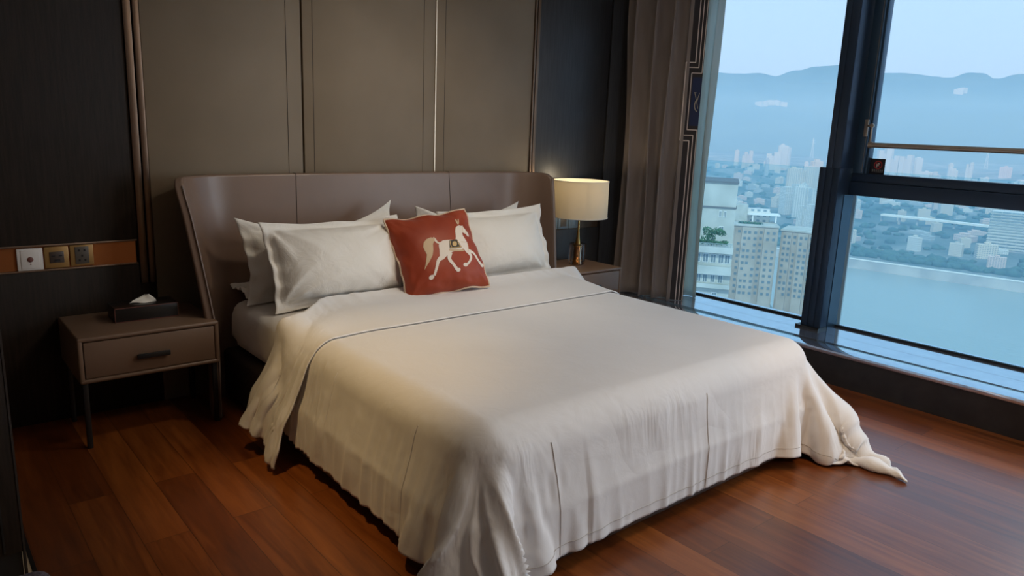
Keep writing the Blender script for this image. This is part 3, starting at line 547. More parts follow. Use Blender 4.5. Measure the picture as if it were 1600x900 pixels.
0,0,0,0,-1,0,0,0,0,0,-1,0,1,0,-1,0,0,0,1,0,0,0,0,0,0,0,0,0,0,0,1,0,1,0,0,0,0,-1,1,-1,-1,0,1,5,-6,-1,0,0,2,1,0,0,-1,1,0,0,0,0,0,-1,1,0,1,0,0,1,-1,0,0,0,0,0,0,0,0,0,-1,1,-1,0,0,0,0,0,0,0,0,0,0,0,0,0,0,0,0,0,0,0,-1,0,0,0,0,0,0,0,-1,1,0,0,
0,0,0,0,-1,1,0,0,-1,0,0,0,0,0,0,0,0,0,-1,0,0,0,0,0,0,0,1,0,1,0,0,-1,0,0,1,0,0,1,0,0,0,0,0,0,-2,0,0,0,0,0,6,3,1,2,-1,-2,1,-2,0,-2,-2,-1,-2,0,-1,1,0,0,1,0,0,0,0,0,0,-1,0,0,0,0,0,0,0,0,-1,0,0,0,0,0,0,0,0,0,0,0,0,0,0,0,0,0,0,0,0,0,0,0,0,0,
0,0,0,-1,1,0,0,0,0,0,0,-1,0,0,0,0,0,0,0,0,0,0,0,0,0,0,0,0,-1,1,0,0,0,1,-1,0,1,0,0,0,-1,0,1,0,0,0,1,0,-1,0,0,0,-1,1,-1,19,2,-1,-1,-2,-5,-5,-6,0,0,0,0,0,0,-1,0,1,0,1,-1,0,1,-1,1,0,-1,1,0,0,-1,0,0,0,0,0,0,0,0,0,0,0,0,0,0,0,0,0,0,0,0,-1,0,
0,0,0,0,0,0,0,0,0,0,0,0,0,-1,1,0,0,0,0,0,0,0,0,0,0,0,-1,0,0,-1,0,0,0,0,1,-1,0,1,-1,0,1,0,0,1,0,-1,0,0,0,1,0,0,0,0,0,0,0,1,-1,0,-1,0,-1,1,21,-5,-6,-5,-4,-1,0,0,0,0,0,0,0,0,0,0,0,0,1,1,0,-1,1,-1,0,1,-1,0,0,0,0,0,0,0,0,0,0,0,0,0,0,0,-1,0,
0,0,0,0,0,0,1,0,0,-1,0,0,0,0,0,0,0,0,0,0,0,0,-1,0,0,0,0,0,0,0,0,0,0,0,1,-1,0,0,0,0,0,0,-1,1,0,-1,1,0,0,0,1,0,0,0,0,0,0,-1,0,1,0,0,1,-1,0,0,0,0,0,-1,0,0,3,-7,2,2,0,0,0,0,1,-2,0,0,1,0,0,0,1,0,0,0,0,1,-1,1,0,-1,1,-1,0,1,0,-1,0,0,0,0,0,0,0,
0,-1,0,1,0,0,0,0,-1,0,0,0,0,0,1,0,-1,0,0,0,0,0,0,0,0,0,0,0,0,0,0,0,0,0,0,0,-1,0,0,0,0,0,0,0,0,0,0,0,0,0,0,0,0,0,1,-1,1,-1,1,0,-1,0,1,-1,1,0,0,0,0,0,0,0,-1,0,0,0,0,-3,4,-4,-3,0,1,2,3,0,3,1,0,-3,0,0,0,-1,1,-1,1,0,0,1,-1,0,0,0,0,0,0,-1,1,
0,-1,0,1,0,0,-1,0,1,0,0,0,-1,0,0,1,0,-1,0,0,0,0,0,1,-1,0,0,0,0,0,0,0,0,0,0,0,0,-1,0,0,0,0,0,1,0,-1,0,1,0,-1,0,0,0,0,0,0,0,0,-1,1,0,0,1,0,0,-1,0,1,0,-1,1,0,0,0,0,0,0,0,0,0,-1,0,0,-1,3,0,1,2,0,-1,-2,-3,0,-3,-2,1,2,2,0,0,0,0,1,0,0,0,0,0,0,
0,0,0,0,0,0,0,0,0,0,0,0,-1,1,0,0,0,0,-1,1,0,0,-1,0,1,0,-1,0,0,0,0,1,-1,0,0,0,0,0,0,0,-1,0,0,0,1,0,0,-1,0,0,0,0,0,0,0,0,0,0,0,0,0,0,-1,0,1,0,0,1,-1,1,-1,1,0,0,0,-1,1,-1,1,0,0,0,0,0,0,0,-1,0,0,-1,1,0,0,0,-1,0,0,1,0,2,1,2,-1,-1,-3,0,0,1,0,
0,-1,1,0,0,0,0,0,0,0,0,-1,1,0,-1,1,0,-1,0,1,0,0,0,-1,0,1,0,-1,0,1,-1,0,0,1,0,-1,0,0,0,0,0,0,0,0,0,-1,0,1,0,0,0,-1,0,0,1,0,-1,0,0,1,0,-1,0,1,0,-1,0,0,0,0,0,-1,1,0,0,0,0,1,0,0,0,-1,1,-1,1,0,0,0,0,0,0,-1,0,0,0,-1,0,0,-3,1,2,0,1,0,-1,0,0,
-1,0,0,0,1,0,0,0,0,0,1,0,0,0,0,0,0,0,0,0,0,0,-1,1,0,0,0,0,0,0,-1,0,1,0,-1,0,1,-1,0,1,-1,0,0,0,0,0,0,0,1,-1,0,0,0,0,0,0,0,0,-1,0,1,0,-1,0,0,1,-1,0,0,0,0,0,0,0,0,0,0,0,0,0,0,0,0,0,1,0,0,0,-1,0,1,0,0,-1,1,0,0,-1,1,0,0,-1,0,-1,0,0,0,3,-1,
-1,0,-1,0,0,0,0,0,0,0,0,1,-1,0,0,1,0,0,0,0,0,0,0,0,0,0,0,0,0,0,0,-1,0,1,0,-1,0,1,0,-1,0,1,0,-1,1,-1,0,0,0,0,0,1,-1,0,0,0,0,0,0,0,-1,1,0,0,-1,1,0,-1,0,1,0,-1,0,1,0,-1,0,1,0,-1,0,1,0,-1,0,0,0,0,0,0,0,0,0,1,-1,1,0,0,-1,1,0,0,0,0,0,0,-1,0,
0,0,0,-1,0,0,-3,2,0,1,0,0,0,0,0,1,-1,0,0,0,1,-1,1,-1,1,0,0,0,0,0,0,0,-1,1,-1,1,0,0,0,0,0,-1,0,1,0,-1,0,1,0,-1,0,0,0,0,0,1,0,-1,0,0,0,0,0,-1,1,0,0,-1,1,0,0,-1,1,0,-1,1,0,-1,0,1,0,-1,0,0,0,0,0,0,0,0,0,0,0,0,0,0,0,0,1,0,0,0,0,0,0,0,0,-1,1,
0,0,0,0,-1,1,0,0,-1,-1,0,0,-1,3,-2,0,-1,0,0,0,0,0,0,0,0,1,-1,0,1,-1,1,-1,0,1,0,-1,0,0,0,1,-1,1,-1,0,0,0,1,-1,1,0,-1,0,1,0,-1,0,0,0,0,0,0,0,0,0,0,0,0,0,0,0,0,0,0,0,0,0,0,-1,1,0,-1,1,0,-1,1,0,-1,0,1,-1,1,0,-1,0,0,0,0,0,0,0,0,0,0,0,1,-1,0,
1,0,0,0,0,-1,1,0,0,0,0,0,0,0,-1,0,0,-1,0,0,0,0,-1,0,1,0,0,0,0,0,-1,1,0,0,0,0,0,0,0,0,1,0,-1,0,1,0,0,0,0,0,0,0,0,0,0,-1,1,-1,0,1,0,-1,0,0,0,0,0,0,0,1,-1,0,0,0,0,-1,1,0,0,0,0,-1,0,1,0,-1,1,0,0,0,0,-1,1,0,-1,1,0,-1,1,-1,0,0,0,1,-1,0,0,0,0,
1,-1,1,0,-1,0,1,-1,0,1,0,0,0,0,0,0,0,0,-1,0,0,1,-1,0,0,-1,0,-1,1,1,0,-1,0,0,0,0,0,2,-2,1,-1,0,0,0,0,1,0,-1,1,0,0,0,0,0,0,-1,1,-1,0,0,1,-1,1,0,0,0,-1,0,0,0,0,0,0,0,0,0,0,0,0,0,0,0,0,0,0,0,0,0,0,0,0,0,0,0,-1,0,1,0,0,0,-1,1,-1,0,1,-1,1,-1,
1,-1,0,1,-1,0,0,0,0,1,-1,0,0,1,-1,1,0,-1,0,0,1,-1,1,-1,1,-1,1,0,0,-1,1,-1,0,0,-1,0,0,0,0,0,0,0,0,0,0,-2,2,-1,2,-1,0,0,0,0,0,1,-1,0,1,-1,0,0,0,1,-1,1,0,0,-1,1,-1,0,0,0,0,0,0,0,0,0,0,0,0,0,0,0,0,0,0,0,0,0,-1,0,1,0,0,0,-1,0,1,0,0,0,-1,0,1,
-1,1,0,0,0,-1,1,-1,1,-1,1,-1,0,0,0,1,0,-1,0,0,0,0,0,1,0,0,0,0,0,0,0,0,0,0,0,0,0,0,0,-1,0,0,-1,0,0,0,0,0,0,0,0,0,0,0,2,-1,0,-1,0,1,-1,0,0,0,0,1,0,-1,1,0,0,0,0,0,-1,1,-1,1,-1,1,0,0,0,0,0,0,-1,1,-1,1,-1,1,-1,0,0,0,0,0,0,0,0,0,0,0,0,0,0,0,
0,-1,0,1,0,0,0,-1,1,-1,0,0,0,0,0,0,0,0,0,0,0,0,0,0,0,0,0,0,0,1,-1,0,0,1,0,0,0,-1,1,-1,1,-1,1,0,0,-1,0,1,-1,0,0,0,-1,0,0,0,0,0,0,0,0,0,-2,1,1,0,0,0,0,0,0,1,0,-1,1,0,-1,0,0,0,0,0,1,-1,1,-1,1,-1,0,0,0,0,0,0,1,-1,1,-1,0,0,0,0,0,0,0,0,0,0,0,
0,0,-1,0,1,-1,1,0,0,0,-1,0,1,0,0,0,0,0,0,0,0,0,0,-1,0,0,0,0,1,0,-1,0,0,0,0,0,0,1,0,0,0,0,0,0,0,0,0,0,0,0,0,-1,1,0,-1,1,-1,0,-1,1,-1,0,0,0,0,0,0,0,0,2,-1,-1,0,0,0,1,-1,1,-1,0,1,-1,0,1,0,0,0,0,0,-1,0,0,0,0,0,0,0,0,0,0,0,0,0,0,0,1,-1,0,0,
0,0,-1,1,0,0,0,0,0,0,0,-1,1,0,0,0,0,0,0,-1,0,0,0,1,-1,0,0,0,0,0,1,0,0,0,0,-1,0,0,0,0,0,0,1,-1,0,0,0,0,1,0,0,0,0,0,0,0,0,0,0,0,0,0,-1,0,0,-1,0,1,0,0,0,0,0,0,0,0,-1,0,1,0,0,0,0,0,0,0,1,-1,1,0,-1,0,0,0,0,0,1,0,0,0,-1,1,-1,0,0,0,0,0,0,0,0,
0,0,0,1,-1,0,0,0,0,0,0,0,0,0,0,0,0,0,-1,0,1,0,0,0,0,0,0,0,-1,1,0,0,0,-1,1,-1,0,0,0,0,0,0,0,0,1,-1,0,0,0,0,1,0,0,-1,0,0,1,0,0,-1,1,0,0,0,0,-1,0,0,0,-1,1,-1,0,0,0,0,0,0,0,0,1,-1,1,-1,0,1,-1,0,1,-1,1,-1,1,-1,0,1,0,0,-1,0,0,0,0,0,0,1,-1,1,
0,-1,1,-1,0,0,0,0,0,0,0,0,0,0,0,0,0,-1,1,-1,1,0,0,0,0,0,0,0,-1,0,0,0,1,-1,1,-1,1,-1,0,0,0,1,-1,1,0,0,0,0,0,0,0,0,-1,1,0,-1,1,0,-1,1,0,0,0,0,0,-1,1,0,0,0,-1,1,-1,1,0,0,-1,0,-1,1,0,0,0,0,0,0,0,0,0,0,0,0,0,0,0,0,0,0,0,0,0,0,1,-1,0,0,1,0,0,
-1,0,0,0,0,0,0,0,1,-1,0,1,-1,0,0,0,0,0,0,0,0,-1,1,-1,1,-1,1,-1,0,1,-1,1,0,0,0,0,0,0,0,-1,1,-1,1,-1,1,0,0,0,-1,0,0,0,0,0,0,0,0,0,0,0,0,0,0,0,0,1,-1,1,0,0,0,-1,1,-1,1,0,0,0,0,0,0,-1,0,0,0,0,-1,0,0,0,0,0,0,0,0,0,1,-1,0,0,0,0,0,0,0,0,1,-1,
1,-1,1,0,-1,0,0,0,1,0,-1,0,0,0,0,0,0,0,1,-1,0,0,0,0,0,0,0,0,0,0,0,0,0,0,0,0,0,-1,1,-1,0,1,0,0,0,0,0,0,0,0,-1,1,-1,0,0,0,1,0,0,0,-1,0,0,0,0,0,0,0,0,0,0,0,0,0,1,-1,1,0,0,0,0,0,0,-1,1,0,0,0,-1,1,0,-1,0,0,0,0,0,0,0,0,0,0,0,0,0,0,0,0,0,0,0,
0,1,0,-1,1,-1,0,0,0,1,-1,0,0,0,0,1,0,-1,0,0,0,0,0,0,0,1,0,-1,0,0,0,0,0,0,0,0,0,0,0,0,0,0,0,0,0,0,-1,0,0,0,0,0,0,0,0,1,-1,1,0,0,0,-1,0,0,0,1,0,-1,0,0,0,0,0,0,0,0,0,1,0,0,0,0,0,0,0,0,0,0,0,0,0,0,0,0,0,-1,1,-1,-1,0,0,0,0,0,0,0,0,0,0,0,0,0,
0,0,0,0,0,0,0,0,0,1,0,-1,0,0,1,0,-1,0,0,0,0,1,0,-1,0,0,0,0,0,0,0,0,0,0,0,0,0,0,0,0,0,0,0,0,0,0,0,0,0,0,0,0,0,0,0,0,0,0,0,-1,0,0,0,0,0,1,0,-1,0,0,0,1,0,0,0,-1,0,0,0,1,0,-1,0,0,1,0,-1,0,1,-1,1,-1,1,0,0,-1,1,0,-1,1,-1,0,0,0,0,0,0,0,0,0,0,
0,0,0,0,0,1,-1,0,0,0,0,0,1,-1,0,0,1,0,-1,0,0,1,-1,0,0,0,0,0,1,-1,0,0,0,0,0,0,1,-1,0,0,0,0,1,-1,0,0,0,0,0,0,0,-1,0,0,0,0,0,0,0,0,0,0,0,0,1,0,0,0,0,-1,0,0,1,0,-1,0,0,0,0,0,0,0,0,0,0,0,0,0,1,0,0,0,0,0,0,-1,1,0,0,0,0,0,0,0,-1,1,-1,0,-1,0,0,
0,0,0,0,0,0,0,0,0,1,-1,0,0,0,0,0,0,0,1,-1,1,-1,0,1,-1,0,0,1,0,-1,0,0,0,0,1,-1,0,0,0,0,0,0,1,-1,0,0,0,0,0,0,0,0,0,0,0,-1,1,0,0,0,0,0,0,0,0,0,0,0,-1,0,0,0,0,0,1,0,-1,0,0,1,0,-1,0,0,0,0,0,0,0,0,0,1,0,-1,1,-1,1,0,-1,1,0,0,-1,1,0,0,-1,1,0,0,
-1,1,-1,0,0,0,0,0,0,0,0,0,0,0,0,0,0,0,0,0,0,0,1,-1,0,1,-1,0,0,0,1,-1,0,0,0,1,0,-1,0,0,0,1,-1,0,0,0,0,0,0,0,0,0,0,0,0,0,0,0,0,-1,0,1,0,0,0,-1,0,0,0,0,0,0,0,0,1,0,0,0,-1,0,0,0,1,-1,0,0,0,0,0,0,0,0,0,0,0,0,0,0,0,1,-1,1,0,0,0,0,0,-1,1,0,0,
0,0,0,0,0,0,-1,0,0,-1,0,0,0,0,0,0,0,0,0,0,0,0,0,0,0,1,0,-1,1,0,-1,0,1,0,-1,0,1,0,-1,0,0,0,1,-1,0,0,0,1,-1,0,0,0,0,0,1,-1,0,0,0,0,0,0,0,0,0,0,0,0,0,-1,1,0,0,0,0,0,0,-1,0,0,0,0,0,1,0,0,-1,0,1,-1,0,0,1,-1,0,0,1,-1,0,0,0,0,0,1,0,0,0,0,0,0,
-1,1,0,0,0,0,0,0,-1,0,0,0,0,0,-1,1,0,0,0,0,0,0,0,0,0,1,-1,0,0,1,-1,0,0,0,0,0,0,1,-1,0,1,-1,0,0,1,0,-1,0,0,1,-1,0,0,0,1,0,-1,0,0,0,0,0,0,0,0,0,0,0,0,-1,1,0,0,-1,0,1,0,0,-1,0,0,0,0,1,0,0,0,-1,0,0,0,0,0,0,0,1,-1,0,0,0,0,0,0,0,0,0,0,0,1,-1,
0,1,0,0,-1,1,0,-1,1,-1,1,0,0,0,0,0,0,0,0,-1,0,-1,0,0,0,0,0,0,0,1,-1,0,0,0,0,0,0,0,0,0,0,0,1,-1,1,-1,0,1,0,-1,0,0,1,-1,0,0,1,0,-1,0,0,0,1,-1,0,0,0,0,0,0,0,0,0,0,0,0,0,0,-1,1,0,0,0,-1,1,0,0,0,0,-1,0,0,0,1,0,-1,0,0,1,-1,0,0,0,0,0,1,-1,0,0,
0,0,0,0,0,0,0,0,0,1,0,0,-1,1,0,-1,1,0,0,0,1,0,-1,0,-1,0,0,0,0,0,0,0,0,0,0,0,0,1,-1,0,0,0,0,0,0,0,1,-1,0,0,0,0,1,0,-1,0,1,0,-1,0,1,0,-1,0,0,1,0,-1,0,0,1,0,-1,0,1,-1,0,0,0,0,0,-1,1,0,-1,1,0,0,0,-1,1,0,0,0,-1,0,1,0,0,-1,0,0,0,0,0,0,0,0,0,
0,0,0,-1,1,0,0,0,0,0,0,0,0,1,0,0,0,-1,1,0,-1,0,1,-1,1,0,1,-1,0,1,-1,0,-1,0,0,0,0,0,0,0,0,0,0,0,0,0,0,0,1,-1,0,0,0,0,1,0,0,0,0,-1,0,1,-1,0,0,1,-1,0,0,1,0,-1,0,0,1,-1,0,0,0,0,0,0,0,0,0,0,0,0,0,0,0,0,0,0,0,-1,1,0,0,0,-1,1,0,0,-1,0,1,-1,0,
1,-1,0,0,0,0,0,0,0,0,1,-1,0,0,1,-1,0,0,0,0,0,0,1,0,0,0,0,0,0,-1,1,0,0,0,0,0,0,0,0,0,-1,0,-1,0,0,0,0,0,0,0,0,0,0,0,0,0,0,0,0,1,-1,0,0,0,0,0,1,0,-1,1,0,-1,0,1,0,0,-1,0,1,0,-1,0,1,0,-1,0,1,-1,0,0,0,0,0,0,-1,1,0,-1,1,0,-1,0,1,0,0,0,-1,1,0,
-1,0,1,-1,0,1,-1,0,0,0,0,0,0,0,0,0,0,-1,1,0,0,-1,1,0,0,0,0,0,1,-1,1,0,0,0,0,0,0,-1,1,1,-1,0,1,-1,0,0,-1,0,-1,1,0,0,0,0,0,0,0,0,0,0,1,-1,0,0,0,0,0,0,1,0,0,0,0,-1,0,1,0,-1,1,0,-1,0,0,1,0,-1,0,1,0,-1,0,0,0,0,0,0,0,0,0,0,0,0,0,-1,1,0,0,0,0,
0,0,-1,0,1,0,-1,1,0,-1,1,-1,0,0,0,1,-1,0,1,-1,0,1,-1,0,1,-1,0,0,0,0,0,0,0,0,0,0,1,-1,1,0,0,0,0,0,-1,1,0,1,0,-1,1,0,-1,0,0,-1,0,0,0,0,0,0,0,0,0,0,0,0,1,-1,0,0,0,0,1,-1,0,0,1,-1,1,0,-1,0,1,-1,0,1,0,-1,0,0,1,0,-1,0,0,0,1,-1,0,1,-1,1,-1,0,
0,0,0,0,0,0,0,-1,1,0,-1,0,1,0,-1,0,1,-1,0,0,0,1,-1,1,-1,0,0,0,0,0,0,0,0,0,-1,1,0,0,0,0,0,0,0,0,0,0,0,1,0,-1,1,0,0,0,0,0,0,0,1,0,-1,0,0,0,-1,0,-1,0,0,0,0,0,0,0,1,0,0,-1,0,0,0,1,0,-1,0,1,0,0,-1,1,0,-1,1,0,-1,1,0,-1,0,1,0,-1,0,0,0,0,1,-1,
0,1,-1,0,0,0,0,0,0,0,0,0,0,0,-1,1,0,0,0,0,-1,0,1,-1,0,1,-1,1,-1,0,0,0,1,-1,1,-1,0,1,-1,0,0,0,0,0,0,0,0,0,0,-1,1,0,0,1,0,0,0,1,-1,0,0,0,1,-1,1,0,0,0,0,-1,0,0,0,-1,0,0,0,0,0,0,0,0,0,0,0,1,-1,0,0,0,0,1,0,-1,1,0,0,0,-1,1,0,-1,1,0,-1,1,0,0,
-1,1,-1,0,1,-1,0,1,-1,0,0,0,0,0,0,0,0,0,0,0,0,0,0,0,-1,0,1,-1,1,0,-1,1,-1,0,0,0,0,0,1,-1,0,1,-1,1,-1,0,0,0,0,0,0,0,0,-1,1,0,-1,1,0,0,0,0,0,1,-1,1,0,1,0,0,-1,0,1,1,0,-1,0,0,0,0,-1,-1,-1,-1,0,0,1,0,0,0,0,0,1,-1,1,0,-1,0,0,0,0,1,0,0,0,0,0,
0,-1,1,0,-1,1,0,-1,0,1,-1,1,0,-1,1,-1,0,0,0,0,0,0,0,0,0,0,0,0,0,0,0,0,0,0,0,-1,1,-1,0,1,-1,1,-1,1,-1,1,0,-1,1,-1,0,0,0,0,0,0,0,0,0,0,0,-1,1,0,0,0,0,-1,0,1,0,1,-1,2,-1,1,0,0,0,0,-1,1,0,0,1,-1,-1,0,0,0,0,-1,0,0,0,0,0,0,0,0,1,-1,1,-1,0,1,
-1,0,1,0,0,-1,1,0,0,0,0,0,0,-1,1,0,-1,1,0,-1,1,-1,0,0,0,0,0,0,0,0,0,0,0,0,0,0,0,0,0,0,0,0,0,0,0,0,0,0,0,-1,1,-1,1,-1,1,-1,0,0,0,0,0,0,0,0,0,0,0,0,0,0,0,0,0,-1,0,1,-1,1,0,0,0,0,1,0,1,0,0,1,0,0,0,0,1,-1,-1,-1,1,0,0,0,-1,-2,0,0,0,-1,1,0,0,
1,0,0,-1,1,-1,0,0,1,-1,1,0,0,0,0,-1,1,0,0,0,0,0,-1,1,-1,0,1,-1,1,-1,1,-1,1,-1,1,-1,0,0,0,0,0,0,0,0,0,0,0,0,0,0,0,-1,1,-1,1,-1,0,0,0,0,0,0,0,0,1,-1,1,0,0,-1,0,0,0,0,0,0,0,0,0,0,0,0,-1,1,0,0,0,0,0,1,0,0,1,1,0,1,0,0,0,0,0,-2,-1,0,0,1,0,-1,
-2,0,0,0,0,-1,1,0,1,-1,0,0,0,1,-1,0,0,1,-1,1,0,0,0,0,0,0,0,0,0,0,0,0,0,0,-1,1,-1,1,-1,1,-1,1,-1,1,0,-1,1,-1,0,0,0,0,0,0,0,0,0,-1,1,0,-1,1,-1,1,0,0,0,-1,1,-1,1,0,-1,1,-1,0,0,0,0,0,0,0,0,0,0,0,0,0,0,0,0,0,-1,1,0,0,1,-1,1,2,0,0,1,0,0,1,0,
-1,-1,-1,-1,-1,2,-1,1,-1,-1,0,0,0,0,0,0,0,0,1,0,0,-1,0,0,0,0,0,1,-1,1,0,0,0,0,0,0,0,0,-1,1,-1,1,-1,1,-1,1,-1,0,0,0,0,0,0,0,0,0,0,0,0,0,0,0,0,0,-1,1,0,-1,1,0,0,0,0,0,-1,0,1,-1,1,-1,0,0,0,0,0,0,1,0,-1,0,0,0,0,0,0,0,0,0,-1,1,-1,1,-1,1,0,0,
1,2,-1,1,1,0,0,1,0,0,-1,-2,-2,0,1,0,2,0,-1,-2,0,0,0,0,0,0,0,1,-1,0,0,0,0,0,0,1,0,0,0,0,0,0,1,-1,0,0,0,0,0,0,0,-1,1,-1,1,-1,1,0,-1,1,-1,0,0,0,1,-1,0,0,0,0,0,0,0,0,0,-1,1,0,0,0,0,0,-1,0,1,0,0,0,0,0,-1,0,0,0,0,0,0,0,0,0,0,0,0,0,-1,1,-1,0,
1,-1,1,-1,1,-1,1,0,1,1,2,-1,1,1,1,0,-1,-1,-1,-2,-1,0,1,1,0,1,0,-3,0,0,-1,0,1,-1,1,1,0,0,0,0,-1,1,0,-1,1,0,0,0,0,0,0,0,0,0,-1,1,0,-1,1,0,0,0,-1,0,0,0,1,-1,0,0,0,0,0,0,0,0,0,0,0,0,0,0,0,0,0,0,0,0,0,0,0,0,0,0,0,0,-1,0,1,0,0,0,-1,0,0,0,0,0,
0,0,0,0,1,-2,1,0,0,0,-1,1,0,0,0,0,2,2,-1,1,1,0,1,0,0,-2,-3,-2,0,0,1,2,1,1,-1,-2,0,0,0,0,-1,1,0,1,0,0,-1,0,0,0,0,1,0,0,1,0,-1,0,0,0,0,0,1,-1,0,0,0,0,-1,0,1,0,0,0,-1,0,1,0,-1,0,0,0,1,0,-1,0,0,0,0,0,0,0,0,0,0,0,-1,0,1,0,0,0,-1,0,1,0,-1,0,
0,0,0,0,0,0,1,-1,0,0,0,0,-1,1,0,0,0,-1,1,-1,0,1,0,1,3,0,0,1,0,2,-1,0,-2,-2,-2,-2,0,2,2,1,1,0,-1,-3,0,0,0,-1,1,0,0,2,0,-1,0,-1,0,-1,1,1,-1,1,0,0,0,0,0,0,0,0,-1,0,1,0,0,-1,1,0,0,-1,0,0,1,-1,0,0,1,0,-1,0,0,0,0,0,0,0,0,0,0,0,0,0,0,0,0,0,0,
0,-1,0,1,0,-1,0,1,0,-1,0,1,0,-1,0,0,1,-1,0,0,0,1,-1,0,0,0,0,0,0,0,0,0,2,1,1,0,1,2,-1,1,-2,-2,-3,-3,0,2,2,1,2,2,-1,-2,-2,0,0,0,-1,-1,1,2,0,1,0,-1,-1,-1,0,1,0,2,-1,0,0,1,0,0,-1,0,0,1,-1,0,0,-1,1,0,0,-1,1,0,-1,0,1,-1,0,0,0,0,0,0,0,0,0,0,0,
0,0,0,0,0,0,0,-1,1,0,0,-1,1,0,0,-1,1,0,0,-1,1,0,-1,0,1,0,-1,0,1,-1,0,0,0,0,0,0,0,0,0,0,0,0,0,2,3,0,0,1,1,0,-1,-2,-3,-3,-2,1,3,1,2,2,1,-1,-2,-3,1,-1,0,0,-1,0,1,0,1,1,0,-1,-2,0,0,1,0,1,0,0,0,0,0,0,0,0,-1,1,0,-1,1,0,-1,0,1,-1,0,1,-1,0,1,0,
-1,0,1,-1,0,0,1,-1,0,0,0,0,0,0,0,0,-1,1,0,0,-1,1,0,0,-1,1,0,0,-1,1,0,-1,1,0,-1,0,1,-1,0,1,0,-1,0,1,-1,0,0,0,0,0,0,0,1,2,1,0,1,2,0,0,-2,-3,-4,-3,0,4,2,2,3,1,-1,-1,-3,-2,0,1,0,-1,-1,-1,1,0,1,1,1,-1,-1,-2,1,0,1,1,1,0,0,-1,0,0,0,0,0,0,0,0,
0,-1,1,0,-1,1,0,-1,1,0,-1,0,1,-1,0,1,-1,0,0,1,-1,0,0,0,0,0,0,0,0,0,0,0,0,0,0,-1,1,0,-1,0,1,0,-1,1,-1,0,1,0,-1,1,0,-1,0,1,-1,0,1,-1,0,0,0,0,0,0,1,2,1,1,1,2,-1,-1,-4,-4,-2,-1,3,3,0,4,2,1,-1,-3,-2,-2,0,0,1,1,-2,-2,-2,-1,1,3,2,2,-2,-1,-2,0,
1,0,1,1,0,0,0,0,0,-1,1,0,-1,1,-1,1,0,-1,1,-1,0,1,-1,0,1,-1,0,1,-1,0,0,0,0,0,0,0,0,0,0,0,0,-1,1,0,0,-1,1,0,-1,1,0,0,0,0,0,-1,1,0,0,0,0,-1,1,0,-1,1,-1,0,1,-1,0,0,0,1,-1,0,0,0,2,2,0,1,2,0,0,-4,-3,-4,-2,1,3,3,3,4,2,-1,-3,-4,-2,-1,0,0,0,1,2,
-2,-3,-3,-1,2,3,3,1,-3,-1,0,-1,2,0,1,-1,1,-1,1,-1,1,0,-1,1,-1,1,-1,0,1,-1,1,-1,0,1,-1,0,1,-1,0,0,0,1,-1,0,0,0,0,0,0,0,0,0,0,0,0,-1,1,0,0,0,0,0,-1,1,0,-1,1,0,-1,1,-1,0,1,0,-1,1,-1,1,0,-1,1,-1,1,-1,0,0,1,0,0,2,0,0,1,3,0,-3,-3,-5,-2,0,4,3,
3,5,1,-1,-2,-4,-3,-1,-1,0,0,0,1,2,1,-3,-5,-3,0,2,4,4,0,-4,-1,1,0,1,0,1,-1,1,-1,1,-1,0,1,-1,1,-1,1,-1,0,1,-1,1,-1,0,1,-1,0,0,0,1,-1,0,1,-1,0,1,-1,0,0,0,0,0,0,0,0,0,0,0,-1,1,0,-1,1,0,-1,1,0,-1,1,0,0,0,0,-1,1,0,0,0,-1,1,-1,1,-1,1,-1,1,-1,
0,1,1,0,2,2,1,-2,-3,-6,-2,-1,3,5,5,3,2,0,-3,-4,-3,-2,-1,1,0,0,0,0,0,3,2,-3,-5,-4,-1,3,5,3,-2,-2,-1,1,1,0,0,1,-1,1,-1,1,-1,0,0,0,1,-1,1,-1,0,0,0,1,-1,0,0,0,1,-1,0,1,-1,0,0,0,0,0,0,0,0,0,0,0,0,0,0,0,0,0,0,0,0,0,0,0,0,0,0,0,-1,1,0,-1,1,0,
-1,1,-1,1,0,0,0,0,0,0,0,0,0,1,1,0,0,2,0,-2,-5,-4,-1,3,5,5,4,2,0,-4,-4,-4,-2,-1,0,1,0,0,0,0,0,2,4,0,-4,-6,-3,-1,3,6,1,-3,0,0,0,1,0,0,0,0,0,0,1,-1,1,-1,0,0,0,1,-1,1,-1,0,0,0,1,-1,0,0,0,0,0,0,1,-1,0,1,-1,0,1,-1,0,0,0,0,0,0,0,0,0,0,0,0,0,0,
0,-1,1,0,0,0,0,0,0,-1,1,0,0,0,-1,1,-1,1,-1,1,-1,1,0,1,0,0,2,0,0,-4,-5,-2,2,6,6,4,1,-1,-4,-3,-4,-3,-1,1,1,0,0,0,0,0,0,2,1,3,1,-3,-5,-6,-1,3,6,-1,-2,1,1,0,0,0,1,-1,1,-1,0,0,0,0,0,1,-1,0,0,0,1,-1,1,-1,0,0,0,1,-1,0,0,0,0,0,0,0,0,0,0,0,0,1,
-1,0,0,0,0,0,0,0,0,0,-1,1,0,0,0,0,0,0,-1,1,0,0,0,-1,1,0,0,0,0,0,0,0,0,0,1,0,0,0,0,3,-3,-6,-2,3,6,6,2,0,-2,-4,-3,-4,-2,0,0,1,0,1,0,0,0,0,0,0,1,2,3,1,-2,-4,-5,-2,3,3,-1,1,0,0,0,0,0,0,0,0,0,0,0,0,0,0,0,0,1,-1,0,0,0,0,0,0,0,0,0,0,1,-1,0,1,
-1,0,0,0,0,0,0,0,0,0,0,0,0,0,0,0,0,0,0,0,0,0,0,0,0,0,0,0,0,0,0,0,0,0,0,0,0,0,0,0,0,0,0,1,-1,1,1,0,-3,-4,2,7,4,2,0,-3,-4,-4,-3,-2,0,0,2,0,2,1,0,0,0,0,1,-1,-1,1,2,3,1,1,-2,-4,-3,1,-1,2,0,0,0,0,0,0,0,0,0,0,0,1,-1,0,0,0,0,0,0,0,0,1,-1,1,-1,
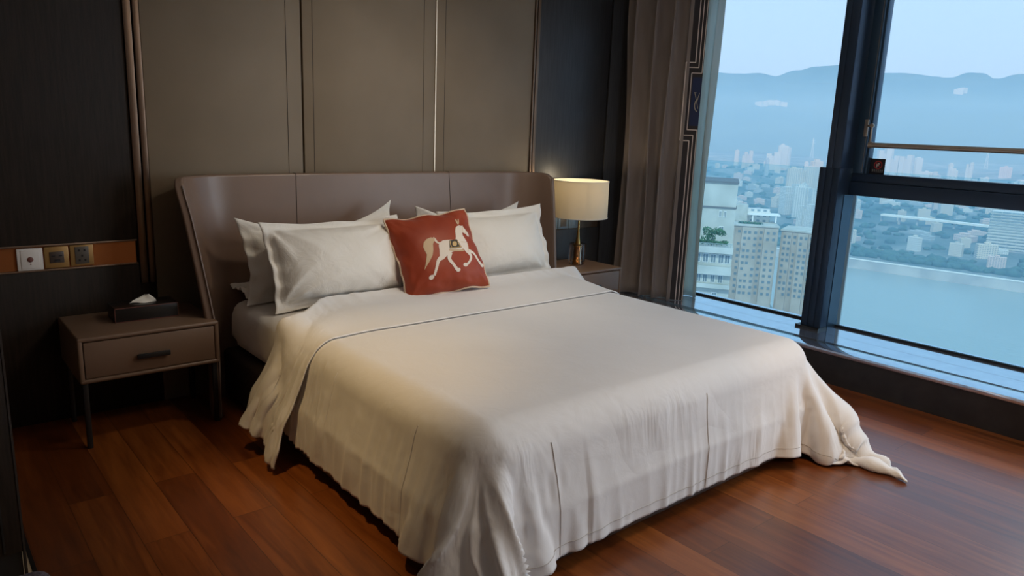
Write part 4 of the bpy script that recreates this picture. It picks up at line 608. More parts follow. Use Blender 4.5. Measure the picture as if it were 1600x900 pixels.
0,1,-1,0,1,-1,0,0,0,1,-1,0,1,-1,0,0,0,0,0,0,0,0,0,0,0,0,0,0,0,0,-1,1,0,0,0,-1,1,0,0,0,0,0,0,0,0,0,0,1,-1,1,-1,1,-1,0,2,-4,2,5,2,1,-2,-4,-3,-3,-1,-1,0,1,1,0,1,-1,1,0,0,0,0,0,0,0,0,0,0,2,2,0,0,-1,-2,-2,0,1,0,0,0,-1,1,0,0,0,0,0,0,0,0,0,0,
0,0,0,1,-1,0,0,0,1,-1,0,0,0,0,0,0,0,0,0,0,0,-1,1,0,0,0,1,-1,0,0,0,0,0,0,0,0,0,0,0,0,0,0,0,0,0,0,0,0,0,0,0,0,0,0,1,-1,0,0,0,1,-1,1,-1,1,-1,3,0,1,-3,-3,-1,-3,0,-1,1,1,0,0,0,1,-1,-1,1390,0,1,1,1,0,0,1,0,3,14,21,22,24,25,25,28,22,19,8,0,
-11,-19,-13,-6,2,13,22,12,0,0,-13,-4,8,9,0,-7,1,6,0,-4,4,-3,3,0,0,0,0,0,0,-2,2,-3,3,-3,3,0,-4,4,-1,1,0,-2,2,0,-3,2,-1,2,0,0,0,0,-1,-6,0,6,1,0,0,0,-4,-18,-22,-18,-1,0,16,22,17,8,0,-4,-17,-22,-25,-25,-24,-20,-14,-14,-14,-16,-16,-17,-18,
-17,-13,-15,-17,-24,-19,-18,-18,-19,-24,26,0,-1,0,0,0,1,-1,1,-7,-14,-7,-2,0,0,1,-4,4,-1,2,2,3,3,-1,0,0,1,-2,-4,0,0,2,2,-2,-2,0,2,-1,-1,0,1,-1,1,-1,0,0,0,0,0,0,0,0,1,-1,0,0,0,0,0,0,0,0,0,0,0,0,0,0,0,0,0,0,0,0,2,-1,-1,0,0,0,0,2,3,0,1,-2,
2,-1,-1,-2,-2,0,-3,-2,-2,1,0,5,17,5,0,-1,0,0,0,1,-1,-6,-1,2,5,2,1,1,-1,6,26,0,0,-1,0,0,0,1,-1,1,-8,-12,-6,-3,-1,-1,2,-2,1,2,2,3,2,-1,0,2,-1,-2,-3,0,0,2,1,-1,-2,0,1,1,-2,0,1,-1,1,-1,0,0,0,0,0,0,1,-1,1,-1,1,-1,0,1,-1,0,0,0,0,0,0,0,1,-1,0,
0,0,0,0,1,0,-1,1,-1,0,0,0,2,3,1,1,-1,1,-2,-2,-1,-2,0,-4,-2,0,-1,3,5,1,11,6,1,0,0,-1,-2,-1,2,4,0,1,1,0,0,1,-1,27,-1,0,0,-1,1,-1,0,0,-2,-3,-7,-9,-5,-2,0,-1,0,2,1,1,2,3,-1,0,1,2,-4,-3,0,0,2,0,0,-2,0,2,-1,-1,0,1,-1,0,0,0,0,0,0,0,0,0,0,0,0,
1,-1,0,2,-2,1,-1,0,0,0,0,0,0,0,0,0,0,0,0,0,1,-1,0,0,0,0,0,0,4,1,1,-1,0,-1,1,-1,-4,0,-4,-2,-1,1,5,6,3,4,3,2,1,-1,-1,-2,2,4,2,0,2,0,1,-1,2,6,28,0,-1,-1,0,-1,1,-1,-2,0,0,-6,-7,-8,-5,-2,0,1,1,2,1,2,1,1,1,1,0,-4,-2,0,0,1,1,-1,-1,0,1,0,-1,0,
1,-1,1,-1,0,0,0,0,0,0,1,-1,1,-1,1,-1,0,0,0,0,0,0,1,-1,0,1,-1,0,0,0,0,0,0,0,2,-1,-1,0,0,0,0,0,4,2,-1,0,0,0,0,-5,0,-1,-3,-2,0,3,6,6,6,-1,0,1,0,0,0,-1,4,5,0,0,0,0,-1,1,1,0,28,-1,-1,0,-1,0,0,-1,-2,1,0,-2,-7,-7,-7,-3,-1,0,2,1,1,1,3,-2,2,3,
-2,-5,0,0,0,2,1,-2,-1,0,0,0,0,0,0,0,0,0,0,0,0,0,0,0,0,0,0,0,0,0,0,1,-1,0,0,0,1,-1,0,1,-1,1,-1,0,0,0,0,0,0,1,-1,0,0,0,0,0,3,3,1,-2,1,0,-2,-4,0,-3,-3,0,1,6,6,7,3,-2,-1,-1,-2,-5,0,9,8,2,-2,0,1,-1,0,1,4,3,27,0,0,-1,-1,0,-4,0,0,-1,2,0,-3,-7,
-8,-6,-2,0,0,3,1,0,4,-1,1,4,-5,-3,0,0,0,1,1,-1,-1,0,1,0,-1,0,0,0,0,0,0,0,0,0,0,0,0,0,0,0,0,0,0,0,0,0,0,0,0,0,0,1,-1,1,-1,0,0,0,0,0,1,1,-2,0,0,0,0,0,1,5,0,0,-1,1,-3,-3,0,-4,-2,0,4,7,6,7,1,-4,-3,-2,-3,2,6,8,2,-2,-1,0,0,0,-1,3,1,0,27,-1,0,
-1,0,-2,-1,-3,0,1,1,1,-1,-5,-7,-8,-5,-1,1,3,1,0,3,-1,3,2,-5,-2,0,0,0,3,-2,-1,0,0,0,0,0,0,0,0,0,0,0,0,0,0,0,0,0,0,0,0,0,0,0,0,0,0,0,0,0,0,0,0,0,0,0,0,0,0,0,0,0,2,-2,0,0,0,0,0,0,6,1,-1,0,2,-7,-1,0,-4,-2,1,8,6,9,3,-4,-5,-1,-4,0,6,7,5,0,-2,
-1,0,1,-2,3,3,1,2,27,0,-2,0,-2,-1,-1,-1,-1,-1,2,1,0,-2,-4,-7,-8,-4,0,3,1,0,0,4,1,-1,-2,1,0,1,0,0,1,0,0,0,0,0,0,0,0,0,1,0,0,0,0,0,0,0,0,0,0,0,0,0,0,0,0,0,0,0,0,0,0,0,0,0,0,-1,0,0,0,0,0,0,0,0,0,0,-1,0,0,1,2,-1,1,0,-7,0,0,-5,0,6,8,8,5,-4,
-8,-2,-2,-1,6,7,6,1,-3,-2,-1,1,1,-1,4,0,1,0,28,-2,-1,-4,-1,-2,1,-1,0,0,-1,3,1,1,-2,-6,-8,-7,-2,1,5,2,2,1,-1,-2,-1,3,-4,2,0,0,0,0,0,0,0,0,0,0,0,0,-1,1,0,0,0,0,0,0,0,0,0,0,0,0,0,0,0,0,0,0,0,0,0,0,0,0,-1,1,0,0,0,0,0,0,0,0,0,0,0,0,0,0,2,1,
-2,0,3,-3,-6,-6,4,10,8,4,-4,-6,-3,-2,-1,4,5,7,5,-1,-3,-3,-1,-3,-2,10,1,3,2,3,25,-5,-1,-6,-3,3,1,2,1,0,1,0,3,0,-1,-3,-5,-8,-6,-1,6,3,-1,3,-1,-2,-1,1,-1,2,-2,1,-1,0,0,0,1,0,0,0,0,0,0,-1,0,0,0,0,0,0,0,0,0,0,0,0,0,0,0,0,0,0,0,0,0,0,0,0,1,0,
0,0,0,0,0,0,-1,0,0,0,1,-1,0,1,3,0,-1,-1,-2,3,-9,-1,8,8,4,1,-4,-5,-3,-1,0,5,8,7,0,-5,-4,-3,-1,2,7,4,0,0,1,-1,21,3,-7,1,-3,-5,-1,2,2,2,1,1,1,3,1,-2,-4,-6,-8,-4,2,5,-1,4,-2,-2,0,0,0,0,0,0,0,0,0,0,0,0,0,0,0,0,0,0,0,0,0,0,0,0,0,0,0,0,0,0,0,
0,0,0,0,0,0,0,0,0,0,0,0,0,0,0,0,0,0,0,0,0,0,0,0,1,-1,0,3,1,-1,-3,1,-3,-6,6,8,6,2,-3,-5,-4,-2,0,5,7,6,2,-3,-5,-5,-1,4,7,4,0,2,1,1,1,14,6,3,-1,-2,-4,-5,-2,0,3,3,1,-1,1,4,2,-3,-5,-6,-8,-1,4,1,2,1,-3,1,-2,2,-2,1,0,0,0,0,0,-1,0,0,0,0,0,1,0,
0,0,0,0,0,0,0,0,0,0,0,0,0,0,0,0,0,0,0,0,0,0,0,0,0,-1,0,0,0,0,0,0,1,0,0,0,-1,0,1,1,1,2,-1,-3,-1,-3,2,7,5,2,0,-5,-5,-2,0,4,5,8,5,-4,-8,-6,-2,8,6,4,1,1,0,-1,0,0,10,3,6,3,0,-1,-3,-5,-3,-2,3,4,0,-3,3,5,1,-2,-6,-7,-6,1,3,2,0,-2,0,-2,3,-2,1,
-1,0,0,0,0,0,1,0,0,0,0,-1,0,0,0,0,0,0,0,0,0,0,0,0,0,0,0,0,0,0,0,0,0,0,0,0,0,0,1,0,0,0,0,0,0,-1,0,0,0,1,0,-1,1,1,2,1,-5,-1,-2,6,6,4,1,-4,-3,-3,-2,3,5,6,5,-3,-9,-8,-1,9,6,5,3,0,-1,2,1,1,1,5,2,5,5,4,1,0,-3,-5,-4,-3,5,6,0,1,0,2,-1,-3,-6,-6,
-2,-1,2,1,-2,1,-1,1,-1,0,0,0,0,0,0,1,-1,0,0,0,0,0,0,0,0,0,0,0,0,0,0,0,0,0,0,0,0,0,0,0,0,0,0,0,0,0,0,0,0,0,0,0,0,0,0,1,-1,0,0,0,0,1,-1,2,1,-1,-2,-1,2,5,4,2,-1,-4,-4,-1,2,4,6,5,0,-9,-11,-1,9,10,4,2,0,-1,1,0,0,0,-1,3,-2,2,5,6,5,3,0,-1,-4,
-5,-5,5,9,-1,0,0,0,-2,-3,-6,-5,-1,2,0,-1,0,0,-1,0,0,0,0,0,0,0,-1,1,0,0,0,0,0,0,0,0,0,0,0,0,0,0,0,0,0,0,0,0,0,0,0,0,0,0,0,0,0,0,0,0,0,0,0,0,0,0,0,0,0,0,0,0,0,1,0,1,1,-2,-1,3,4,4,0,-3,-4,-2,3,4,6,3,2,-9,-12,2,10,9,3,1,0,-1,1,1,0,1,0,1,6,
-4,-3,1,5,5,5,6,2,-1,-2,-6,-7,1,4,4,3,0,0,-3,-4,-6,-3,0,1,1,-1,1,0,0,1,0,0,0,0,1,0,-1,0,0,0,1,0,0,0,0,0,0,0,0,0,0,0,0,0,1,0,0,0,0,0,0,-1,0,0,0,0,0,0,0,0,0,-1,0,0,0,0,1,-1,0,0,0,-1,0,-1,1,-1,0,0,3,4,1,0,-4,-1,2,4,5,3,2,-6,-10,3,10,6,0,
-2,1,-1,1,2,0,0,0,-1,0,11,-2,-3,-3,-3,1,4,6,6,5,0,-1,-2,-6,-4,1,4,4,0,-1,-3,-6,1,0,0,0,1,0,0,1,-1,1,0,0,1,-1,0,0,1,0,0,-1,1,0,0,0,0,0,0,0,0,1,0,0,0,-1,0,0,0,0,0,0,1,0,0,-1,0,0,0,0,0,-1,1,0,0,0,-1,0,1,-1,0,-1,1,-1,0,-1,0,0,-1,-1,4,2,-2,
-1,1,5,4,3,1,-4,-8,2,10,2,0,0,0,-2,2,1,0,0,2,0,1,1,16,-1,-1,-2,-2,-3,-2,-1,3,8,6,2,-1,-1,-2,-5,-1,1,3,-1,-3,0,-1,1,1,0,0,0,1,0,0,0,0,1,-1,0,1,0,-1,1,0,0,0,0,0,0,0,0,1,0,0,-1,0,0,0,0,0,0,0,0,0,0,0,0,0,0,0,0,0,0,-1,1,0,0,-1,0,1,-1,0,0,0,
0,-1,0,0,0,-1,-1,0,0,-1,1,1,1,4,3,2,1,-3,-4,0,8,1,1,-1,0,-1,1,-1,0,0,2,0,0,0,0,22,-1,-1,0,-1,-1,-3,-3,-3,-2,5,6,4,1,0,-2,-3,0,-1,1,0,0,1,0,-1,1,0,0,0,0,1,-1,1,-1,1,0,-1,1,0,0,0,0,0,0,0,1,0,0,-1,0,0,0,0,0,0,0,1,0,0,0,-1,0,0,0,0,1,0,-1,0,
0,0,0,0,0,0,0,-1,1,-1,1,-1,0,0,0,0,0,0,0,-1,1,0,-2,1,3,2,1,0,-2,-3,0,5,1,1,0,1,-3,1,0,0,1,1,0,1,1,1,1,24,1,0,-1,-1,0,0,0,-1,-4,-4,1,3,3,2,1,-1,-2,0,0,0,0,-1,0,1,0,0,1,0,0,-1,1,0,0,0,0,1,-1,1,-1,0,1,-1,0,1,-1,0,0,0,0,1,0,0,0,0,0,-1,0,0,
0,1,0,0,0,0,-1,0,1,0,-1,1,-1,0,0,0,0,0,0,0,0,0,0,0,0,-1,0,0,-1,1,0,-1,0,1,2,2,-1,-2,-3,2,3,1,0,1,0,-3,1,1,0,1,-1,0,1,0,1,0,1,25,-1,0,1,0,0,0,0,0,0,-2,-4,-1,2,1,2,2,0,0,1,1,0,0,-1,0,-1,1,-1,0,0,0,0,0,0,0,0,0,0,0,0,1,-1,0,1,-1,0,0,0,1,0,
-1,0,0,0,0,0,0,0,0,0,0,0,0,0,0,1,-1,0,0,0,0,1,-1,0,0,0,1,-1,0,0,0,0,0,0,0,0,0,1,0,1,0,0,-2,1,-1,0,-1,2,-1,0,0,0,-1,1,2,0,-2,1,-1,1,0,0,1,1,1,-1,24,1,0,-1,1,0,0,1,0,0,1,0,-1,-1,0,0,-1,1,0,0,0,1,0,0,-1,1,-1,0,0,0,1,-1,0,1,-1,1,-1,1,-1,1,
-1,0,1,-1,0,0,1,0,-1,0,0,0,0,1,0,0,0,0,0,0,0,0,0,-1,0,0,1,-1,0,1,-1,0,1,-1,1,-1,0,0,1,-1,0,0,0,0,0,0,0,0,1,-1,0,0,1,-1,0,1,0,0,0,-1,0,0,1,-2,0,2,1,-1,0,0,-1,1,0,-1,0,1,25,0,0,0,0,0,1,-1,1,1,0,0,0,-1,-1,0,1,0,1,1,1,0,0,-1,0,-1,0,0,0,0,
-1,1,0,-1,1,-1,1,-1,1,-1,0,1,-1,0,1,0,-1,0,0,0,1,0,0,-1,0,0,0,0,0,0,0,0,0,1,0,-1,0,1,0,-1,1,-1,0,1,-1,1,-1,1,-1,0,1,0,0,0,1,-1,1,1,0,1,0,-1,-1,-1,0,-1,1,-1,0,-1,1,0,0,2,0,-1,1,-1,0,-1,1,-1,0,2,0,1,22,0,1,1,0,0,1,1,0,0,-1,1,0,0,0,0,-1,1,
0,0,0,0,0,0,0,0,-1,0,0,0,1,0,-1,1,-1,1,-1,1,-1,1,0,-1,1,0,-1,0,0,1,0,0,-1,0,0,0,0,0,0,0,0,0,0,0,0,0,0,1,0,-1,0,1,-1,1,0,-1,1,-1,1,-1,1,0,-1,0,0,0,0,1,0,0,0,0,0,0,0,0,0,0,0,0,0,0,-1,0,1,1,1,0,-1,0,0,-1,-1,0,1,-1,1,-1,15,2,1,1,2,2,1,1,0,
-1,1,0,0,1,0,0,1,0,0,1,1,0,0,-1,0,-1,1,-1,0,0,0,-1,1,-1,1,-1,1,-1,1,-1,0,1,-1,0,0,1,0,-1,0,0,0,0,0,0,1,0,0,0,0,0,0,0,0,0,-1,0,0,1,-1,0,1,-1,0,1,-1,1,-1,1,-1,1,0,0,0,1,0,0,0,0,1,0,0,0,-1,-1,-1,0,0,0,0,0,0,0,0,-1,0,1,0,0,0,0,1,0,0,0,0,1,
24,1,0,0,-1,0,0,-1,1,1,0,0,0,0,1,0,0,-1,1,0,0,0,0,0,-1,1,-1,1,0,-1,0,1,-1,1,-1,1,-1,1,-1,1,0,-1,0,1,0,-1,0,0,0,0,1,0,0,0,-1,0,0,0,0,0,0,0,0,0,1,0,0,-1,1,0,-1,1,0,-1,1,-1,1,-1,1,-1,0,1,0,-1,0,0,1,0,0,0,0,-1,0,1,0,0,0,0,-1,1,0,0,-1,1,0,
-1,0,1,0,0,-1,1,-1,1,0,0,26,0,0,0,1,-1,-1,1,-1,0,0,0,0,1,0,0,1,0,1,0,0,1,-1,0,0,-1,1,-1,0,0,0,-1,1,0,0,0,0,-1,1,-1,0,1,0,-1,0,0,1,0,0,0,-1,0,0,0,0,0,1,0,0,0,0,0,-1,0,0,0,0,1,-1,0,1,-1,0,1,-1,1,-1,1,-1,1,0,0,0,0,1,0,0,0,1,0,0,0,-1,-1,0,
-1,-1,0,1,0,0,0,-1,0,0,0,1,0,0,0,1,-1,1,0,1,0,27,-1,0,-1,-2,0,1,-1,1,0,1,0,1,-1,0,1,-1,1,-1,1,0,-1,1,0,0,0,-1,1,-1,1,-1,1,0,-1,1,-1,1,0,-1,1,0,-1,0,1,0,0,-1,0,0,0,0,0,1,0,0,0,-1,0,0,0,0,0,1,0,0,-1,0,0,1,0,-1,1,0,-1,1,-1,1,-1,1,-1,1,-1,
1,0,-1,1,-1,1,-1,1,0,0,0,0,0,0,0,0,0,-1,0,0,1,-1,0,1,-1,0,0,1,-1,1,0,0,-1,0,21,-4,0,2,2,2,1,1,0,1,-1,1,-1,1,0,0,1,0,1,0,0,1,-1,0,0,-1,1,-1,0,0,0,0,-1,1,-1,1,-1,1,0,-1,0,1,0,-1,0,0,0,1,0,0,0,0,-1,0,0,0,0,0,0,0,0,0,0,0,0,1,0,-1,0,0,1,-1,
0,1,-1,1,-1,1,-1,1,-1,1,-1,1,1,-1,1,0,1,-1,0,0,0,-1,0,0,-1,0,0,0,0,0,-1,0,0,0,1,0,0,0,1,-1,1,0,0,1,17,6,2,1,0,0,-1,1,0,-1,0,0,0,0,1,0,-1,1,-1,0,1,-1,1,0,-1,1,-1,1,0,-1,1,-1,1,-1,1,-1,1,-1,0,1,0,-1,0,1,0,0,0,-1,0,0,0,0,1,0,0,0,0,0,0,0,0,
0,-1,0,0,0,0,1,0,-1,0,1,0,-1,1,-1,1,-1,1,-1,1,-1,1,-1,0,1,0,0,-1,1,0,-1,1,0,0,0,0,0,-1,0,0,0,0,1,0,-1,0,0,1,0,-1,1,-1,1,0,-1,27,0,0,-1,1,-1,0,-1,0,0,1,-1,1,0,0,0,1,0,1,0,-1,1,0,0,0,0,0,-1,0,1,-1,0,0,0,0,0,-1,1,0,-1,1,0,0,-1,0,0,0,1,0,0,
0,0,-1,0,0,0,0,0,0,0,0,0,1,0,-1,0,0,0,0,1,0,-1,0,1,-1,1,-1,1,0,0,0,0,0,0,0,0,0,1,0,0,0,0,-1,0,-1,0,1,-1,0,0,0,-1,1,-1,0,1,0,0,0,0,1,0,0,0,0,1,26,0,0,0,-1,0,0,0,0,1,-1,1,0,0,-1,1,0,-1,0,0,1,0,0,-1,1,-1,0,1,0,-1,1,0,-1,1,-1,1,0,-1,1,0,-1,
0,0,1,0,0,0,-1,0,0,1,0,0,0,0,0,-1,0,0,0,0,0,0,0,1,0,0,0,-1,0,0,1,0,-1,1,-1,1,-1,0,0,0,1,-1,1,0,0,0,-1,1,0,-1,1,0,0,0,0,0,0,-1,0,0,1,-1,0,0,0,0,1,-1,0,0,0,1,0,1,-1,25,0,0,0,0,1,0,0,0,0,1,0,-1,0,1,-1,0,1,1,0,0,0,-1,1,-1,1,0,-1,0,0,0,0,0,
0,0,-1,1,0,-1,0,1,0,0,-1,0,0,0,1,0,0,-1,0,0,0,0,0,1,0,0,0,0,-1,0,0,0,0,0,0,1,0,0,-1,0,1,-1,1,0,0,0,0,0,-1,1,0,0,0,0,1,0,-1,1,0,-1,0,0,-1,0,0,1,-1,0,-1,1,0,0,0,0,0,0,1,0,0,0,0,1,1,25,0,0,1,0,-1,1,0,0,0,0,0,1,-1,-1,1,0,0,-1,1,-1,0,1,0,0,
0,-1,0,1,0,-1,0,1,-1,0,1,-1,0,1,0,-1,0,0,1,0,0,0,-1,0,0,1,0,0,0,0,-1,0,0,0,0,0,1,0,0,0,0,0,-1,0,0,0,1,-1,0,1,-1,0,1,-1,1,-1,1,0,-1,0,1,0,0,0,0,0,-1,1,0,0,0,-1,0,0,1,-1,1,-1,0,0,0,0,0,1,-1,1,0,1,0,1,0,26,0,0,0,0,0,-1,0,1,0,1,0,0,0,0,-1,
1,0,0,0,1,0,-1,0,1,-1,1,0,-1,0,0,0,0,0,0,-1,1,0,-1,0,1,0,0,-1,0,0,0,1,0,0,-1,0,0,0,0,1,0,0,0,0,0,-1,0,0,0,0,0,1,0,0,-1,0,1,0,-1,1,0,-1,1,-1,1,0,0,1,0,-1,0,0,0,1,0,0,-1,0,-1,1,-1,0,0,0,1,-1,0,0,0,0,0,0,0,1,-1,1,0,1,0,0,25,0,0,0,1,0,0,0,
-1,1,0,0,-1,0,0,1,-1,1,0,0,-1,1,0,0,-1,1,-1,0,0,0,1,0,-1,0,1,0,-1,1,0,0,-1,0,1,0,0,0,0,-1,0,1,0,0,0,0,0,0,0,-1,0,0,0,1,0,0,0,0,0,-1,0,0,1,0,-1,0,1,-1,0,1,-1,1,0,-1,0,0,0,1,0,0,0,0,-1,1,0,0,0,-1,1,0,0,0,-1,0,1,0,0,0,0,0,0,-1,1,0,0,0,0,1,
25,1,0,0,0,0,0,0,0,0,-1,0,1,0,1,-1,1,-1,1,0,1,-1,1,-1,1,-1,1,-1,0,0,0,0,0,0,-1,1,0,-1,0,1,0,0,-1,0,0,0,1,0,0,-1,0,0,0,0,0,0,0,1,0,0,0,0,0,-1,0,0,0,1,0,0,-1,0,1,-1,0,1,0,-1,1,0,0,0,0,0,1,-1,1,-1,1,-1,1,-1,0,0,0,0,0,0,-1,0,1,0,-1,1,0,0,0,
0,0,0,0,-1,0,1,0,0,26,-1,0,1,-1,1,0,0,0,-1,0,1,-1,1,-1,1,-1,1,0,-1,0,1,-1,1,-1,1,-1,1,0,0,-1,0,0,1,0,-1,1,0,0,-1,0,1,0,0,0,0,-1,0,0,1,0,0,0,0,0,0,0,0,0,-1,0,0,0,1,0,0,0,-1,0,0,1,0,-1,1,0,-1,0,1,-1,0,0,1,0,0,-1,1,-1,1,-1,1,0,0,0,0,0,0,0,
0,0,0,-1,1,1,-1,0,1,0,-1,0,0,0,0,0,0,0,0,25,1,0,-1,1,-1,0,0,0,1,0,-1,1,0,1,-1,1,0,-1,1,0,0,0,0,1,-1,1,-1,0,0,0,0,0,-1,1,0,-1,0,1,0,0,-1,0,0,0,1,0,0,0,-1,0,0,0,0,0,0,0,0,0,1,0,0,0,0,0,-1,0,1,0,0,-1,0,1,-1,0,1,0,-1,1,0,0,0,0,0,1,-1,1,0,0,
-1,0,0,0,0,0,0,0,-1,1,-1,1,-1,0,1,0,-1,0,1,0,0,-1,1,0,-1,0,1,26,-1,1,0,-1,1,0,0,1,-1,0,0,0,0,0,0,0,-1,1,0,0,-1,1,0,-1,1,-1,1,0,0,0,0,0,0,-1,1,0,0,-1,0,1,0,0,0,0,-1,0,0,1,0,0,0,0,0,0,0,0,0,0,0,0,-1,0,0,0,1,0,0,-1,0,1,0,-1,1,0,-1,0,1,0,0,
0,0,0,0,-1,1,-1,0,0,1,0,0,0,-1,0,0,0,1,0,0,-1,1,0,-1,1,0,0,0,-1,1,0,0,0,0,0,-1,26,0,0,-1,1,0,0,0,0,0,0,0,0,0,0,1,-1,1,0,0,0,1,-1,0,1,-1,0,0,0,0,0,0,0,0,0,-1,1,0,0,0,-1,0,0,1,0,0,0,0,-1,0,0,0,0,1,-1,0,0,0,0,0,0,1,0,0,0,-1,0,0,1,0,-1,0,1,
0,-1,1,0,0,0,-1,0,1,0,0,0,0,1,0,0,-1,0,0,0,0,0,0,0,0,-1,0,1,-1,0,0,0,0,0,0,0,0,1,-1,0,1,0,0,26,0,-1,1,0,-1,1,0,0,0,0,0,0,0,0,-1,1,0,0,0,0,0,0,0,-1,1,0,0,-1,0,0,0,0,1,0,0,-1,0,1,0,0,0,0,-1,0,0,1,0,0,0,0,0,0,-1,1,0,0,0,0,0,0,0,0,-1,0,1,0,
0,-1,0,1,0,-1,0,1,0,-1,0,0,1,0,-1,0,1,0,-1,0,0,0,1,0,0,0,0,0,0,-1,0,1,0,-1,1,-1,1,-1,0,0,0,1,0,-1,1,0,-1,0,0,26,0,0,0,-1,1,0,0,0,0,0,1,-1,0,0,1,0,0,0,0,0,0,0,0,0,0,0,0,0,0,0,0,0,-1,1,0,0,0,-1,0,1,0,0,0,0,0,-1,0,0,0,0,1,0,0,0,0,0,0,-1,0,
0,0,0,1,0,0,-1,0,1,0,-1,0,1,0,-1,0,1,0,0,0,0,0,0,0,0,1,-1,0,1,-1,0,0,0,0,-1,0,1,-1,0,0,1,-1,1,-1,0,0,0,0,0,0,1,0,0,0,0,0,25,1,-1,0,1,0,0,1,-1,0,0,-1,1,0,0,0,0,-1,1,0,0,-1,1,0,0,-1,1,-1,1,0,0,0,0,0,-1,0,1,0,0,0,-1,0,0,1,0,0,0,0,0,0,0,-1,
0,0,0,0,0,0,1,0,0,0,0,-1,0,0,1,0,-1,0,1,0,0,-1,1,0,0,-1,0,0,1,0,0,-1,1,-1,1,0,-1,1,-1,0,0,0,1,0,-1,1,-1,1,-1,1,0,0,0,0,0,0,0,-1,0,1,0,0,-1,0,26,-1,1,0,0,0,0,0,0,0,0,0,0,0,0,0,0,1,-1,1,0,1,-1,0,0,0,0,0,0,0,0,0,0,0,0,0,-1,0,1,0,0,0,0,-1,
0,0,0,1,0,0,0,0,0,0,0,0,0,0,0,-1,0,0,0,1,0,0,-1,0,1,0,0,-1,0,1,0,0,-1,1,0,0,-1,1,0,0,0,0,0,0,0,0,1,-1,0,0,0,-1,1,-1,1,-1,1,-1,0,0,1,-1,0,0,0,1,0,-1,0,0,1,0,26,0,0,0,0,0,0,0,0,0,0,0,0,0,0,0,0,0,0,-1,1,-1,1,0,0,0,-1,1,0,0,-1,0,0,0,1,0,0,
0,-1,0,0,1,0,0,0,0,0,-1,0,0,0,0,0,0,0,0,0,0,0,1,0,0,0,0,-1,0,1,0,0,-1,0,1,0,-1,0,0,1,0,0,0,0,-1,0,1,-1,1,0,0,0,0,-1,1,0,-1,0,1,-1,1,-1,1,0,0,0,0,-1,1,0,0,-1,0,0,1,0,0,0,-1,26,0,0,0,0,0,0,-1,1,0,0,0,0,0,0,0,0,1,0,0,0,0,0,0,0,0,0,0,0,-1,
1,0,0,0,-1,0,0,1,0,0,0,-1,0,0,1,0,0,0,0,0,0,0,0,0,0,0,0,0,-1,0,0,0,0,0,1,0,0,-1,0,1,0,0,-1,1,0,0,0,0,0,0,0,0,0,0,0,0,0,0,0,0,0,0,0,0,0,-1,1,-1,1,-1,0,0,0,0,0,0,0,0,1,0,0,-1,1,0,-1,1,25,0,1,0,0,0,0,0,0,-1,0,0,0,0,1,0,0,-1,1,0,-1,1,0,-1,
0,1,0,0,-1,1,0,0,0,0,0,0,0,-1,0,0,0,1,0,0,-1,0,0,0,0,0,0,0,0,0,0,0,0,0,1,0,0,0,0,0,-1,0,0,1,0,-1,0,0,1,0,0,0,-1,0,0,0,1,0,0,-1,1,0,-1,0,1,-1,1,-1,0,1,0,0,-1,1,-1,1,-1,1,-1,1,0,0,-1,0,0,0,1,0,-1,1,0,0,26,0,0,0,-1,0,0,1,-1,1,0,0,0,1,-1,0,
1,0,-1,1,0,0,0,0,0,0,0,-1,1,0,0,-1,0,0,0,0,0,1,0,0,0,-1,0,1,0,0,0,0,0,0,0,0,0,0,0,0,-1,0,0,0,0,0,0,0,1,0,0,0,-1,1,0,0,0,0,-1,0,1,0,0,0,-1,1,0,0,0,0,0,0,0,0,0,0,0,0,-1,1,0,-1,1,-1,1,-1,0,0,0,0,1,0,0,0,-1,1,0,0,0,0,26,0,-1,0,1,0,0,0,0,0,
0,0,0,-1,0,1,-1,0,1,-1,1,-1,0,1,0,-1,1,0,0,-1,0,1,0,0,0,0,0,-1,0,0,1,0,0,-1,0,0,0,1,0,0,0,-1,0,0,0,0,1,0,0,0,0,0,0,0,0,-1,0,0,1,0,-1,0,0,0,1,0,0,0,0,0,0,-1,1,0,0,-1,1,0,-1,1,-1,1,0,-1,1,-1,0,1,-1,1,-1,1,0,-1,0,0,0,0,0,0,1,-1,1,-1,1,0,
26,0,0,0,0,0,0,-1,1,0,0,0,0,0,1,-1,1,0,0,0,0,0,0,0,0,0,-1,1,-1,1,0,0,-1,0,0,0,1,0,0,0,-1,0,1,0,0,0,0,-1,0,0,0,1,0,0,0,-1,0,0,0,0,0,0,0,0,0,1,0,0,0,-1,1,0,0,0,0,0,0,0,0,0,0,0,0,0,-1,1,0,0,0,-1,1,0,-1,1,0,0,0,-1,0,0,0,0,0,0,1,0,0,-1,1,0,
-1,1,-1,1,0,-1,26,0,0,0,-1,0,0,1,-1,0,0,0,1,0,-1,1,-1,1,-1,1,-1,1,0,0,0,0,0,-1,1,0,-1,0,1,0,0,0,-1,0,0,0,1,0,-1,0,0,1,0,0,0,0,0,0,0,-1,0,1,0,0,0,0,0,0,0,0,0,0,0,-1,0,1,0,0,0,0,0,0,0,0,0,0,0,0,-1,1,0,0,-1,0,1,0,0,-1,1,0,-1,0,0,1,0,-1,1,
-1,1,0,-1,0,0,1,0,0,0,0,0,0,0,0,26,0,0,-1,1,0,0,-1,1,0,0,1,-1,0,1,-1,1,-1,1,-1,1,0,0,-1,0,1,0,0,0,-1,1,0,0,0,0,0,0,0,0,0,-1,0,1,0,0,-1,0,0,0,0,0,0,0,1,0,0,-1,0,0,0,0,0,0,0,0,0,0,1,0,0,0,-1,0,0,0,0,0,0,0,0,1,0,0,-1,1,0,0,0,0,0,-1,1,0,-1,
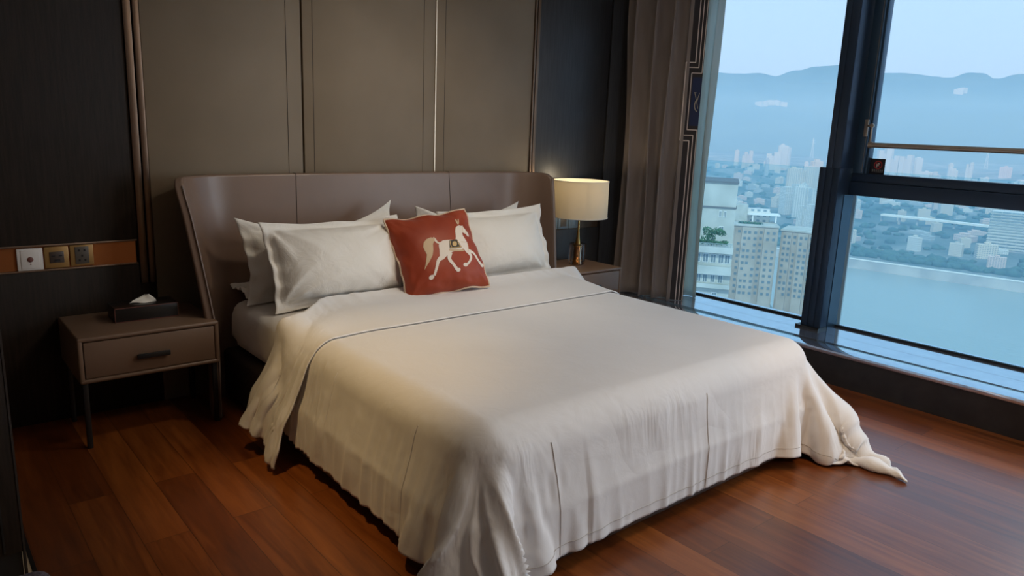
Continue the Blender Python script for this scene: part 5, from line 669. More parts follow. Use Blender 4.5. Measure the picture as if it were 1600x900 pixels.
1,0,0,-1,0,1,-1,1,-1,0,1,0,0,0,-1,0,1,-1,1,0,-1,1,25,0,0,1,0,-1,0,1,-1,1,0,-1,1,0,-1,1,-1,1,-1,1,0,-1,0,1,0,-1,1,0,0,0,0,0,-1,0,0,0,0,0,1,0,0,0,-1,0,1,0,0,0,0,0,0,0,0,0,-1,0,1,0,0,0,0,0,0,0,0,0,0,0,0,-1,0,1,0,0,0,0,0,0,0,0,-1,0,1,0,0,
-1,1,0,-1,1,0,0,-1,1,-1,0,1,0,0,-1,1,-1,1,0,-1,0,1,0,0,0,-1,1,0,-1,1,-1,26,0,0,0,0,0,0,0,0,0,0,0,0,0,0,0,1,-1,1,0,-1,1,0,0,0,0,-1,1,-1,1,0,-1,1,0,0,0,0,0,-1,0,0,1,0,0,-1,0,0,0,0,1,-1,0,0,0,1,0,0,0,0,0,0,0,0,0,0,0,0,-1,0,1,0,0,0,0,0,0,0,
0,0,0,0,0,0,0,-1,1,0,0,0,0,0,-1,1,-1,1,0,-1,0,1,0,-1,1,-1,0,1,0,-1,0,0,1,0,0,-1,1,0,0,26,0,0,0,-1,1,0,-1,1,-1,1,0,0,0,0,0,-1,1,0,-1,1,0,0,0,0,0,0,0,0,0,-1,1,0,0,0,0,0,0,0,0,0,-1,0,1,0,0,0,0,0,-1,1,0,0,0,0,0,-1,0,0,0,0,0,0,0,0,0,0,1,0,0,
0,0,0,0,0,0,0,0,0,0,0,0,-1,1,0,0,0,0,0,-1,1,0,-1,1,-1,0,1,0,-1,1,0,-1,1,0,-1,0,1,0,0,0,0,-1,1,-1,0,1,26,0,0,0,0,0,0,0,0,0,0,0,0,0,0,0,1,-1,0,1,0,-1,0,0,0,1,0,-1,1,-1,1,0,0,-1,0,0,0,0,0,1,0,0,0,-1,0,0,1,0,0,0,0,0,0,0,-1,0,1,0,0,0,0,0,0,
0,0,0,0,0,0,0,0,-1,0,0,0,0,0,0,0,0,1,0,0,-1,1,0,-1,0,1,0,-1,1,0,-1,1,0,-1,0,1,-1,0,1,-1,0,0,1,-1,0,1,-1,0,1,0,0,0,-1,26,0,0,-1,1,0,-1,1,-1,1,-1,1,-1,1,0,0,-1,1,0,-1,0,1,0,0,0,-1,1,0,0,0,0,-1,0,1,0,0,0,0,0,-1,0,0,1,0,0,0,-1,0,0,0,0,0,0,
0,1,0,0,0,0,0,-1,0,0,0,0,0,0,0,0,0,0,1,0,0,0,0,0,0,0,0,-1,0,1,0,0,-1,1,0,-1,1,0,-1,1,0,-1,0,1,0,-1,1,0,-1,1,0,0,-1,1,0,-1,1,0,0,-1,1,0,0,26,0,0,0,0,0,0,0,0,0,0,0,0,0,0,0,1,-1,0,1,0,0,0,0,0,0,-1,1,-1,1,0,0,0,0,0,0,0,0,0,0,0,0,-1,0,0,1,0,
0,0,0,0,0,0,0,0,-1,0,0,0,0,1,0,0,0,0,0,0,0,0,0,0,0,0,0,0,0,0,0,0,0,0,0,-1,1,-1,1,0,0,0,-1,0,1,-1,0,0,1,-1,0,1,-1,1,0,-1,0,0,1,-1,0,1,-1,1,-1,1,0,-1,1,25,0,0,1,0,-1,1,-1,1,-1,1,-1,1,-1,1,0,-1,1,0,0,-1,0,0,0,0,1,0,0,0,0,-1,1,0,0,-1,0,0,0,
0,1,0,0,0,0,0,-1,0,0,0,1,0,0,-1,0,0,1,0,0,0,0,0,0,0,0,0,0,0,0,0,0,0,0,0,-1,0,0,0,0,0,0,1,0,0,-1,1,0,-1,0,0,1,0,-1,0,1,0,-1,0,1,-1,1,-1,0,1,0,0,-1,0,1,-1,1,-1,1,0,-1,1,0,27,0,-1,0,0,0,0,0,0,0,0,0,0,1,-1,0,1,-1,0,0,1,0,0,0,0,-1,1,-1,1,-1,
1,0,-1,0,1,0,0,0,0,-1,0,0,0,1,0,0,0,0,0,-1,0,0,1,0,0,0,0,-1,0,0,0,0,0,0,0,0,0,0,0,0,0,0,0,1,0,0,0,0,0,0,-1,1,0,0,0,-1,1,0,0,-1,0,0,1,-1,0,1,0,-1,1,-1,0,1,-1,0,0,0,1,-1,1,-1,1,-1,0,1,0,0,25,0,1,0,-1,1,-1,1,-1,1,-1,1,0,-1,1,0,-1,1,0,0,0,
-1,0,1,0,0,-1,1,-1,1,0,-1,1,0,0,0,0,0,0,0,0,0,0,-1,0,0,0,1,0,0,0,0,0,0,-1,0,0,1,0,0,0,0,0,0,0,0,0,0,0,0,0,0,0,0,0,0,0,0,0,0,0,-1,1,0,-1,1,0,-1,0,0,1,0,-1,0,1,-1,0,1,-1,1,0,-1,0,0,1,0,-1,1,-1,1,0,0,0,0,0,-1,27,0,-1,0,0,0,0,0,0,0,0,0,0,0,
0,0,1,-1,0,0,0,1,0,-1,0,1,0,0,0,0,-1,1,0,0,0,0,0,0,0,0,0,0,0,0,0,0,0,-1,0,0,0,0,0,0,1,0,0,0,-1,0,0,0,0,0,0,0,0,1,0,0,0,0,0,0,0,-1,0,0,0,1,0,0,-1,1,0,0,-1,1,0,0,-1,0,0,1,-1,0,1,-1,1,-1,0,1,0,0,-1,0,1,-1,1,-1,0,1,0,0,0,1,25,0,1,-1,1,-1,1,
-1,1,-1,1,0,-1,1,0,-1,0,1,0,0,0,0,0,0,0,-1,1,-1,1,-1,1,0,-1,0,0,0,0,0,0,0,0,0,0,0,0,0,1,0,0,0,0,0,0,0,0,0,-1,0,1,0,0,0,0,0,0,0,0,-1,0,0,0,0,0,0,0,1,0,0,0,-1,0,1,0,-1,1,-1,1,-1,0,0,0,1,0,-1,1,0,-1,1,-1,1,0,-1,0,0,0,1,-1,1,-1,1,0,0,0,0,
-1,0,27,0,-1,0,0,0,0,0,-1,1,0,0,0,0,0,1,-1,0,0,0,0,0,0,0,1,0,-1,1,-1,1,0,-1,1,0,0,0,0,0,0,0,0,0,0,0,0,0,-1,0,1,0,0,0,0,0,-1,0,1,0,0,0,0,0,0,0,0,0,0,0,0,0,0,0,0,0,0,0,0,0,0,0,0,-1,1,0,-1,1,-1,1,0,0,0,-1,0,1,-1,0,1,-1,1,-1,0,0,0,0,0,0,0,
0,0,0,0,0,0,0,1,0,26,-1,1,0,-1,1,-1,0,1,0,-1,0,1,0,-1,0,1,0,0,0,0,0,0,0,-1,0,1,-1,1,0,-1,1,0,0,0,-1,0,0,0,0,0,1,0,0,0,0,0,0,-1,0,0,0,0,0,1,0,0,0,0,-1,0,0,0,0,0,0,0,0,0,1,0,0,0,0,-1,0,0,0,1,0,0,0,-1,1,0,-1,1,-1,0,0,0,0,1,-1,0,1,-1,1,-1,
1,0,0,0,0,0,-1,0,0,1,-1,0,1,0,0,0,-1,27,0,-1,0,0,0,0,0,0,0,0,0,0,0,1,-1,0,0,0,0,0,0,0,0,1,0,-1,1,0,-1,1,0,0,-1,0,1,0,0,0,0,0,-1,0,0,0,1,0,0,0,0,0,0,0,0,0,0,-1,0,0,1,0,0,0,0,0,0,0,0,0,-1,0,0,0,0,1,0,0,0,-1,0,1,0,0,-1,1,0,-1,1,0,-1,0,1,
-1,0,1,-1,1,-1,1,-1,0,0,0,0,0,0,0,0,-1,1,0,0,0,0,0,1,25,0,1,0,0,-1,1,0,-1,0,1,0,-1,0,0,1,0,0,0,0,0,0,0,0,-1,0,1,-1,0,1,0,-1,0,1,0,0,0,0,0,0,0,0,0,0,0,-1,0,0,0,0,0,0,0,0,0,0,1,0,0,0,0,0,0,0,0,0,0,0,0,0,0,0,0,0,0,0,0,0,0,0,-1,0,1,0,-1,0,
1,-1,0,1,0,-1,0,1,-1,0,0,1,-1,0,0,0,0,0,0,0,0,0,0,0,0,0,0,0,0,1,27,0,-1,0,0,0,-1,1,0,0,0,0,0,0,0,0,0,0,0,0,0,0,0,0,1,0,-1,1,0,-1,0,1,0,0,0,0,-1,0,0,0,0,1,0,0,0,0,0,0,0,0,0,0,0,0,0,0,0,0,0,0,0,-1,0,0,0,0,0,0,0,0,0,0,1,0,0,0,0,0,0,0,0,0,
-1,1,0,0,-1,1,-1,0,0,0,1,-1,0,1,-1,0,0,1,0,-1,0,0,0,0,0,0,0,0,0,-1,1,0,0,0,26,-1,0,0,0,1,0,0,0,0,0,-1,1,0,0,0,0,-1,0,0,0,0,1,0,-1,0,1,0,-1,1,0,0,-1,0,0,0,1,0,0,0,0,-1,0,0,0,0,0,1,0,0,0,0,0,0,0,0,0,0,-1,0,0,1,0,0,0,0,0,0,0,0,0,0,-1,0,0,
0,0,0,0,1,0,0,0,-1,0,1,0,-1,1,0,0,0,-1,0,1,-1,1,-1,1,-1,0,0,0,0,0,0,0,0,0,0,0,0,0,0,0,1,26,1,-1,0,0,0,0,0,0,0,0,0,0,0,0,0,0,0,0,0,1,0,-1,0,1,0,0,-1,1,0,-1,0,1,0,0,0,0,0,0,0,0,0,0,0,0,0,0,-1,0,0,0,0,0,0,0,0,0,0,1,0,0,0,0,0,0,0,0,0,0,0,0,
0,0,0,0,0,0,0,0,-1,0,0,1,0,0,-1,1,0,0,-1,0,0,0,1,-1,0,0,0,0,0,-1,1,-1,0,0,1,0,-1,0,0,1,0,-1,0,1,0,26,-1,1,0,0,-1,1,-1,1,0,-1,1,0,-1,0,0,0,1,0,0,-1,0,0,1,-1,1,-1,1,-1,0,1,0,0,0,0,0,0,0,0,0,0,0,0,0,0,0,0,0,0,0,0,0,0,0,0,0,0,0,0,0,0,0,-1,
0,0,0,0,0,0,0,0,0,0,1,0,0,0,0,0,0,0,0,-1,0,1,0,-1,1,-1,1,0,0,0,-1,1,0,-1,0,0,0,0,-1,1,0,0,0,-1,0,1,0,0,0,-1,1,0,0,26,0,0,-1,0,1,-1,1,0,0,0,0,0,0,0,0,0,0,0,0,0,0,1,-1,1,-1,1,-1,1,0,0,0,0,-1,0,0,0,0,0,0,0,0,0,0,0,0,0,0,1,0,0,0,0,0,0,0,0,
0,0,0,0,-1,1,0,0,0,0,0,0,0,0,0,0,-1,0,0,0,0,1,0,0,0,0,0,-1,0,1,-1,1,-1,0,0,0,1,-1,0,0,1,0,-1,-1,0,0,0,1,-1,0,0,1,0,-1,0,0,0,1,1,26,0,-1,1,0,-1,1,0,0,-1,1,0,-1,1,0,0,-1,0,0,0,1,0,-1,1,-1,1,-1,1,0,0,-1,0,0,1,0,0,0,0,0,0,0,0,0,0,0,0,0,0,
-1,0,0,0,0,0,0,0,0,0,0,0,0,1,0,0,0,0,0,0,0,0,0,0,0,0,0,0,0,0,-1,0,0,0,0,1,0,0,-1,1,-1,1,0,0,0,-1,1,-1,0,0,0,0,0,0,0,0,0,-1,0,1,-1,1,-1,-1,1,0,0,1,26,0,0,-1,0,0,0,0,0,1,0,0,0,0,0,0,1,-1,0,0,0,0,1,-1,1,-1,1,0,-1,0,1,0,0,0,0,0,0,0,0,0,0,0,
0,0,0,0,0,0,0,0,0,0,0,0,0,0,0,0,0,0,0,0,0,0,0,0,0,0,0,0,0,0,0,0,0,0,0,0,0,0,0,0,0,-1,0,1,0,-1,1,0,-1,0,0,1,-1,0,0,0,0,-1,0,0,1,0,-2,0,1,0,1,-1,-1,0,0,1,1,-1,26,-1,0,1,-1,0,0,0,0,1,-1,0,1,-1,0,0,0,1,0,0,-1,0,0,1,-1,1,-1,0,1,0,0,0,0,-1,0,
0,0,1,0,0,-1,0,0,0,0,0,0,0,0,0,0,0,1,0,0,0,0,0,0,0,0,-1,0,0,0,0,0,0,0,0,0,0,0,0,0,0,0,0,0,0,1,0,0,0,0,-1,1,0,0,-1,1,0,0,-1,1,-1,0,0,-1,-1,1,1,0,-1,0,0,1,0,-1,-1,0,0,1,0,0,1,26,0,0,-1,1,0,-1,-1,1,0,1,0,-1,1,0,0,0,-1,1,0,0,1,-1,0,1,-1,1,
0,0,0,-1,0,0,1,0,0,0,-1,0,0,1,0,0,0,0,0,0,0,0,0,0,0,-1,0,0,0,1,0,0,-1,0,1,0,0,0,0,0,0,0,0,0,0,0,0,0,0,0,0,0,0,-1,0,0,1,0,0,-1,1,-1,1,-1,0,0,1,-1,0,0,0,-1,0,0,1,-2,0,-1,2,0,0,-1,-1,0,1,1,0,0,0,25,0,0,0,-1,0,1,0,-2,0,2,0,1,-1,0,0,0,0,0,0,
1,-1,1,-1,0,1,0,-1,0,0,1,0,0,0,0,0,0,0,0,0,0,0,0,0,0,0,0,0,0,0,0,0,0,0,0,0,-1,0,0,1,0,0,0,0,0,0,0,0,0,0,0,0,0,0,0,0,0,0,0,0,0,0,0,-1,0,1,0,-1,1,-1,1,0,0,-1,0,0,-1,-1,0,1,1,-1,-1,-1,2,0,0,-1,-1,-1,2,2,0,0,0,-1,26,0,-1,0,1,-1,-1,1,0,-1,
-1,2,0,1,0,0,-1,1,-1,1,0,0,0,1,0,-1,0,1,0,0,0,0,0,0,0,0,0,0,0,0,0,0,0,0,0,0,0,0,0,0,0,0,0,0,0,0,0,0,0,0,0,0,-1,0,0,0,0,0,1,0,0,0,0,0,0,0,0,0,0,0,0,0,0,0,0,-1,0,1,-1,1,-1,0,0,1,-2,0,1,0,-1,0,0,-1,-1,1,1,0,-2,-2,0,3,1,0,-1,0,0,1,25,0,0,0,
0,0,0,0,0,0,-2,0,1,1,-1,0,1,0,0,0,0,1,-1,0,0,1,0,-1,0,0,0,0,0,0,0,0,0,0,0,0,0,0,0,0,0,0,0,0,0,0,0,0,0,0,0,0,0,0,0,0,0,0,1,0,0,0,0,0,-1,0,0,0,0,0,0,0,0,0,0,0,0,0,0,0,0,1,0,-1,1,-1,1,-1,1,-2,1,0,-1,-1,0,2,-2,-1,2,1,-1,-3,0,1,2,0,1,-1,0,0,
0,0,26,-1,1,-1,0,0,0,-1,1,0,0,-2,0,1,1,1,0,-1,1,0,0,0,1,-1,0,0,0,1,0,0,0,0,0,0,0,0,0,0,0,0,0,0,0,0,0,0,0,0,0,0,0,0,0,0,0,0,0,0,0,0,0,0,-1,0,0,0,0,0,1,0,0,0,0,0,0,0,0,0,0,0,0,0,0,0,0,-1,0,0,0,0,0,0,-1,1,-1,0,0,1,0,-2,-1,1,0,-1,-1,0,0,2,
0,1,-1,0,1,0,0,-1,25,0,0,0,0,0,0,0,-1,-1,2,0,-1,-1,1,0,0,0,0,0,1,0,0,0,0,0,0,0,0,0,0,0,0,0,0,-1,1,0,0,0,0,0,0,0,0,0,0,0,0,0,0,0,0,0,0,0,0,0,0,0,0,0,1,0,0,-1,1,0,-1,0,0,0,0,0,0,0,0,0,0,0,0,0,0,0,0,0,0,0,0,0,-1,1,0,-1,0,0,0,-2,2,-1,1,-1,
0,-1,-1,2,2,0,0,-1,0,0,0,0,0,1,25,0,0,0,0,0,0,0,0,0,-1,0,0,0,-1,2,1,-1,1,0,-1,0,0,1,0,0,0,0,0,0,0,0,0,0,-1,2,-1,0,0,0,0,0,0,0,0,0,0,0,0,0,0,0,0,0,0,0,0,0,0,0,0,0,0,0,0,1,-2,1,0,0,0,0,0,0,0,0,0,0,0,0,0,0,0,0,0,0,0,0,-1,0,0,0,-1,0,1,0,0,
3,-2,-3,0,0,-1,1,2,0,-1,0,0,0,0,0,0,1,0,-1,25,1,-1,1,-1,0,0,0,0,0,0,0,0,-1,0,-4,2,3,-1,0,0,0,0,0,0,0,0,0,0,0,0,0,0,0,1,-1,0,0,0,0,0,0,0,0,0,0,0,0,0,0,0,0,0,0,0,0,0,0,0,0,0,0,0,0,0,0,1,-1,0,0,0,0,0,0,0,0,0,0,0,0,0,0,0,0,0,0,0,0,0,0,0,-1,
0,0,0,1,0,-2,-4,5,0,1,1,0,0,-1,1,-1,0,1,-1,1,0,-1,0,1,6,0,0,0,0,0,0,0,0,0,0,1,4,4,3,5,6,4,6,5,6,6,6,5,5,2,1,-3,1,1,1,2,1,0,0,1,0,1,0,0,0,0,1,0,0,0,0,1,0,0,1,0,0,0,0,0,-1,0,0,0,0,1,0,0,-1,0,0,0,0,0,0,-1,0,-1,0,0,-1,-1,-1,0,-1,-1,1,4,2,
-3,-3,-6,-6,-5,-6,-6,-7,-6,-7,-7,-7,-6,-1,0,0,0,0,0,0,0,0,0,4,-4,11,-2,-6,-3,0,4,0,0,0,0,0,0,0,0,0,16,8,2,-1,-1,1,0,-1,1,0,0,0,0,0,0,-1,1,-1,1,0,0,1,-1,0,0,1,-1,1,-1,0,1,0,0,-1,0,0,1,0,-1,1,0,-1,0,0,0,0,0,1,0,0,0,0,-1,0,0,1,0,0,0,-1,0,
0,1,-1,1,0,-1,0,1,0,-1,0,1,-1,-1,0,1,-1,1,0,0,0,0,0,0,0,1,0,-1,-12,-10,-3,0,0,0,0,0,8,14,2,-2,-18,-13,6,3,0,13,0,0,0,5,-5,6,-6,0,1,1,14,7,2,0,1,0,0,0,-1,0,0,0,0,0,0,0,0,1,0,0,-1,1,0,0,-1,1,-1,1,0,-1,0,1,0,0,0,-1,0,1,-1,0,1,0,0,0,0,0,-1,
0,0,0,0,1,0,-1,0,0,0,0,1,0,-1,0,1,-1,0,1,0,-1,0,0,1,-1,0,0,-1,0,1,0,0,-1,1,-1,1,0,0,0,0,-3,1,-6,-6,-3,-2,-1,1,8,6,-4,-13,-17,1,13,0,0,10,-2,0,0,5,-10,13,-14,12,-6,8,0,3,7,5,3,-1,0,0,0,0,1,-1,0,0,0,1,-1,-1,1,0,1,0,-1,0,1,0,-1,1,-1,1,0,0,
-1,0,1,0,0,0,0,0,0,-1,0,0,0,0,0,1,0,0,0,0,-1,0,1,0,0,0,0,-1,0,1,0,-1,1,-1,0,0,1,0,0,-1,0,0,-1,1,0,0,0,0,0,-1,1,0,0,0,0,-2,-1,-2,0,-3,-2,-1,0,3,5,-5,-15,-16,6,6,2,0,2,10,-9,0,0,-5,13,-16,17,-15,14,3,1,-1,4,5,3,2,0,0,1,0,-1,0,0,0,0,0,-1,
1,1,0,-1,0,1,-1,0,0,1,-1,1,-1,0,1,0,0,-1,0,1,0,-1,0,0,1,0,0,0,0,0,0,0,0,0,0,0,0,0,0,-1,0,0,1,0,-1,0,1,-1,1,-1,1,-1,0,1,0,0,-1,0,-1,1,0,0,0,0,0,0,0,0,0,-1,-1,-3,-2,0,1,-2,1,1,1,-2,-10,-16,-1,9,0,0,0,10,-2,-9,0,0,0,-8,17,-17,16,3,3,-2,-1,
3,4,4,3,1,0,0,0,0,0,0,-1,1,-1,0,0,0,1,0,0,-1,1,0,0,0,0,-1,1,0,-1,1,0,0,0,-1,1,0,0,0,-1,1,0,0,0,0,0,0,0,0,0,0,-1,0,0,1,0,0,0,-1,1,0,-1,1,0,0,0,0,0,-1,0,1,0,-1,0,0,0,0,0,0,0,0,0,0,0,-2,-2,-2,-2,1,1,2,1,4,-1,-11,-16,-5,6,1,0,0,1,11,-11,-4,
0,0,0,0,-6,14,6,0,0,0,-2,0,3,4,3,2,1,0,0,0,0,0,0,0,0,-1,1,1,-1,0,1,0,-1,0,0,0,0,1,-1,0,1,-1,0,0,1,0,-1,0,1,0,0,-1,0,0,0,0,0,0,0,0,0,0,1,0,0,0,0,-1,0,1,0,-1,1,0,-1,1,-1,0,1,0,0,-1,0,-1,1,0,0,-1,0,1,0,0,0,0,-1,-1,-3,-2,-1,2,2,0,2,0,-6,
-14,-8,2,5,1,-2,-1,10,-3,-10,-1,0,0,0,2,5,5,0,3,0,0,-1,-1,1,4,4,3,1,0,0,0,0,-1,0,1,0,-1,1,0,0,0,-1,0,1,0,0,0,0,-1,1,0,-1,1,0,0,0,0,0,0,-1,1,0,0,0,0,0,0,0,0,0,0,0,0,0,0,0,0,-1,1,0,0,0,0,0,0,0,-1,1,0,0,0,0,0,0,-1,0,1,-1,0,1,-1,0,1,-1,0,
-1,-3,-3,-3,3,4,0,2,-1,-6,-9,-9,-1,6,3,-1,-3,-3,11,-12,-5,2,0,0,0,6,4,2,2,1,1,1,-2,-2,1,1,3,4,3,0,0,0,0,0,0,0,-1,1,0,0,0,0,0,0,0,-1,1,-1,1,0,-1,1,0,-1,1,0,0,0,0,0,0,-1,1,0,0,0,0,0,0,0,0,0,0,0,0,0,0,0,0,0,0,0,0,0,0,-1,1,0,0,0,0,0,0,0,0,
0,0,-1,1,-1,1,0,0,0,0,-1,-3,-2,-3,3,4,-1,1,1,-4,-7,-9,-4,4,4,1,1,-2,-2,-1,-14,2,3,0,0,8,6,2,1,0,0,0,0,0,-1,-2,1,2,4,3,2,0,0,-1,0,0,0,1,0,0,-1,1,0,0,0,-1,1,-1,1,-1,0,1,-1,1,0,-1,1,-1,0,1,0,0,0,-1,0,0,0,1,0,0,0,0,0,0,0,-1,0,0,0,1,0,0,-1,
0,1,0,0,-1,1,-1,1,-1,0,1,0,0,0,-2,1,0,0,-1,1,0,0,0,-2,-3,-3,3,3,1,1,0,-3,-4,-7,-6,0,4,3,4,2,5,-12,-28,6,6,2,0,15,1,4,1,-1,-1,0,-1,0,-1,-1,-2,-1,2,2,3,4,2,-1,0,0,0,-1,0,1,0,0,0,0,0,0,0,0,0,0,0,1,-1,0,0,0,0,0,0,0,0,0,0,0,0,0,0,1,-1,0,0,0,
0,0,0,0,1,-1,0,0,0,0,0,1,-1,0,0,0,1,-1,0,0,0,1,-1,0,0,0,0,-1,0,1,0,-1,2,-1,-1,-4,-1,0,2,2,1,0,-1,-2,-5,-7,-3,4,3,3,1,-2,-14,-8,0,1,2,2,0,10,8,-1,2,2,0,-1,0,-2,0,0,-1,-1,-2,2,4,3,3,0,0,0,0,0,0,0,0,0,0,-1,1,-1,1,0,0,0,0,-1,1,0,0,0,0,0,0,
0,0,0,0,0,0,0,0,-1,1,0,0,0,0,0,0,0,-1,1,0,0,0,0,0,-1,1,0,-1,1,-1,1,0,0,0,-1,1,0,0,0,-1,0,0,0,0,0,0,0,-2,-2,-2,1,3,1,0,0,-1,-5,-6,-4,3,3,4,1,-5,-10,-8,3,-2,0,1,-1,3,1,6,3,2,3,2,1,-1,0,-1,-1,1,-2,-2,-1,2,4,3,3,0,-1,0,-1,0,1,0,0,0,1,-1,0,
0,0,0,0,0,1,-1,0,0,0,1,-1,0,1,-1,0,0,0,0,0,0,1,-1,0,0,0,0,0,0,0,1,0,-1,0,0,0,0,0,0,0,0,0,1,-1,1,-1,0,1,-1,0,0,0,0,-1,1,0,0,1,-1,-2,-2,-2,0,3,1,1,0,0,-3,-6,-5,0,3,5,1,-5,-8,-7,-1,2,0,-1,-1,1,4,-1,3,3,3,3,2,2,2,0,-1,-1,-1,2,-1,-4,1,2,3,4,
1,1,0,0,-1,0,0,1,-1,0,0,0,0,0,0,0,0,0,0,0,0,0,0,0,0,0,0,0,0,0,0,0,0,0,0,0,0,0,0,0,0,0,0,0,0,0,0,0,0,0,0,0,0,0,0,0,0,0,0,0,0,0,0,0,-1,1,-1,1,0,0,-1,-2,-2,-1,2,1,1,0,0,-3,-4,-5,-2,3,7,1,-6,-7,-6,-2,0,1,-1,0,-1,-1,3,1,-1,3,2,2,4,3,2,2,1,
-2,-2,0,-1,0,-2,1,3,3,3,0,0,0,0,0,0,0,0,0,0,1,-1,0,0,0,0,0,0,1,-1,1,-1,1,0,-1,0,0,1,0,0,0,0,-1,0,0,1,0,0,0,-1,0,0,0,1,-1,0,0,0,0,0,0,1,-1,0,0,0,0,1,-1,0,0,0,0,0,-1,1,0,0,0,-1,-2,-2,0,2,1,0,0,-2,-3,-5,-3,2,6,0,-5,-5,-5,-2,-1,0,0,0,0,-1,
0,4,0,0,0,1,2,2,4,3,3,2,2,-2,-4,0,1,-1,0,2,3,2,2,1,-1,0,1,0,-1,0,0,0,0,0,0,1,-1,0,0,0,0,0,0,0,0,0,0,1,0,-1,0,0,0,0,0,0,0,0,0,0,0,1,-1,0,0,0,1,-1,0,0,1,-1,0,0,0,0,0,0,0,0,0,0,0,0,0,0,0,0,1,0,-1,-2,-2,0,1,1,0,0,-2,-3,-4,-4,0,6,0,-5,-5,-4,
-2,0,0,0,-1,0,0,0,0,4,-1,1,-1,1,1,1,2,3,3,3,3,3,-1,-1,-2,-1,0,-1,2,3,3,0,0,0,0,-1,1,0,0,0,-1,1,0,-1,1,0,0,0,0,0,-1,1,-1,1,0,-1,0,0,0,0,0,0,1,0,0,-1,0,0,0,0,1,0,-1,0,0,1,0,-1,0,1,-1,0,1,-1,1,0,0,-1,1,0,0,0,0,0,0,-1,1,0,-1,-2,0,0,1,0,0,
-2,-3,-4,-4,-1,5,-2,-5,-5,-1,0,1,-1,1,-1,-1,0,0,0,0,4,0,0,1,-1,0,1,0,1,3,3,3,2,4,2,0,-2,-1,0,1,2,2,1,0,0,-1,0,-1,0,0,0,0,0,0,0,0,0,-1,1,-1,1,0,-1,1,-1,0,0,0,1,0,0,0,0,-1,0,0,0,0,0,0,0,0,0,1,0,-1,0,0,1,-1,0,1,0,-1,1,0,-1,1,0,0,0,0,0,0,0,
1,0,0,1,0,-1,-1,-1,1,-1,-3,-3,-3,-4,-2,2,-1,-5,-2,0,0,-1,0,1,0,0,-1,-1,0,0,0,4,1,-1,0,0,0,0,0,1,0,2,2,3,3,3,3,0,-2,0,1,2,0,0,0,-1,0,0,0,0,0,0,0,0,-1,1,-1,0,1,-1,0,0,0,0,0,0,0,0,0,-1,0,0,1,0,0,0,0,0,0,0,0,0,0,0,0,-1,1,0,0,0,0,0,0,0,0,0,
0,0,0,0,0,0,1,0,0,0,0,1,0,0,0,0,-1,0,-1,-1,-3,-4,-4,-2,-1,1,-4,0,-1,1,-1,2,-1,1,-1,0,1,-1,-2,0,0,6,-1,0,0,0,0,-1,0,0,1,-1,2,2,2,2,3,3,2,0,1,-1,1,0,-1,0,-1,0,0,0,-1,0,0,-1,1,-1,1,0,-1,0,1,-1,0,0,0,0,0,0,0,0,0,0,-1,0,0,0,1,0,0,0,0,0,0,-1,
0,1,0,0,0,0,0,0,0,0,1,-1,0,1,-1,1,0,0,-1,1,0,1,0,0,1,2,-1,1,-1,-1,-3,-3,-4,-3,-2,-1,0,-2,1,0,0,-1,3,-2,1,-1,0,1,-1,-1,-2,0,0,5,0,1,-1,0,0,0,0,-1,-1,1,-1,1,2,1,2,3,2,1,0,0,0,0,0,-1,0,0,0,-1,1,-1,0,1,-1,0,-1,1,0,0,-1,0,0,1,-1,0,0,0,0,0,0,
0,0,0,0,0,-1,0,0,0,0,0,0,1,0,0,0,0,0,0,1,0,-1,0,0,1,0,-1,1,0,0,0,1,-1,1,0,0,1,0,0,1,-1,0,0,-3,-4,-3,-2,-1,1,0,0,0,0,0,3,-3,1,-1,0,0,0,1,-2,-2,0,0,6,0,-1,1,0,0,0,0,0,0,-2,0,-1,0,1,2,1,3,2,0,0,1,0,-1,-1,0,-1,-1,1,-1,0,0,-1,1,0,0,-1,0,0,0,
0,0,-1,0,1,0,0,0,0,0,0,0,0,0,0,0,0,0,0,0,0,0,0,0,0,0,0,0,0,-1,0,1,0,0,0,0,1,0,0,-1,1,0,1,-1,1,0,1,1,1,0,0,0,-2,-2,-3,-1,0,-1,1,0,0,0,1,0,-2,0,0,0,0,0,0,0,-2,-2,0,0,5,0,0,0,0,0,0,0,1,-1,0,0,0,-1,1,0,1,0,0,0,0,0,-1,0,0,0,0,0,-1,0,0,0,0,
-1,0,0,0,0,0,0,0,0,0,0,-1,0,0,0,0,0,0,0,0,0,0,0,0,0,0,0,0,0,0,0,0,0,0,0,0,1,0,0,0,0,0,0,0,0,0,1,0,0,0,1,0,0,0,1,0,0,1,-1,0,0,0,-1,0,1,-1,0,0,-1,-1,0,-1,1,0,0,-1,1,0,0,-1,-1,-1,0,5,1,0,-1,0,0,0,0,-1,0,1,0,0,0,0,-1,1,0,-1,-1,0,-2,1,-1,0,
-1,0,0,0,0,0,0,0,0,0,0,0,0,0,0,0,0,0,0,0,0,0,0,0,0,0,0,0,0,0,0,0,0,0,0,0,0,0,0,0,0,0,0,0,0,0,0,0,0,0,0,0,0,0,0,0,0,0,0,0,1,0,0,0,1,0,1,1,0,1,0,0,-1,0,-1,0,0,0,0,1,-1,0,0,1,-1,0,-1,0,-2,0,0,5,-1,0,1,0,-1,0,0,1,0,0,0,0,0,-1,1,-1,-1,0,0,
-1,-1,-1,0,0,0,0,0,0,0,0,0,0,0,0,0,0,0,0,0,0,0,0,0,0,0,0,0,0,0,0,0,0,0,0,0,0,0,0,0,0,0,0,0,0,0,0,0,0,0,0,0,0,0,0,0,0,0,0,0,0,0,0,0,0,0,0,0,0,1,0,1,0,1,0,0,0,0,0,1,0,0,0,0,-1,0,0,0,-1,1,0,0,-1,-1,-1,0,6,0,0,-1,0,0,0,-1,-1,0,0,0,0,0,1,-1,
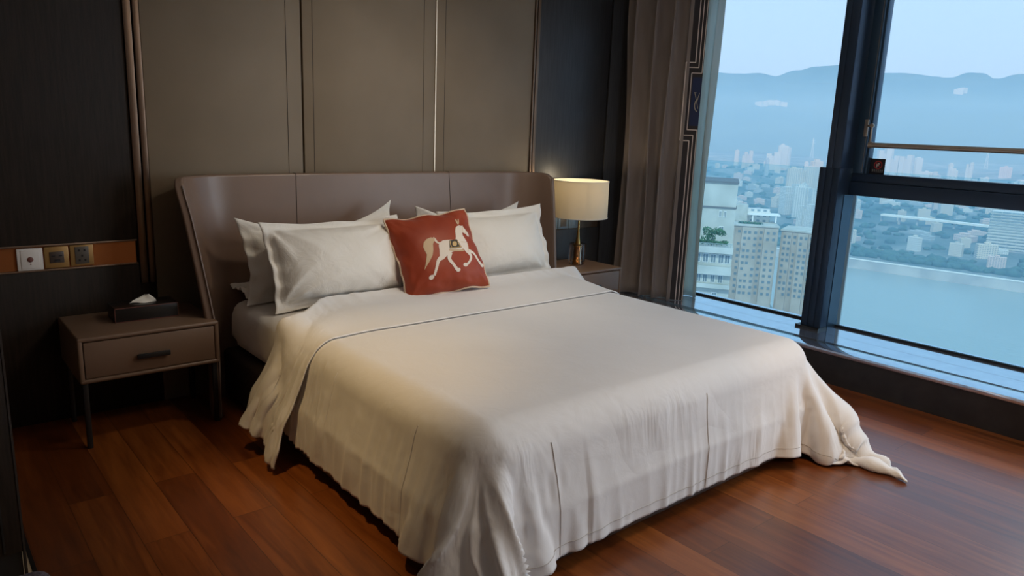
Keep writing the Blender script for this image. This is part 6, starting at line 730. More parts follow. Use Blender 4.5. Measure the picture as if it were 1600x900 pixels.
0,0,0,-1,-1,0,-1,0,0,0,0,0,0,0,0,0,0,0,0,0,0,0,0,0,0,0,0,0,0,0,0,0,0,0,0,0,0,0,0,0,0,0,0,0,0,0,0,0,0,0,0,0,0,0,0,0,0,0,0,0,0,0,0,0,0,0,0,0,0,0,0,0,1,-1,2,0,0,0,0,1,0,0,0,0,-1,1,0,0,0,0,-1,0,1,-1,0,0,-1,0,-1,0,4,0,0,0,0,0,0,0,0,0,0,0,-1,
0,0,0,0,0,-1,-1,1,-1,0,-1,0,0,0,0,0,0,0,0,0,0,0,0,0,0,0,0,0,0,0,0,0,0,0,0,0,0,0,0,0,0,0,0,0,0,0,0,0,0,0,0,0,0,0,0,0,0,0,0,0,0,0,0,0,0,0,0,0,0,0,0,0,0,0,0,0,1,-1,1,1,1,0,-1,0,0,0,0,1,-1,1,-1,0,0,0,0,0,0,0,-1,1,-2,0,0,2,1,0,0,0,0,-1,1,0,
0,-1,0,1,0,-1,0,0,0,0,0,-1,0,-1,0,0,0,0,0,0,0,0,0,0,0,0,0,0,0,0,0,0,0,0,0,0,0,0,0,0,0,0,0,0,0,0,0,0,0,0,0,0,0,0,0,0,0,0,0,0,0,0,0,0,0,0,0,0,0,0,0,0,0,0,0,0,0,0,0,0,1,0,1,0,-1,1,0,0,1,-1,0,0,1,-1,0,0,0,0,0,0,0,0,0,-1,0,-1,0,3,-1,-1,-1,0,
0,1,-1,0,0,1,0,1,0,0,0,0,0,0,-1,0,-1,0,0,0,0,0,0,0,0,0,0,0,0,0,0,0,0,0,0,0,0,0,0,0,0,0,0,0,0,0,0,0,0,0,0,0,0,0,0,0,0,0,0,0,0,0,0,0,0,0,0,0,0,0,0,0,0,0,0,0,0,0,0,0,0,0,0,0,0,1,0,0,1,-1,1,0,0,0,0,0,-1,1,0,0,0,0,0,-1,1,-1,0,0,0,-1,0,-1,-2,
0,2,0,1,0,1,1,0,0,0,-1,0,1,0,0,-1,0,0,-1,0,0,0,0,0,0,0,0,0,0,0,0,0,0,0,0,0,0,0,0,0,0,0,0,0,0,0,0,0,0,0,0,0,0,0,0,0,0,0,0,0,0,0,0,0,0,0,0,0,0,0,0,0,0,0,0,0,0,0,0,0,0,0,0,0,0,0,0,0,1,0,0,0,1,0,-1,0,1,0,0,0,-1,1,0,0,0,0,0,-1,1,0,-1,-1,0,0,
-3,3,1,0,0,0,1,0,-1,1,0,0,0,0,-1,1,0,0,-1,0,0,0,-1,0,0,0,0,0,0,0,0,0,0,0,0,0,0,0,0,0,0,0,0,0,0,0,0,0,0,0,0,0,0,0,0,0,0,0,0,0,0,0,0,0,0,0,0,0,0,0,0,0,0,0,0,0,0,0,0,0,0,0,0,0,0,0,0,0,0,1,-1,1,0,1,-1,0,1,0,0,0,-1,1,0,-1,1,-1,0,0,1,0,-1,0,
0,0,-1,0,2,-1,1,-1,1,0,-1,0,0,0,0,0,0,0,1,-1,0,0,0,0,0,-1,0,0,0,0,0,0,0,0,0,0,0,0,0,0,0,0,0,0,0,0,0,0,0,0,0,0,0,0,0,0,0,0,0,0,0,0,0,0,0,0,0,0,0,0,0,0,0,0,0,0,0,0,0,0,0,0,0,0,0,0,0,0,0,0,0,0,0,0,1,-1,1,0,1,0,-1,0,0,0,1,-1,0,1,-1,1,0,0,
-1,0,1,0,-1,-1,0,0,1,0,0,1,-1,0,1,0,0,-1,0,0,0,0,0,0,0,0,0,0,-1,0,0,0,0,0,0,0,0,0,0,0,0,0,0,0,0,0,0,0,0,0,0,0,0,0,0,0,0,0,0,0,0,0,0,0,0,0,0,0,0,0,0,0,0,0,0,0,0,0,0,0,0,0,0,0,0,0,0,0,0,0,0,0,0,0,0,0,0,0,0,1,0,0,0,0,1,-1,0,0,0,0,0,0,0,0,
0,0,0,0,0,0,0,0,-1,0,1,1,-1,0,0,0,0,0,0,1,0,-1,0,0,0,0,0,0,0,-1,1,0,-1,0,0,0,0,0,0,0,0,0,0,0,0,0,0,0,0,0,0,0,0,0,0,0,0,0,0,0,0,0,0,0,0,0,0,0,0,0,0,0,0,0,0,0,0,0,0,0,0,0,0,0,0,0,0,0,0,0,0,0,0,0,0,0,0,0,0,0,1,0,0,0,0,0,0,1,-1,0,0,0,0,0,1,
-1,0,0,1,0,-1,0,0,-1,0,0,1,0,0,0,1,-1,0,0,0,-1,0,1,0,0,0,0,0,0,0,0,-1,0,0,0,0,0,0,0,0,0,0,0,0,0,0,0,0,0,0,0,0,0,0,0,0,0,0,0,0,0,0,0,0,0,0,0,0,0,0,0,0,0,0,0,0,0,0,0,0,0,0,0,0,0,0,0,0,0,0,0,0,0,0,0,0,0,0,0,0,1,-1,1,0,0,0,0,0,0,0,0,0,0,0,
1,-1,0,1,0,-1,0,1,-1,0,0,-1,0,1,0,0,0,0,0,0,0,0,0,0,0,0,0,-1,1,0,-1,0,0,0,0,0,0,0,0,0,0,0,0,0,0,0,0,0,0,0,0,0,0,0,0,0,0,0,0,0,0,0,0,0,0,0,0,0,0,0,0,0,0,0,0,0,0,0,0,0,0,0,0,0,0,0,0,0,0,0,0,0,0,0,0,0,0,0,0,0,0,0,0,1,-1,1,0,0,0,0,0,0,0,0,
0,0,0,0,1,-1,0,0,0,0,0,0,-1,0,0,1,0,0,0,-1,1,0,0,-1,1,0,0,0,0,0,0,-1,1,0,0,0,-1,0,0,0,0,0,0,0,0,0,0,0,0,0,0,0,0,0,0,0,0,0,0,0,0,0,0,0,0,0,0,0,0,0,0,0,0,0,0,0,0,0,0,0,0,0,0,0,0,0,0,0,0,0,0,0,0,0,0,0,0,0,0,0,0,0,0,0,0,0,1,0,0,0,0,0,0,0,0,
0,0,0,0,0,0,0,0,1,0,-1,0,0,0,-1,0,1,-1,1,-1,1,0,-1,0,1,0,0,0,0,0,0,0,0,0,0,-1,0,0,0,0,0,0,0,0,0,0,0,0,0,0,0,0,0,0,0,0,0,0,0,0,0,0,0,0,0,0,0,0,0,0,0,0,0,0,0,0,0,0,0,0,0,0,0,0,0,0,0,0,0,0,0,0,0,0,0,0,0,0,0,0,0,0,0,0,0,0,0,0,0,1,0,0,0,0,0,
0,0,0,0,0,0,0,0,0,0,0,1,-1,0,-1,0,0,0,1,-1,1,0,0,0,0,0,-1,0,0,1,0,0,-1,1,-1,0,1,-1,0,0,0,0,0,0,0,0,0,0,0,0,0,0,0,0,0,0,0,0,0,0,0,0,0,0,0,0,0,0,0,0,0,0,0,0,0,0,0,0,0,0,0,0,0,0,0,0,0,0,0,0,0,0,0,0,0,0,0,0,0,0,0,0,0,0,0,0,0,1,0,0,-1,1,0,0,
0,0,0,0,0,0,0,0,0,0,0,0,0,0,0,0,0,-1,0,1,-1,1,0,-1,0,1,0,0,0,0,0,-1,0,1,0,0,0,0,-1,1,-1,0,0,0,0,0,0,0,0,0,0,0,0,0,0,0,0,0,0,0,0,0,0,0,0,0,0,0,0,0,0,0,0,0,0,0,0,0,0,0,0,0,0,0,0,0,0,0,0,0,0,0,0,0,0,0,0,0,0,0,0,0,0,0,0,0,0,0,1,-1,0,0,1,0,
0,0,0,0,0,0,0,1,-1,0,0,0,0,0,0,-1,1,-1,0,0,0,0,1,-1,0,1,0,-1,0,0,0,1,0,0,0,0,0,-1,1,-1,1,-1,1,-1,0,0,0,0,0,0,0,0,0,0,0,0,0,0,0,0,0,0,0,0,0,0,0,0,0,0,0,0,0,0,0,0,0,0,0,0,0,0,0,0,0,0,0,0,0,0,0,0,0,0,0,0,0,0,0,0,0,0,0,0,0,0,0,0,0,0,0,0,1,
0,0,-1,1,0,0,0,0,0,1,-1,0,0,0,0,0,0,0,0,0,0,0,-1,0,0,0,1,0,-1,0,1,0,0,0,-1,0,0,1,-1,0,1,-1,1,-1,0,0,0,0,0,0,0,0,0,0,0,0,0,0,0,0,0,0,0,0,0,0,0,0,0,0,0,0,0,0,0,0,0,0,0,0,0,0,0,0,0,0,0,0,0,0,0,0,0,0,0,0,0,0,0,0,0,0,0,0,0,0,0,0,0,0,0,0,0,0,
1,-1,1,0,0,0,0,-1,1,0,0,0,0,0,0,0,0,0,0,0,0,0,0,-1,0,0,1,0,-1,0,1,0,0,0,-1,1,0,0,0,-1,1,0,0,0,-1,0,0,0,0,0,0,0,0,0,0,0,0,0,0,0,0,0,0,0,0,0,0,0,0,0,0,0,0,0,0,0,0,0,0,0,0,0,0,0,0,0,0,0,0,0,0,0,0,0,0,0,0,0,0,0,0,0,0,0,0,0,0,0,0,0,0,0,0,0,
0,0,0,1,-1,0,1,0,0,0,0,0,0,-1,1,0,0,0,0,0,0,0,0,0,-1,1,-1,0,1,-1,1,0,-1,0,0,0,1,-1,0,0,1,0,-1,1,-1,0,1,0,0,-1,0,0,0,0,0,0,0,0,0,0,0,0,0,0,0,0,0,0,0,0,0,0,0,0,0,0,0,0,0,0,0,0,0,0,0,0,0,0,0,0,0,0,0,0,0,0,0,0,0,0,0,0,0,0,0,0,0,0,0,0,0,0,0,
0,0,0,0,0,0,0,1,0,0,0,-1,1,0,0,0,0,-1,1,0,0,0,0,0,0,0,0,0,-1,0,0,0,1,0,-1,1,0,0,0,-1,1,0,0,-1,0,1,-1,1,0,-1,0,0,0,0,0,0,0,0,0,0,0,0,0,0,0,0,0,0,0,0,0,0,0,0,0,0,0,0,0,0,0,0,0,0,0,0,0,0,0,0,0,0,0,0,0,0,0,0,0,0,0,0,0,0,0,0,0,0,0,0,0,0,0,0,
0,0,0,0,0,0,0,1,0,-1,1,0,-1,1,0,0,0,0,0,0,0,0,0,1,-1,0,0,0,0,0,-1,0,0,1,0,-1,1,0,-1,0,0,1,-1,0,0,1,0,-1,1,-1,0,0,0,0,0,0,0,0,0,0,0,0,0,0,0,0,0,0,0,0,0,0,0,0,0,0,0,0,0,0,0,0,0,0,0,0,0,0,0,0,0,0,0,0,0,0,0,0,0,0,0,0,0,0,0,0,0,0,0,0,0,0,0,
0,0,0,0,0,0,0,0,0,0,0,0,1,-1,0,1,0,0,0,0,0,0,0,0,1,-1,0,0,0,0,0,-1,1,0,-1,0,1,-1,1,0,-1,1,0,0,-1,1,0,0,-1,0,1,-1,1,0,0,-1,0,0,0,0,0,0,0,0,0,0,0,0,0,0,0,0,0,0,0,0,0,0,0,0,0,0,0,0,0,0,0,0,0,0,0,0,0,0,0,0,0,0,0,0,0,0,0,0,0,0,0,0,0,0,0,0,0,
0,0,0,0,0,0,0,0,0,0,0,0,0,0,0,1,0,0,0,0,0,0,0,0,0,0,0,0,0,0,0,0,0,0,0,-1,0,1,-1,0,1,-1,0,1,-1,0,0,1,-1,0,0,1,0,-1,1,-1,0,0,1,-1,0,0,0,0,0,0,0,0,0,0,0,0,0,0,0,0,0,0,0,0,0,0,0,0,0,0,0,0,0,0,0,0,0,0,0,0,0,0,0,0,0,0,0,0,0,0,0,0,0,0,0,0,0,0,
0,0,0,0,0,0,0,0,0,0,0,0,0,0,0,0,1,-1,1,0,0,0,0,-1,0,1,0,0,0,0,0,0,1,-1,0,0,0,0,0,-1,0,1,-1,1,-1,0,1,0,0,-1,1,0,0,-1,0,1,-1,1,-1,0,0,0,0,0,0,0,0,0,0,0,0,0,0,0,0,0,0,0,0,0,0,0,0,0,0,0,0,0,0,0,0,0,0,0,0,0,0,0,0,0,0,0,0,0,0,0,0,0,0,0,0,0,0,
0,0,0,0,0,0,0,0,0,0,0,0,0,0,0,0,0,0,1,-1,1,0,0,0,0,-1,1,0,-1,1,0,0,-1,1,0,0,0,0,0,0,0,0,-1,0,0,1,-1,1,-1,0,0,0,1,-1,0,0,1,0,-1,1,-1,1,0,-1,0,0,0,0,0,0,0,0,0,0,0,0,0,0,0,0,0,0,0,0,0,0,0,0,0,0,0,0,0,0,0,0,0,0,0,0,0,0,0,0,0,0,0,0,0,0,0,0,
0,0,0,0,0,0,0,0,0,0,0,0,0,0,0,0,0,0,0,0,0,1,-1,1,-1,0,1,0,-1,1,0,0,0,0,0,0,0,0,0,-1,1,0,0,0,0,-1,1,-1,0,0,1,-1,1,0,0,0,-1,1,0,0,-1,0,1,-1,0,0,0,0,1,-1,0,0,0,0,0,0,0,0,0,0,0,0,0,0,0,0,0,0,0,0,0,0,0,0,0,0,0,0,0,0,0,0,0,0,0,0,0,0,0,0,0,0,
0,0,0,0,0,0,0,0,0,0,0,0,0,0,0,0,0,0,0,0,0,0,0,0,0,0,0,0,1,0,-1,1,0,0,0,0,0,0,0,0,0,0,-1,1,0,0,0,0,0,0,-1,0,1,-1,0,1,-1,0,0,0,1,-1,0,0,1,0,-1,1,0,-1,0,0,0,0,0,0,0,0,0,0,0,0,0,0,0,0,0,0,0,0,0,0,0,0,0,0,0,0,0,0,0,0,0,0,0,0,0,0,0,0,0,0,0,0,
0,0,0,0,0,0,0,0,0,0,0,0,0,0,0,0,0,0,0,0,0,0,0,0,0,0,0,0,0,0,0,0,1,-1,1,0,0,0,0,-1,1,0,0,0,0,0,0,0,0,0,0,0,-1,0,0,1,-1,0,1,0,-1,1,-1,1,0,0,-1,0,1,-1,0,1,-1,1,-1,0,0,0,0,0,0,0,0,0,0,0,0,0,0,0,0,0,0,0,0,0,0,0,0,0,0,0,0,0,0,0,0,0,0,0,0,0,0,
0,0,0,0,0,0,0,0,0,0,0,0,0,0,0,0,0,0,0,0,0,0,0,0,0,0,0,0,0,0,0,1,0,0,0,0,0,0,0,0,0,0,0,0,-1,1,0,0,0,0,0,0,0,0,0,0,-1,1,-1,1,0,-1,0,1,-1,1,-1,0,0,1,0,-1,1,0,-1,1,-1,0,0,0,0,0,0,0,0,0,0,0,0,0,0,0,0,0,0,0,0,0,0,0,0,0,0,0,0,0,0,0,0,0,0,0,0,
0,0,0,0,0,0,0,0,0,0,0,0,0,0,0,0,0,0,0,0,0,0,0,0,0,0,0,0,0,0,0,0,0,0,0,0,0,1,0,0,0,0,0,0,0,0,-1,1,0,0,0,0,0,0,0,0,0,0,-1,0,0,1,-1,0,1,0,-1,0,0,1,0,0,-1,0,1,-1,0,1,-1,0,0,0,0,0,0,0,0,0,0,0,0,0,0,0,0,0,0,0,0,0,0,0,0,0,0,0,0,0,0,0,0,0,0,0,
0,0,0,0,0,0,0,0,0,0,0,0,0,0,0,0,0,0,0,0,0,0,0,0,0,0,0,0,0,0,0,0,0,0,0,0,0,1,0,0,-1,1,0,0,0,0,0,0,0,0,0,0,0,0,0,0,0,0,0,-1,1,-1,1,-1,1,-1,0,0,1,0,0,-1,0,0,1,0,-1,0,0,0,0,0,0,0,0,0,0,0,0,0,0,0,0,0,0,0,0,0,0,0,0,0,0,0,0,0,0,0,0,0,0,0,0,0,
0,0,0,0,0,0,0,0,0,0,0,0,0,0,0,0,0,0,0,0,0,0,0,0,0,0,0,0,0,0,0,0,0,0,0,0,0,0,0,0,1,-1,1,0,0,0,0,0,0,0,0,0,0,0,0,0,0,0,0,1,-1,0,-1,0,0,1,-1,1,0,0,-1,0,0,1,0,0,-1,0,1,0,0,-1,0,0,0,0,0,0,0,0,0,0,0,0,0,0,0,0,0,0,0,0,0,0,0,0,0,0,0,0,0,0,0,0,
0,0,0,0,0,0,0,0,0,0,0,0,0,0,0,0,0,0,0,0,0,0,0,0,0,0,0,0,0,0,0,0,0,0,0,0,0,0,0,0,0,1,-1,1,0,0,0,0,0,0,0,0,1,-1,0,0,0,0,0,0,0,0,0,0,0,-1,1,-1,1,0,-1,0,1,0,0,-1,0,0,0,0,0,0,0,0,1,0,-1,0,0,0,0,0,0,0,0,0,0,0,0,0,0,0,0,0,0,0,0,0,0,0,0,0,0,0,
0,0,0,0,0,0,0,0,0,0,0,0,0,0,0,0,0,0,0,0,0,0,0,0,0,0,0,0,0,0,0,0,0,0,0,0,0,0,0,0,0,0,1,-1,1,0,0,0,0,0,0,0,0,1,-1,1,-1,0,1,0,-1,0,0,0,0,0,0,-1,0,1,-1,0,1,0,-1,1,-1,1,0,0,0,0,-1,0,0,1,-1,0,1,0,-1,0,0,0,0,0,0,0,0,0,0,0,0,0,0,0,0,0,0,0,0,0,
0,0,0,0,0,0,0,0,0,0,0,0,0,0,0,0,0,0,0,0,0,0,0,0,0,0,0,0,0,0,0,0,0,0,0,0,0,0,0,0,0,0,0,0,0,0,0,1,0,0,0,0,0,0,0,0,0,0,0,0,1,0,-1,0,0,0,1,-1,0,0,-1,0,1,-1,1,0,-1,0,1,-1,1,-1,0,0,0,0,1,0,0,-1,0,0,0,0,0,0,0,0,0,0,0,0,0,0,0,0,0,0,0,0,0,0,0,0,
0,0,0,0,0,0,0,0,0,0,0,0,0,0,0,0,0,0,0,0,0,0,0,0,0,0,0,0,0,0,0,0,0,0,0,0,0,0,0,0,0,0,0,0,0,0,0,0,0,0,0,1,0,0,1,0,-1,1,0,-1,0,0,0,0,0,0,1,0,-1,0,0,0,0,-1,0,1,0,-1,1,0,0,0,-1,1,0,0,0,0,-1,0,0,0,1,-1,0,0,0,0,0,0,0,0,0,0,0,0,0,0,0,0,0,0,0,0,
0,0,0,0,0,0,0,0,0,0,0,0,0,0,0,0,0,0,0,0,0,0,0,0,0,0,0,0,0,0,0,0,0,0,0,0,0,0,0,0,0,0,0,0,0,0,0,0,0,0,0,0,1,0,0,1,-1,0,1,-1,0,0,0,0,0,0,1,0,-1,0,1,0,0,-1,0,-1,1,0,-1,1,0,0,-1,0,1,-1,1,-1,1,0,0,0,0,0,-1,0,0,0,0,0,0,0,0,0,0,0,0,0,0,0,0,0,0,
0,0,0,0,0,0,0,0,0,0,0,0,0,0,0,0,0,0,0,0,0,0,0,0,0,0,0,0,0,0,0,0,0,0,0,0,0,0,0,0,0,0,0,0,0,0,0,0,0,0,0,0,0,1,0,0,0,0,0,0,0,0,1,0,0,0,0,0,0,-1,0,1,0,-1,1,0,0,-1,-1,1,-1,1,0,-1,0,1,0,0,0,-1,1,-1,0,1,0,-1,0,0,1,-1,0,0,0,0,0,0,0,0,0,0,0,0,0,
0,0,0,0,0,0,0,0,0,0,0,0,0,0,0,0,0,0,0,0,0,0,0,0,0,0,0,0,0,0,0,0,0,0,0,0,0,0,0,0,0,0,0,0,0,0,0,0,0,0,0,0,0,0,0,0,0,0,0,1,1,-1,1,0,0,-1,0,1,0,-1,0,0,1,0,-1,1,0,0,0,0,-1,-1,0,1,0,-1,1,0,0,0,-1,1,0,0,0,0,0,-1,1,0,0,-1,0,0,0,0,0,0,0,0,0,0,0,
0,0,0,0,0,0,0,0,0,0,0,0,0,0,0,0,0,0,0,0,0,0,0,0,0,0,0,0,0,0,0,0,0,0,0,0,0,0,0,0,0,0,0,0,0,0,0,0,0,0,0,0,0,0,0,0,0,0,0,0,1,0,0,0,1,-1,0,0,1,0,-1,0,1,0,0,0,0,1,-1,1,-1,0,0,0,-2,1,0,0,0,0,0,0,-1,1,0,0,0,0,0,0,0,0,0,0,0,0,-1,0,0,0,0,0,0,0,
0,0,0,0,0,0,0,0,0,0,0,0,0,0,0,0,0,0,0,0,0,0,0,0,0,0,0,0,0,0,0,0,0,0,0,0,0,0,0,0,0,0,0,0,0,0,0,0,0,0,0,0,0,0,0,0,0,0,0,0,0,0,0,1,0,0,0,1,0,0,0,0,0,0,0,0,0,0,0,0,0,0,0,0,1,-2,-1,1,0,0,0,0,0,0,0,0,-1,1,-1,1,0,0,0,0,-1,0,0,0,0,0,0,0,0,0,0,
0,0,0,0,0,0,0,0,0,0,0,0,0,0,0,0,0,0,0,0,0,0,0,0,0,0,0,0,0,0,0,0,0,0,0,0,0,0,0,0,0,0,0,0,0,0,0,0,0,0,0,0,0,0,0,0,0,0,0,0,0,0,1,0,0,0,0,1,-1,1,0,0,0,1,0,0,-1,1,0,0,-1,1,0,0,0,0,0,-3,2,-1,0,1,-1,0,0,0,0,0,0,0,0,0,0,0,0,0,0,-1,0,0,0,0,0,0,
0,0,0,0,0,0,0,0,0,0,0,0,0,0,0,0,0,0,0,0,0,0,0,0,0,0,0,0,0,0,0,0,0,0,0,0,0,0,0,0,0,0,0,0,0,0,0,0,0,0,0,0,0,0,0,0,0,0,0,0,0,0,0,0,0,0,0,1,1,-1,1,0,0,0,0,0,0,0,1,0,-1,1,0,0,0,0,0,0,-1,-1,1,1,-1,0,1,0,-1,1,-1,1,-1,1,-1,0,0,0,0,0,-1,1,-1,0,
0,0,0,0,0,0,0,0,0,0,0,0,0,0,0,0,0,0,0,0,0,0,0,0,0,0,0,0,0,0,0,0,0,0,0,0,0,0,0,0,0,0,0,0,0,0,0,0,0,0,0,0,0,0,0,0,0,0,0,0,0,0,0,0,0,0,0,0,0,1,0,0,0,1,-1,1,0,0,1,0,0,0,0,0,0,0,1,0,-1,1,0,-1,1,-3,2,0,0,0,-1,0,1,-1,1,-1,0,0,0,0,0,0,0,0,0,-1,
1,-1,0,0,0,0,0,0,0,0,0,0,0,0,0,0,0,0,0,0,0,0,0,0,0,0,0,0,0,0,0,0,0,0,0,0,0,0,0,0,0,0,0,0,0,0,0,0,0,0,0,0,0,0,0,0,0,0,0,0,0,0,0,0,0,0,0,0,0,0,0,0,1,0,0,0,1,0,0,1,-1,1,0,1,0,-1,1,-1,0,0,1,0,0,1,-2,0,2,0,0,0,1,-1,0,0,-1,1,0,-1,1,0,-1,1,-1,
0,0,0,-1,0,0,0,0,0,0,0,0,0,0,0,0,0,0,0,0,0,0,0,0,0,0,0,0,0,0,0,0,0,0,0,0,0,0,0,0,0,0,0,0,0,0,0,0,0,0,0,0,0,0,0,0,0,0,0,0,0,0,0,0,0,0,0,0,0,0,0,0,0,0,1,0,0,1,0,0,1,0,0,1,0,0,0,0,0,0,0,1,0,-1,0,1,0,0,-2,2,0,1,-1,0,0,0,0,0,-1,0,1,-1,0,1,
-1,0,0,-1,0,0,0,0,0,0,0,0,0,0,0,0,0,0,0,0,0,0,0,0,0,0,0,0,0,0,0,0,0,0,0,0,0,0,0,0,0,0,0,0,0,0,0,0,0,0,0,0,0,0,0,0,0,0,0,0,0,0,0,0,0,0,0,0,0,0,0,0,0,0,0,0,0,1,0,0,0,2,0,1,-1,1,0,1,-1,0,0,0,1,0,-1,1,0,0,0,0,-1,3,0,-1,1,-1,1,-1,0,0,0,0,0,
0,0,-1,0,0,0,0,0,-1,0,0,0,0,0,0,0,0,0,0,0,0,0,0,0,0,0,0,0,0,0,0,0,0,0,0,0,0,0,0,0,0,0,0,0,0,0,0,0,0,0,0,0,0,0,0,0,0,0,0,0,0,0,0,0,0,0,0,0,0,0,0,0,0,0,0,0,0,0,1,0,-1,1,0,1,1,1,0,1,-1,1,0,0,0,0,0,1,-1,1,-1,0,1,0,0,-1,3,-1,1,0,0,0,0,-1,0,
0,0,0,0,0,0,0,0,-1,0,-1,1,-1,0,0,0,0,0,0,0,0,0,0,0,0,0,0,0,0,0,0,0,0,0,0,0,0,0,0,0,0,0,0,0,0,0,0,0,0,0,0,0,0,0,0,0,0,0,0,0,0,0,0,0,0,0,0,0,0,0,0,0,0,0,0,0,0,0,0,0,0,0,0,1,0,0,2,1,0,0,0,2,-1,0,0,-1,1,1,0,0,-1,1,0,0,0,-1,0,3,1,-1,0,0,0,0,
0,0,0,0,0,0,-1,0,0,-1,0,0,0,-1,0,0,0,0,0,0,0,0,0,0,0,0,0,0,0,0,0,0,0,0,0,0,0,0,0,0,0,0,0,0,0,0,0,0,0,0,0,0,0,0,0,0,0,0,0,0,0,0,0,0,0,0,0,0,0,0,0,0,0,0,0,0,0,0,0,0,0,0,0,0,0,0,1,0,2,2,1,0,1,-1,1,0,-1,0,1,0,-1,0,0,0,2,0,-1,0,-1,4,-1,1,-1,
0,0,0,0,0,-1,1,-1,1,0,0,-1,0,-1,0,-1,0,0,0,0,0,0,0,0,0,0,0,0,0,0,0,0,0,0,0,0,0,0,0,0,0,0,0,0,0,0,0,0,0,0,0,0,0,0,0,0,0,0,0,0,0,0,0,0,0,0,0,0,0,0,0,0,0,0,0,0,0,0,0,0,0,0,0,0,0,0,0,1,0,-1,1,4,1,-1,0,1,1,0,-1,0,1,0,0,0,-1,0,1,0,0,0,-1,0,4,
0,0,0,1,-1,0,0,0,0,-1,1,-1,1,0,0,-1,-1,-1,0,-1,0,0,0,0,0,0,0,0,0,0,0,0,0,0,0,0,0,0,0,0,0,0,0,0,0,0,0,0,0,0,0,0,0,0,0,0,0,0,0,0,0,0,0,0,0,0,0,0,0,0,0,0,0,0,0,0,0,0,0,0,0,0,0,0,0,0,0,0,0,0,0,0,1,1,3,2,1,0,1,0,-2,0,0,1,0,0,-1,0,1,1,0,-1,
-1,0,0,4,1,-1,1,-1,1,0,0,-1,0,0,0,0,0,0,0,0,-1,-2,-1,1,-1,0,0,0,0,0,0,0,0,0,0,0,0,0,0,0,0,0,0,0,0,0,0,0,0,0,0,0,0,0,0,0,0,0,0,0,0,0,0,0,0,0,0,0,0,0,0,0,0,0,0,0,0,0,0,0,0,0,0,0,0,0,0,0,0,0,0,0,0,0,0,1,0,2,3,0,1,2,0,-1,-1,0,1,0,0,-2,0,1,
1,0,0,-1,0,0,0,5,0,0,0,0,0,1,1,0,-1,-1,0,0,0,0,0,0,0,-2,-2,-1,0,0,0,0,0,0,0,0,0,0,0,0,0,0,0,0,0,0,0,0,0,0,0,0,0,0,0,0,0,0,0,0,0,0,0,0,0,0,0,0,0,0,0,0,0,0,0,0,0,0,0,0,0,0,0,0,0,0,0,0,0,0,0,0,0,0,0,0,0,0,0,0,0,5,2,2,0,1,0,-1,0,0,0,1,-2,0,
0,1,1,0,-2,0,-1,0,0,5,0,0,0,0,0,-1,1,2,0,-1,-1,0,0,0,1,0,-1,-1,-3,-1,0,0,0,0,0,0,1,-1,0,0,0,0,0,0,0,0,0,0,0,0,0,0,0,0,0,0,0,0,0,0,0,0,0,0,0,0,0,0,0,0,0,0,0,0,0,0,0,0,0,1,0,0,0,-1,0,1,-1,0,0,0,1,-1,0,0,0,0,0,0,0,0,1,0,2,3,1,1,2,1,-2,-1,
0,1,1,-2,-1,1,1,1,-1,-1,-1,0,0,0,0,6,-1,1,-1,1,0,0,0,1,2,0,-2,0,0,0,1,0,-1,-2,-1,-4,0,0,1,1,-1,0,1,0,0,-1,1,0,-1,1,0,0,0,0,0,-1,0,0,1,0,0,0,0,0,0,0,0,0,-1,0,0,0,0,1,0,-1,0,0,0,1,0,-1,1,0,0,-1,1,0,-1,1,0,-1,1,0,0,0,-1,1,-1,1,-1,-1,1,-1,
0,1,0,0,3,4,1,2,1,1,-1,-1,0,0,-1,-1,0,1,0,0,-2,-1,0,0,1,0,0,5,1,-1,1,-1,0,0,0,0,1,2,1,-2,-1,1,0,1,-1,-1,-2,-2,0,0,0,0,1,0,0,0,0,0,-1,1,0,-1,2,-1,-1,0,0,1,0,0,0,0,0,-1,1,0,-1,1,0,-1,1,0,0,0,0,-1,0,1,0,0,0,0,-1,1,-1,1,0,0,0,0,0,0,-1,1,0,
0,-1,1,0,-1,1,-1,1,0,-1,0,0,0,0,2,2,2,1,1,2,-1,-2,1,0,0,-2,0,1,0,0,-2,0,0,0,0,-1,0,0,6,-1,1,-1,1,0,0,0,0,0,1,2,1,-1,0,0,1,-1,-2,-1,-1,-1,0,1,0,-1,0,1,-1,0,0,1,-1,0,0,0,0,0,0,1,-1,0,0,0,0,0,0,0,0,0,0,0,0,0,-1,1,0,0,1,0,-1,0,0,0,0,1,-1,1,
-1,0,1,-1,0,1,-1,0,1,-1,0,0,0,1,0,-1,1,-1,-1,1,0,-1,1,0,2,2,1,1,3,3,-3,-1,0,0,-2,0,1,0,-1,-2,0,-1,0,0,0,0,0,0,5,0,0,1,-1,0,0,0,0,1,-1,1,2,2,-1,0,0,-1,-1,-1,-1,0,1,-1,1,-1,0,0,1,0,-1,0,1,0,0,0,0,-1,0,0,0,0,0,0,1,-1,0,1,-1,0,0,0,0,0,0,0,
0,1,-1,0,0,0,0,1,-1,0,0,0,0,1,-1,1,0,-1,0,0,0,0,1,0,0,-1,0,0,0,0,1,0,-1,1,-1,2,0,2,1,1,2,0,0,-1,-1,-2,0,0,-1,-1,0,0,-1,0,0,0,-1,1,0,0,5,0,0,0,0,0,1,0,0,0,1,1,-1,3,1,3,1,-5,-2,0,0,0,-1,0,0,0,0,1,-1,0,0,0,0,-1,0,2,-1,0,0,0,0,-1,1,0,0,0,0,
0,0,-1,1,0,0,0,0,-1,1,-1,1,0,0,0,-1,0,2,-1,-1,1,-1,0,0,1,0,0,0,0,0,0,0,-1,1,1,-1,0,0,0,0,1,-1,1,1,0,1,1,-1,2,2,6,-3,-4,-1,-2,0,-2,0,-1,-1,0,0,0,0,-1,1,-1,0,0,4,0,0,0,0,0,-1,1,0,0,0,1,0,2,0,5,3,-9,2,0,0,1,0,0,-1,-1,0,1,-1,1,-1,1,0,0,-2,
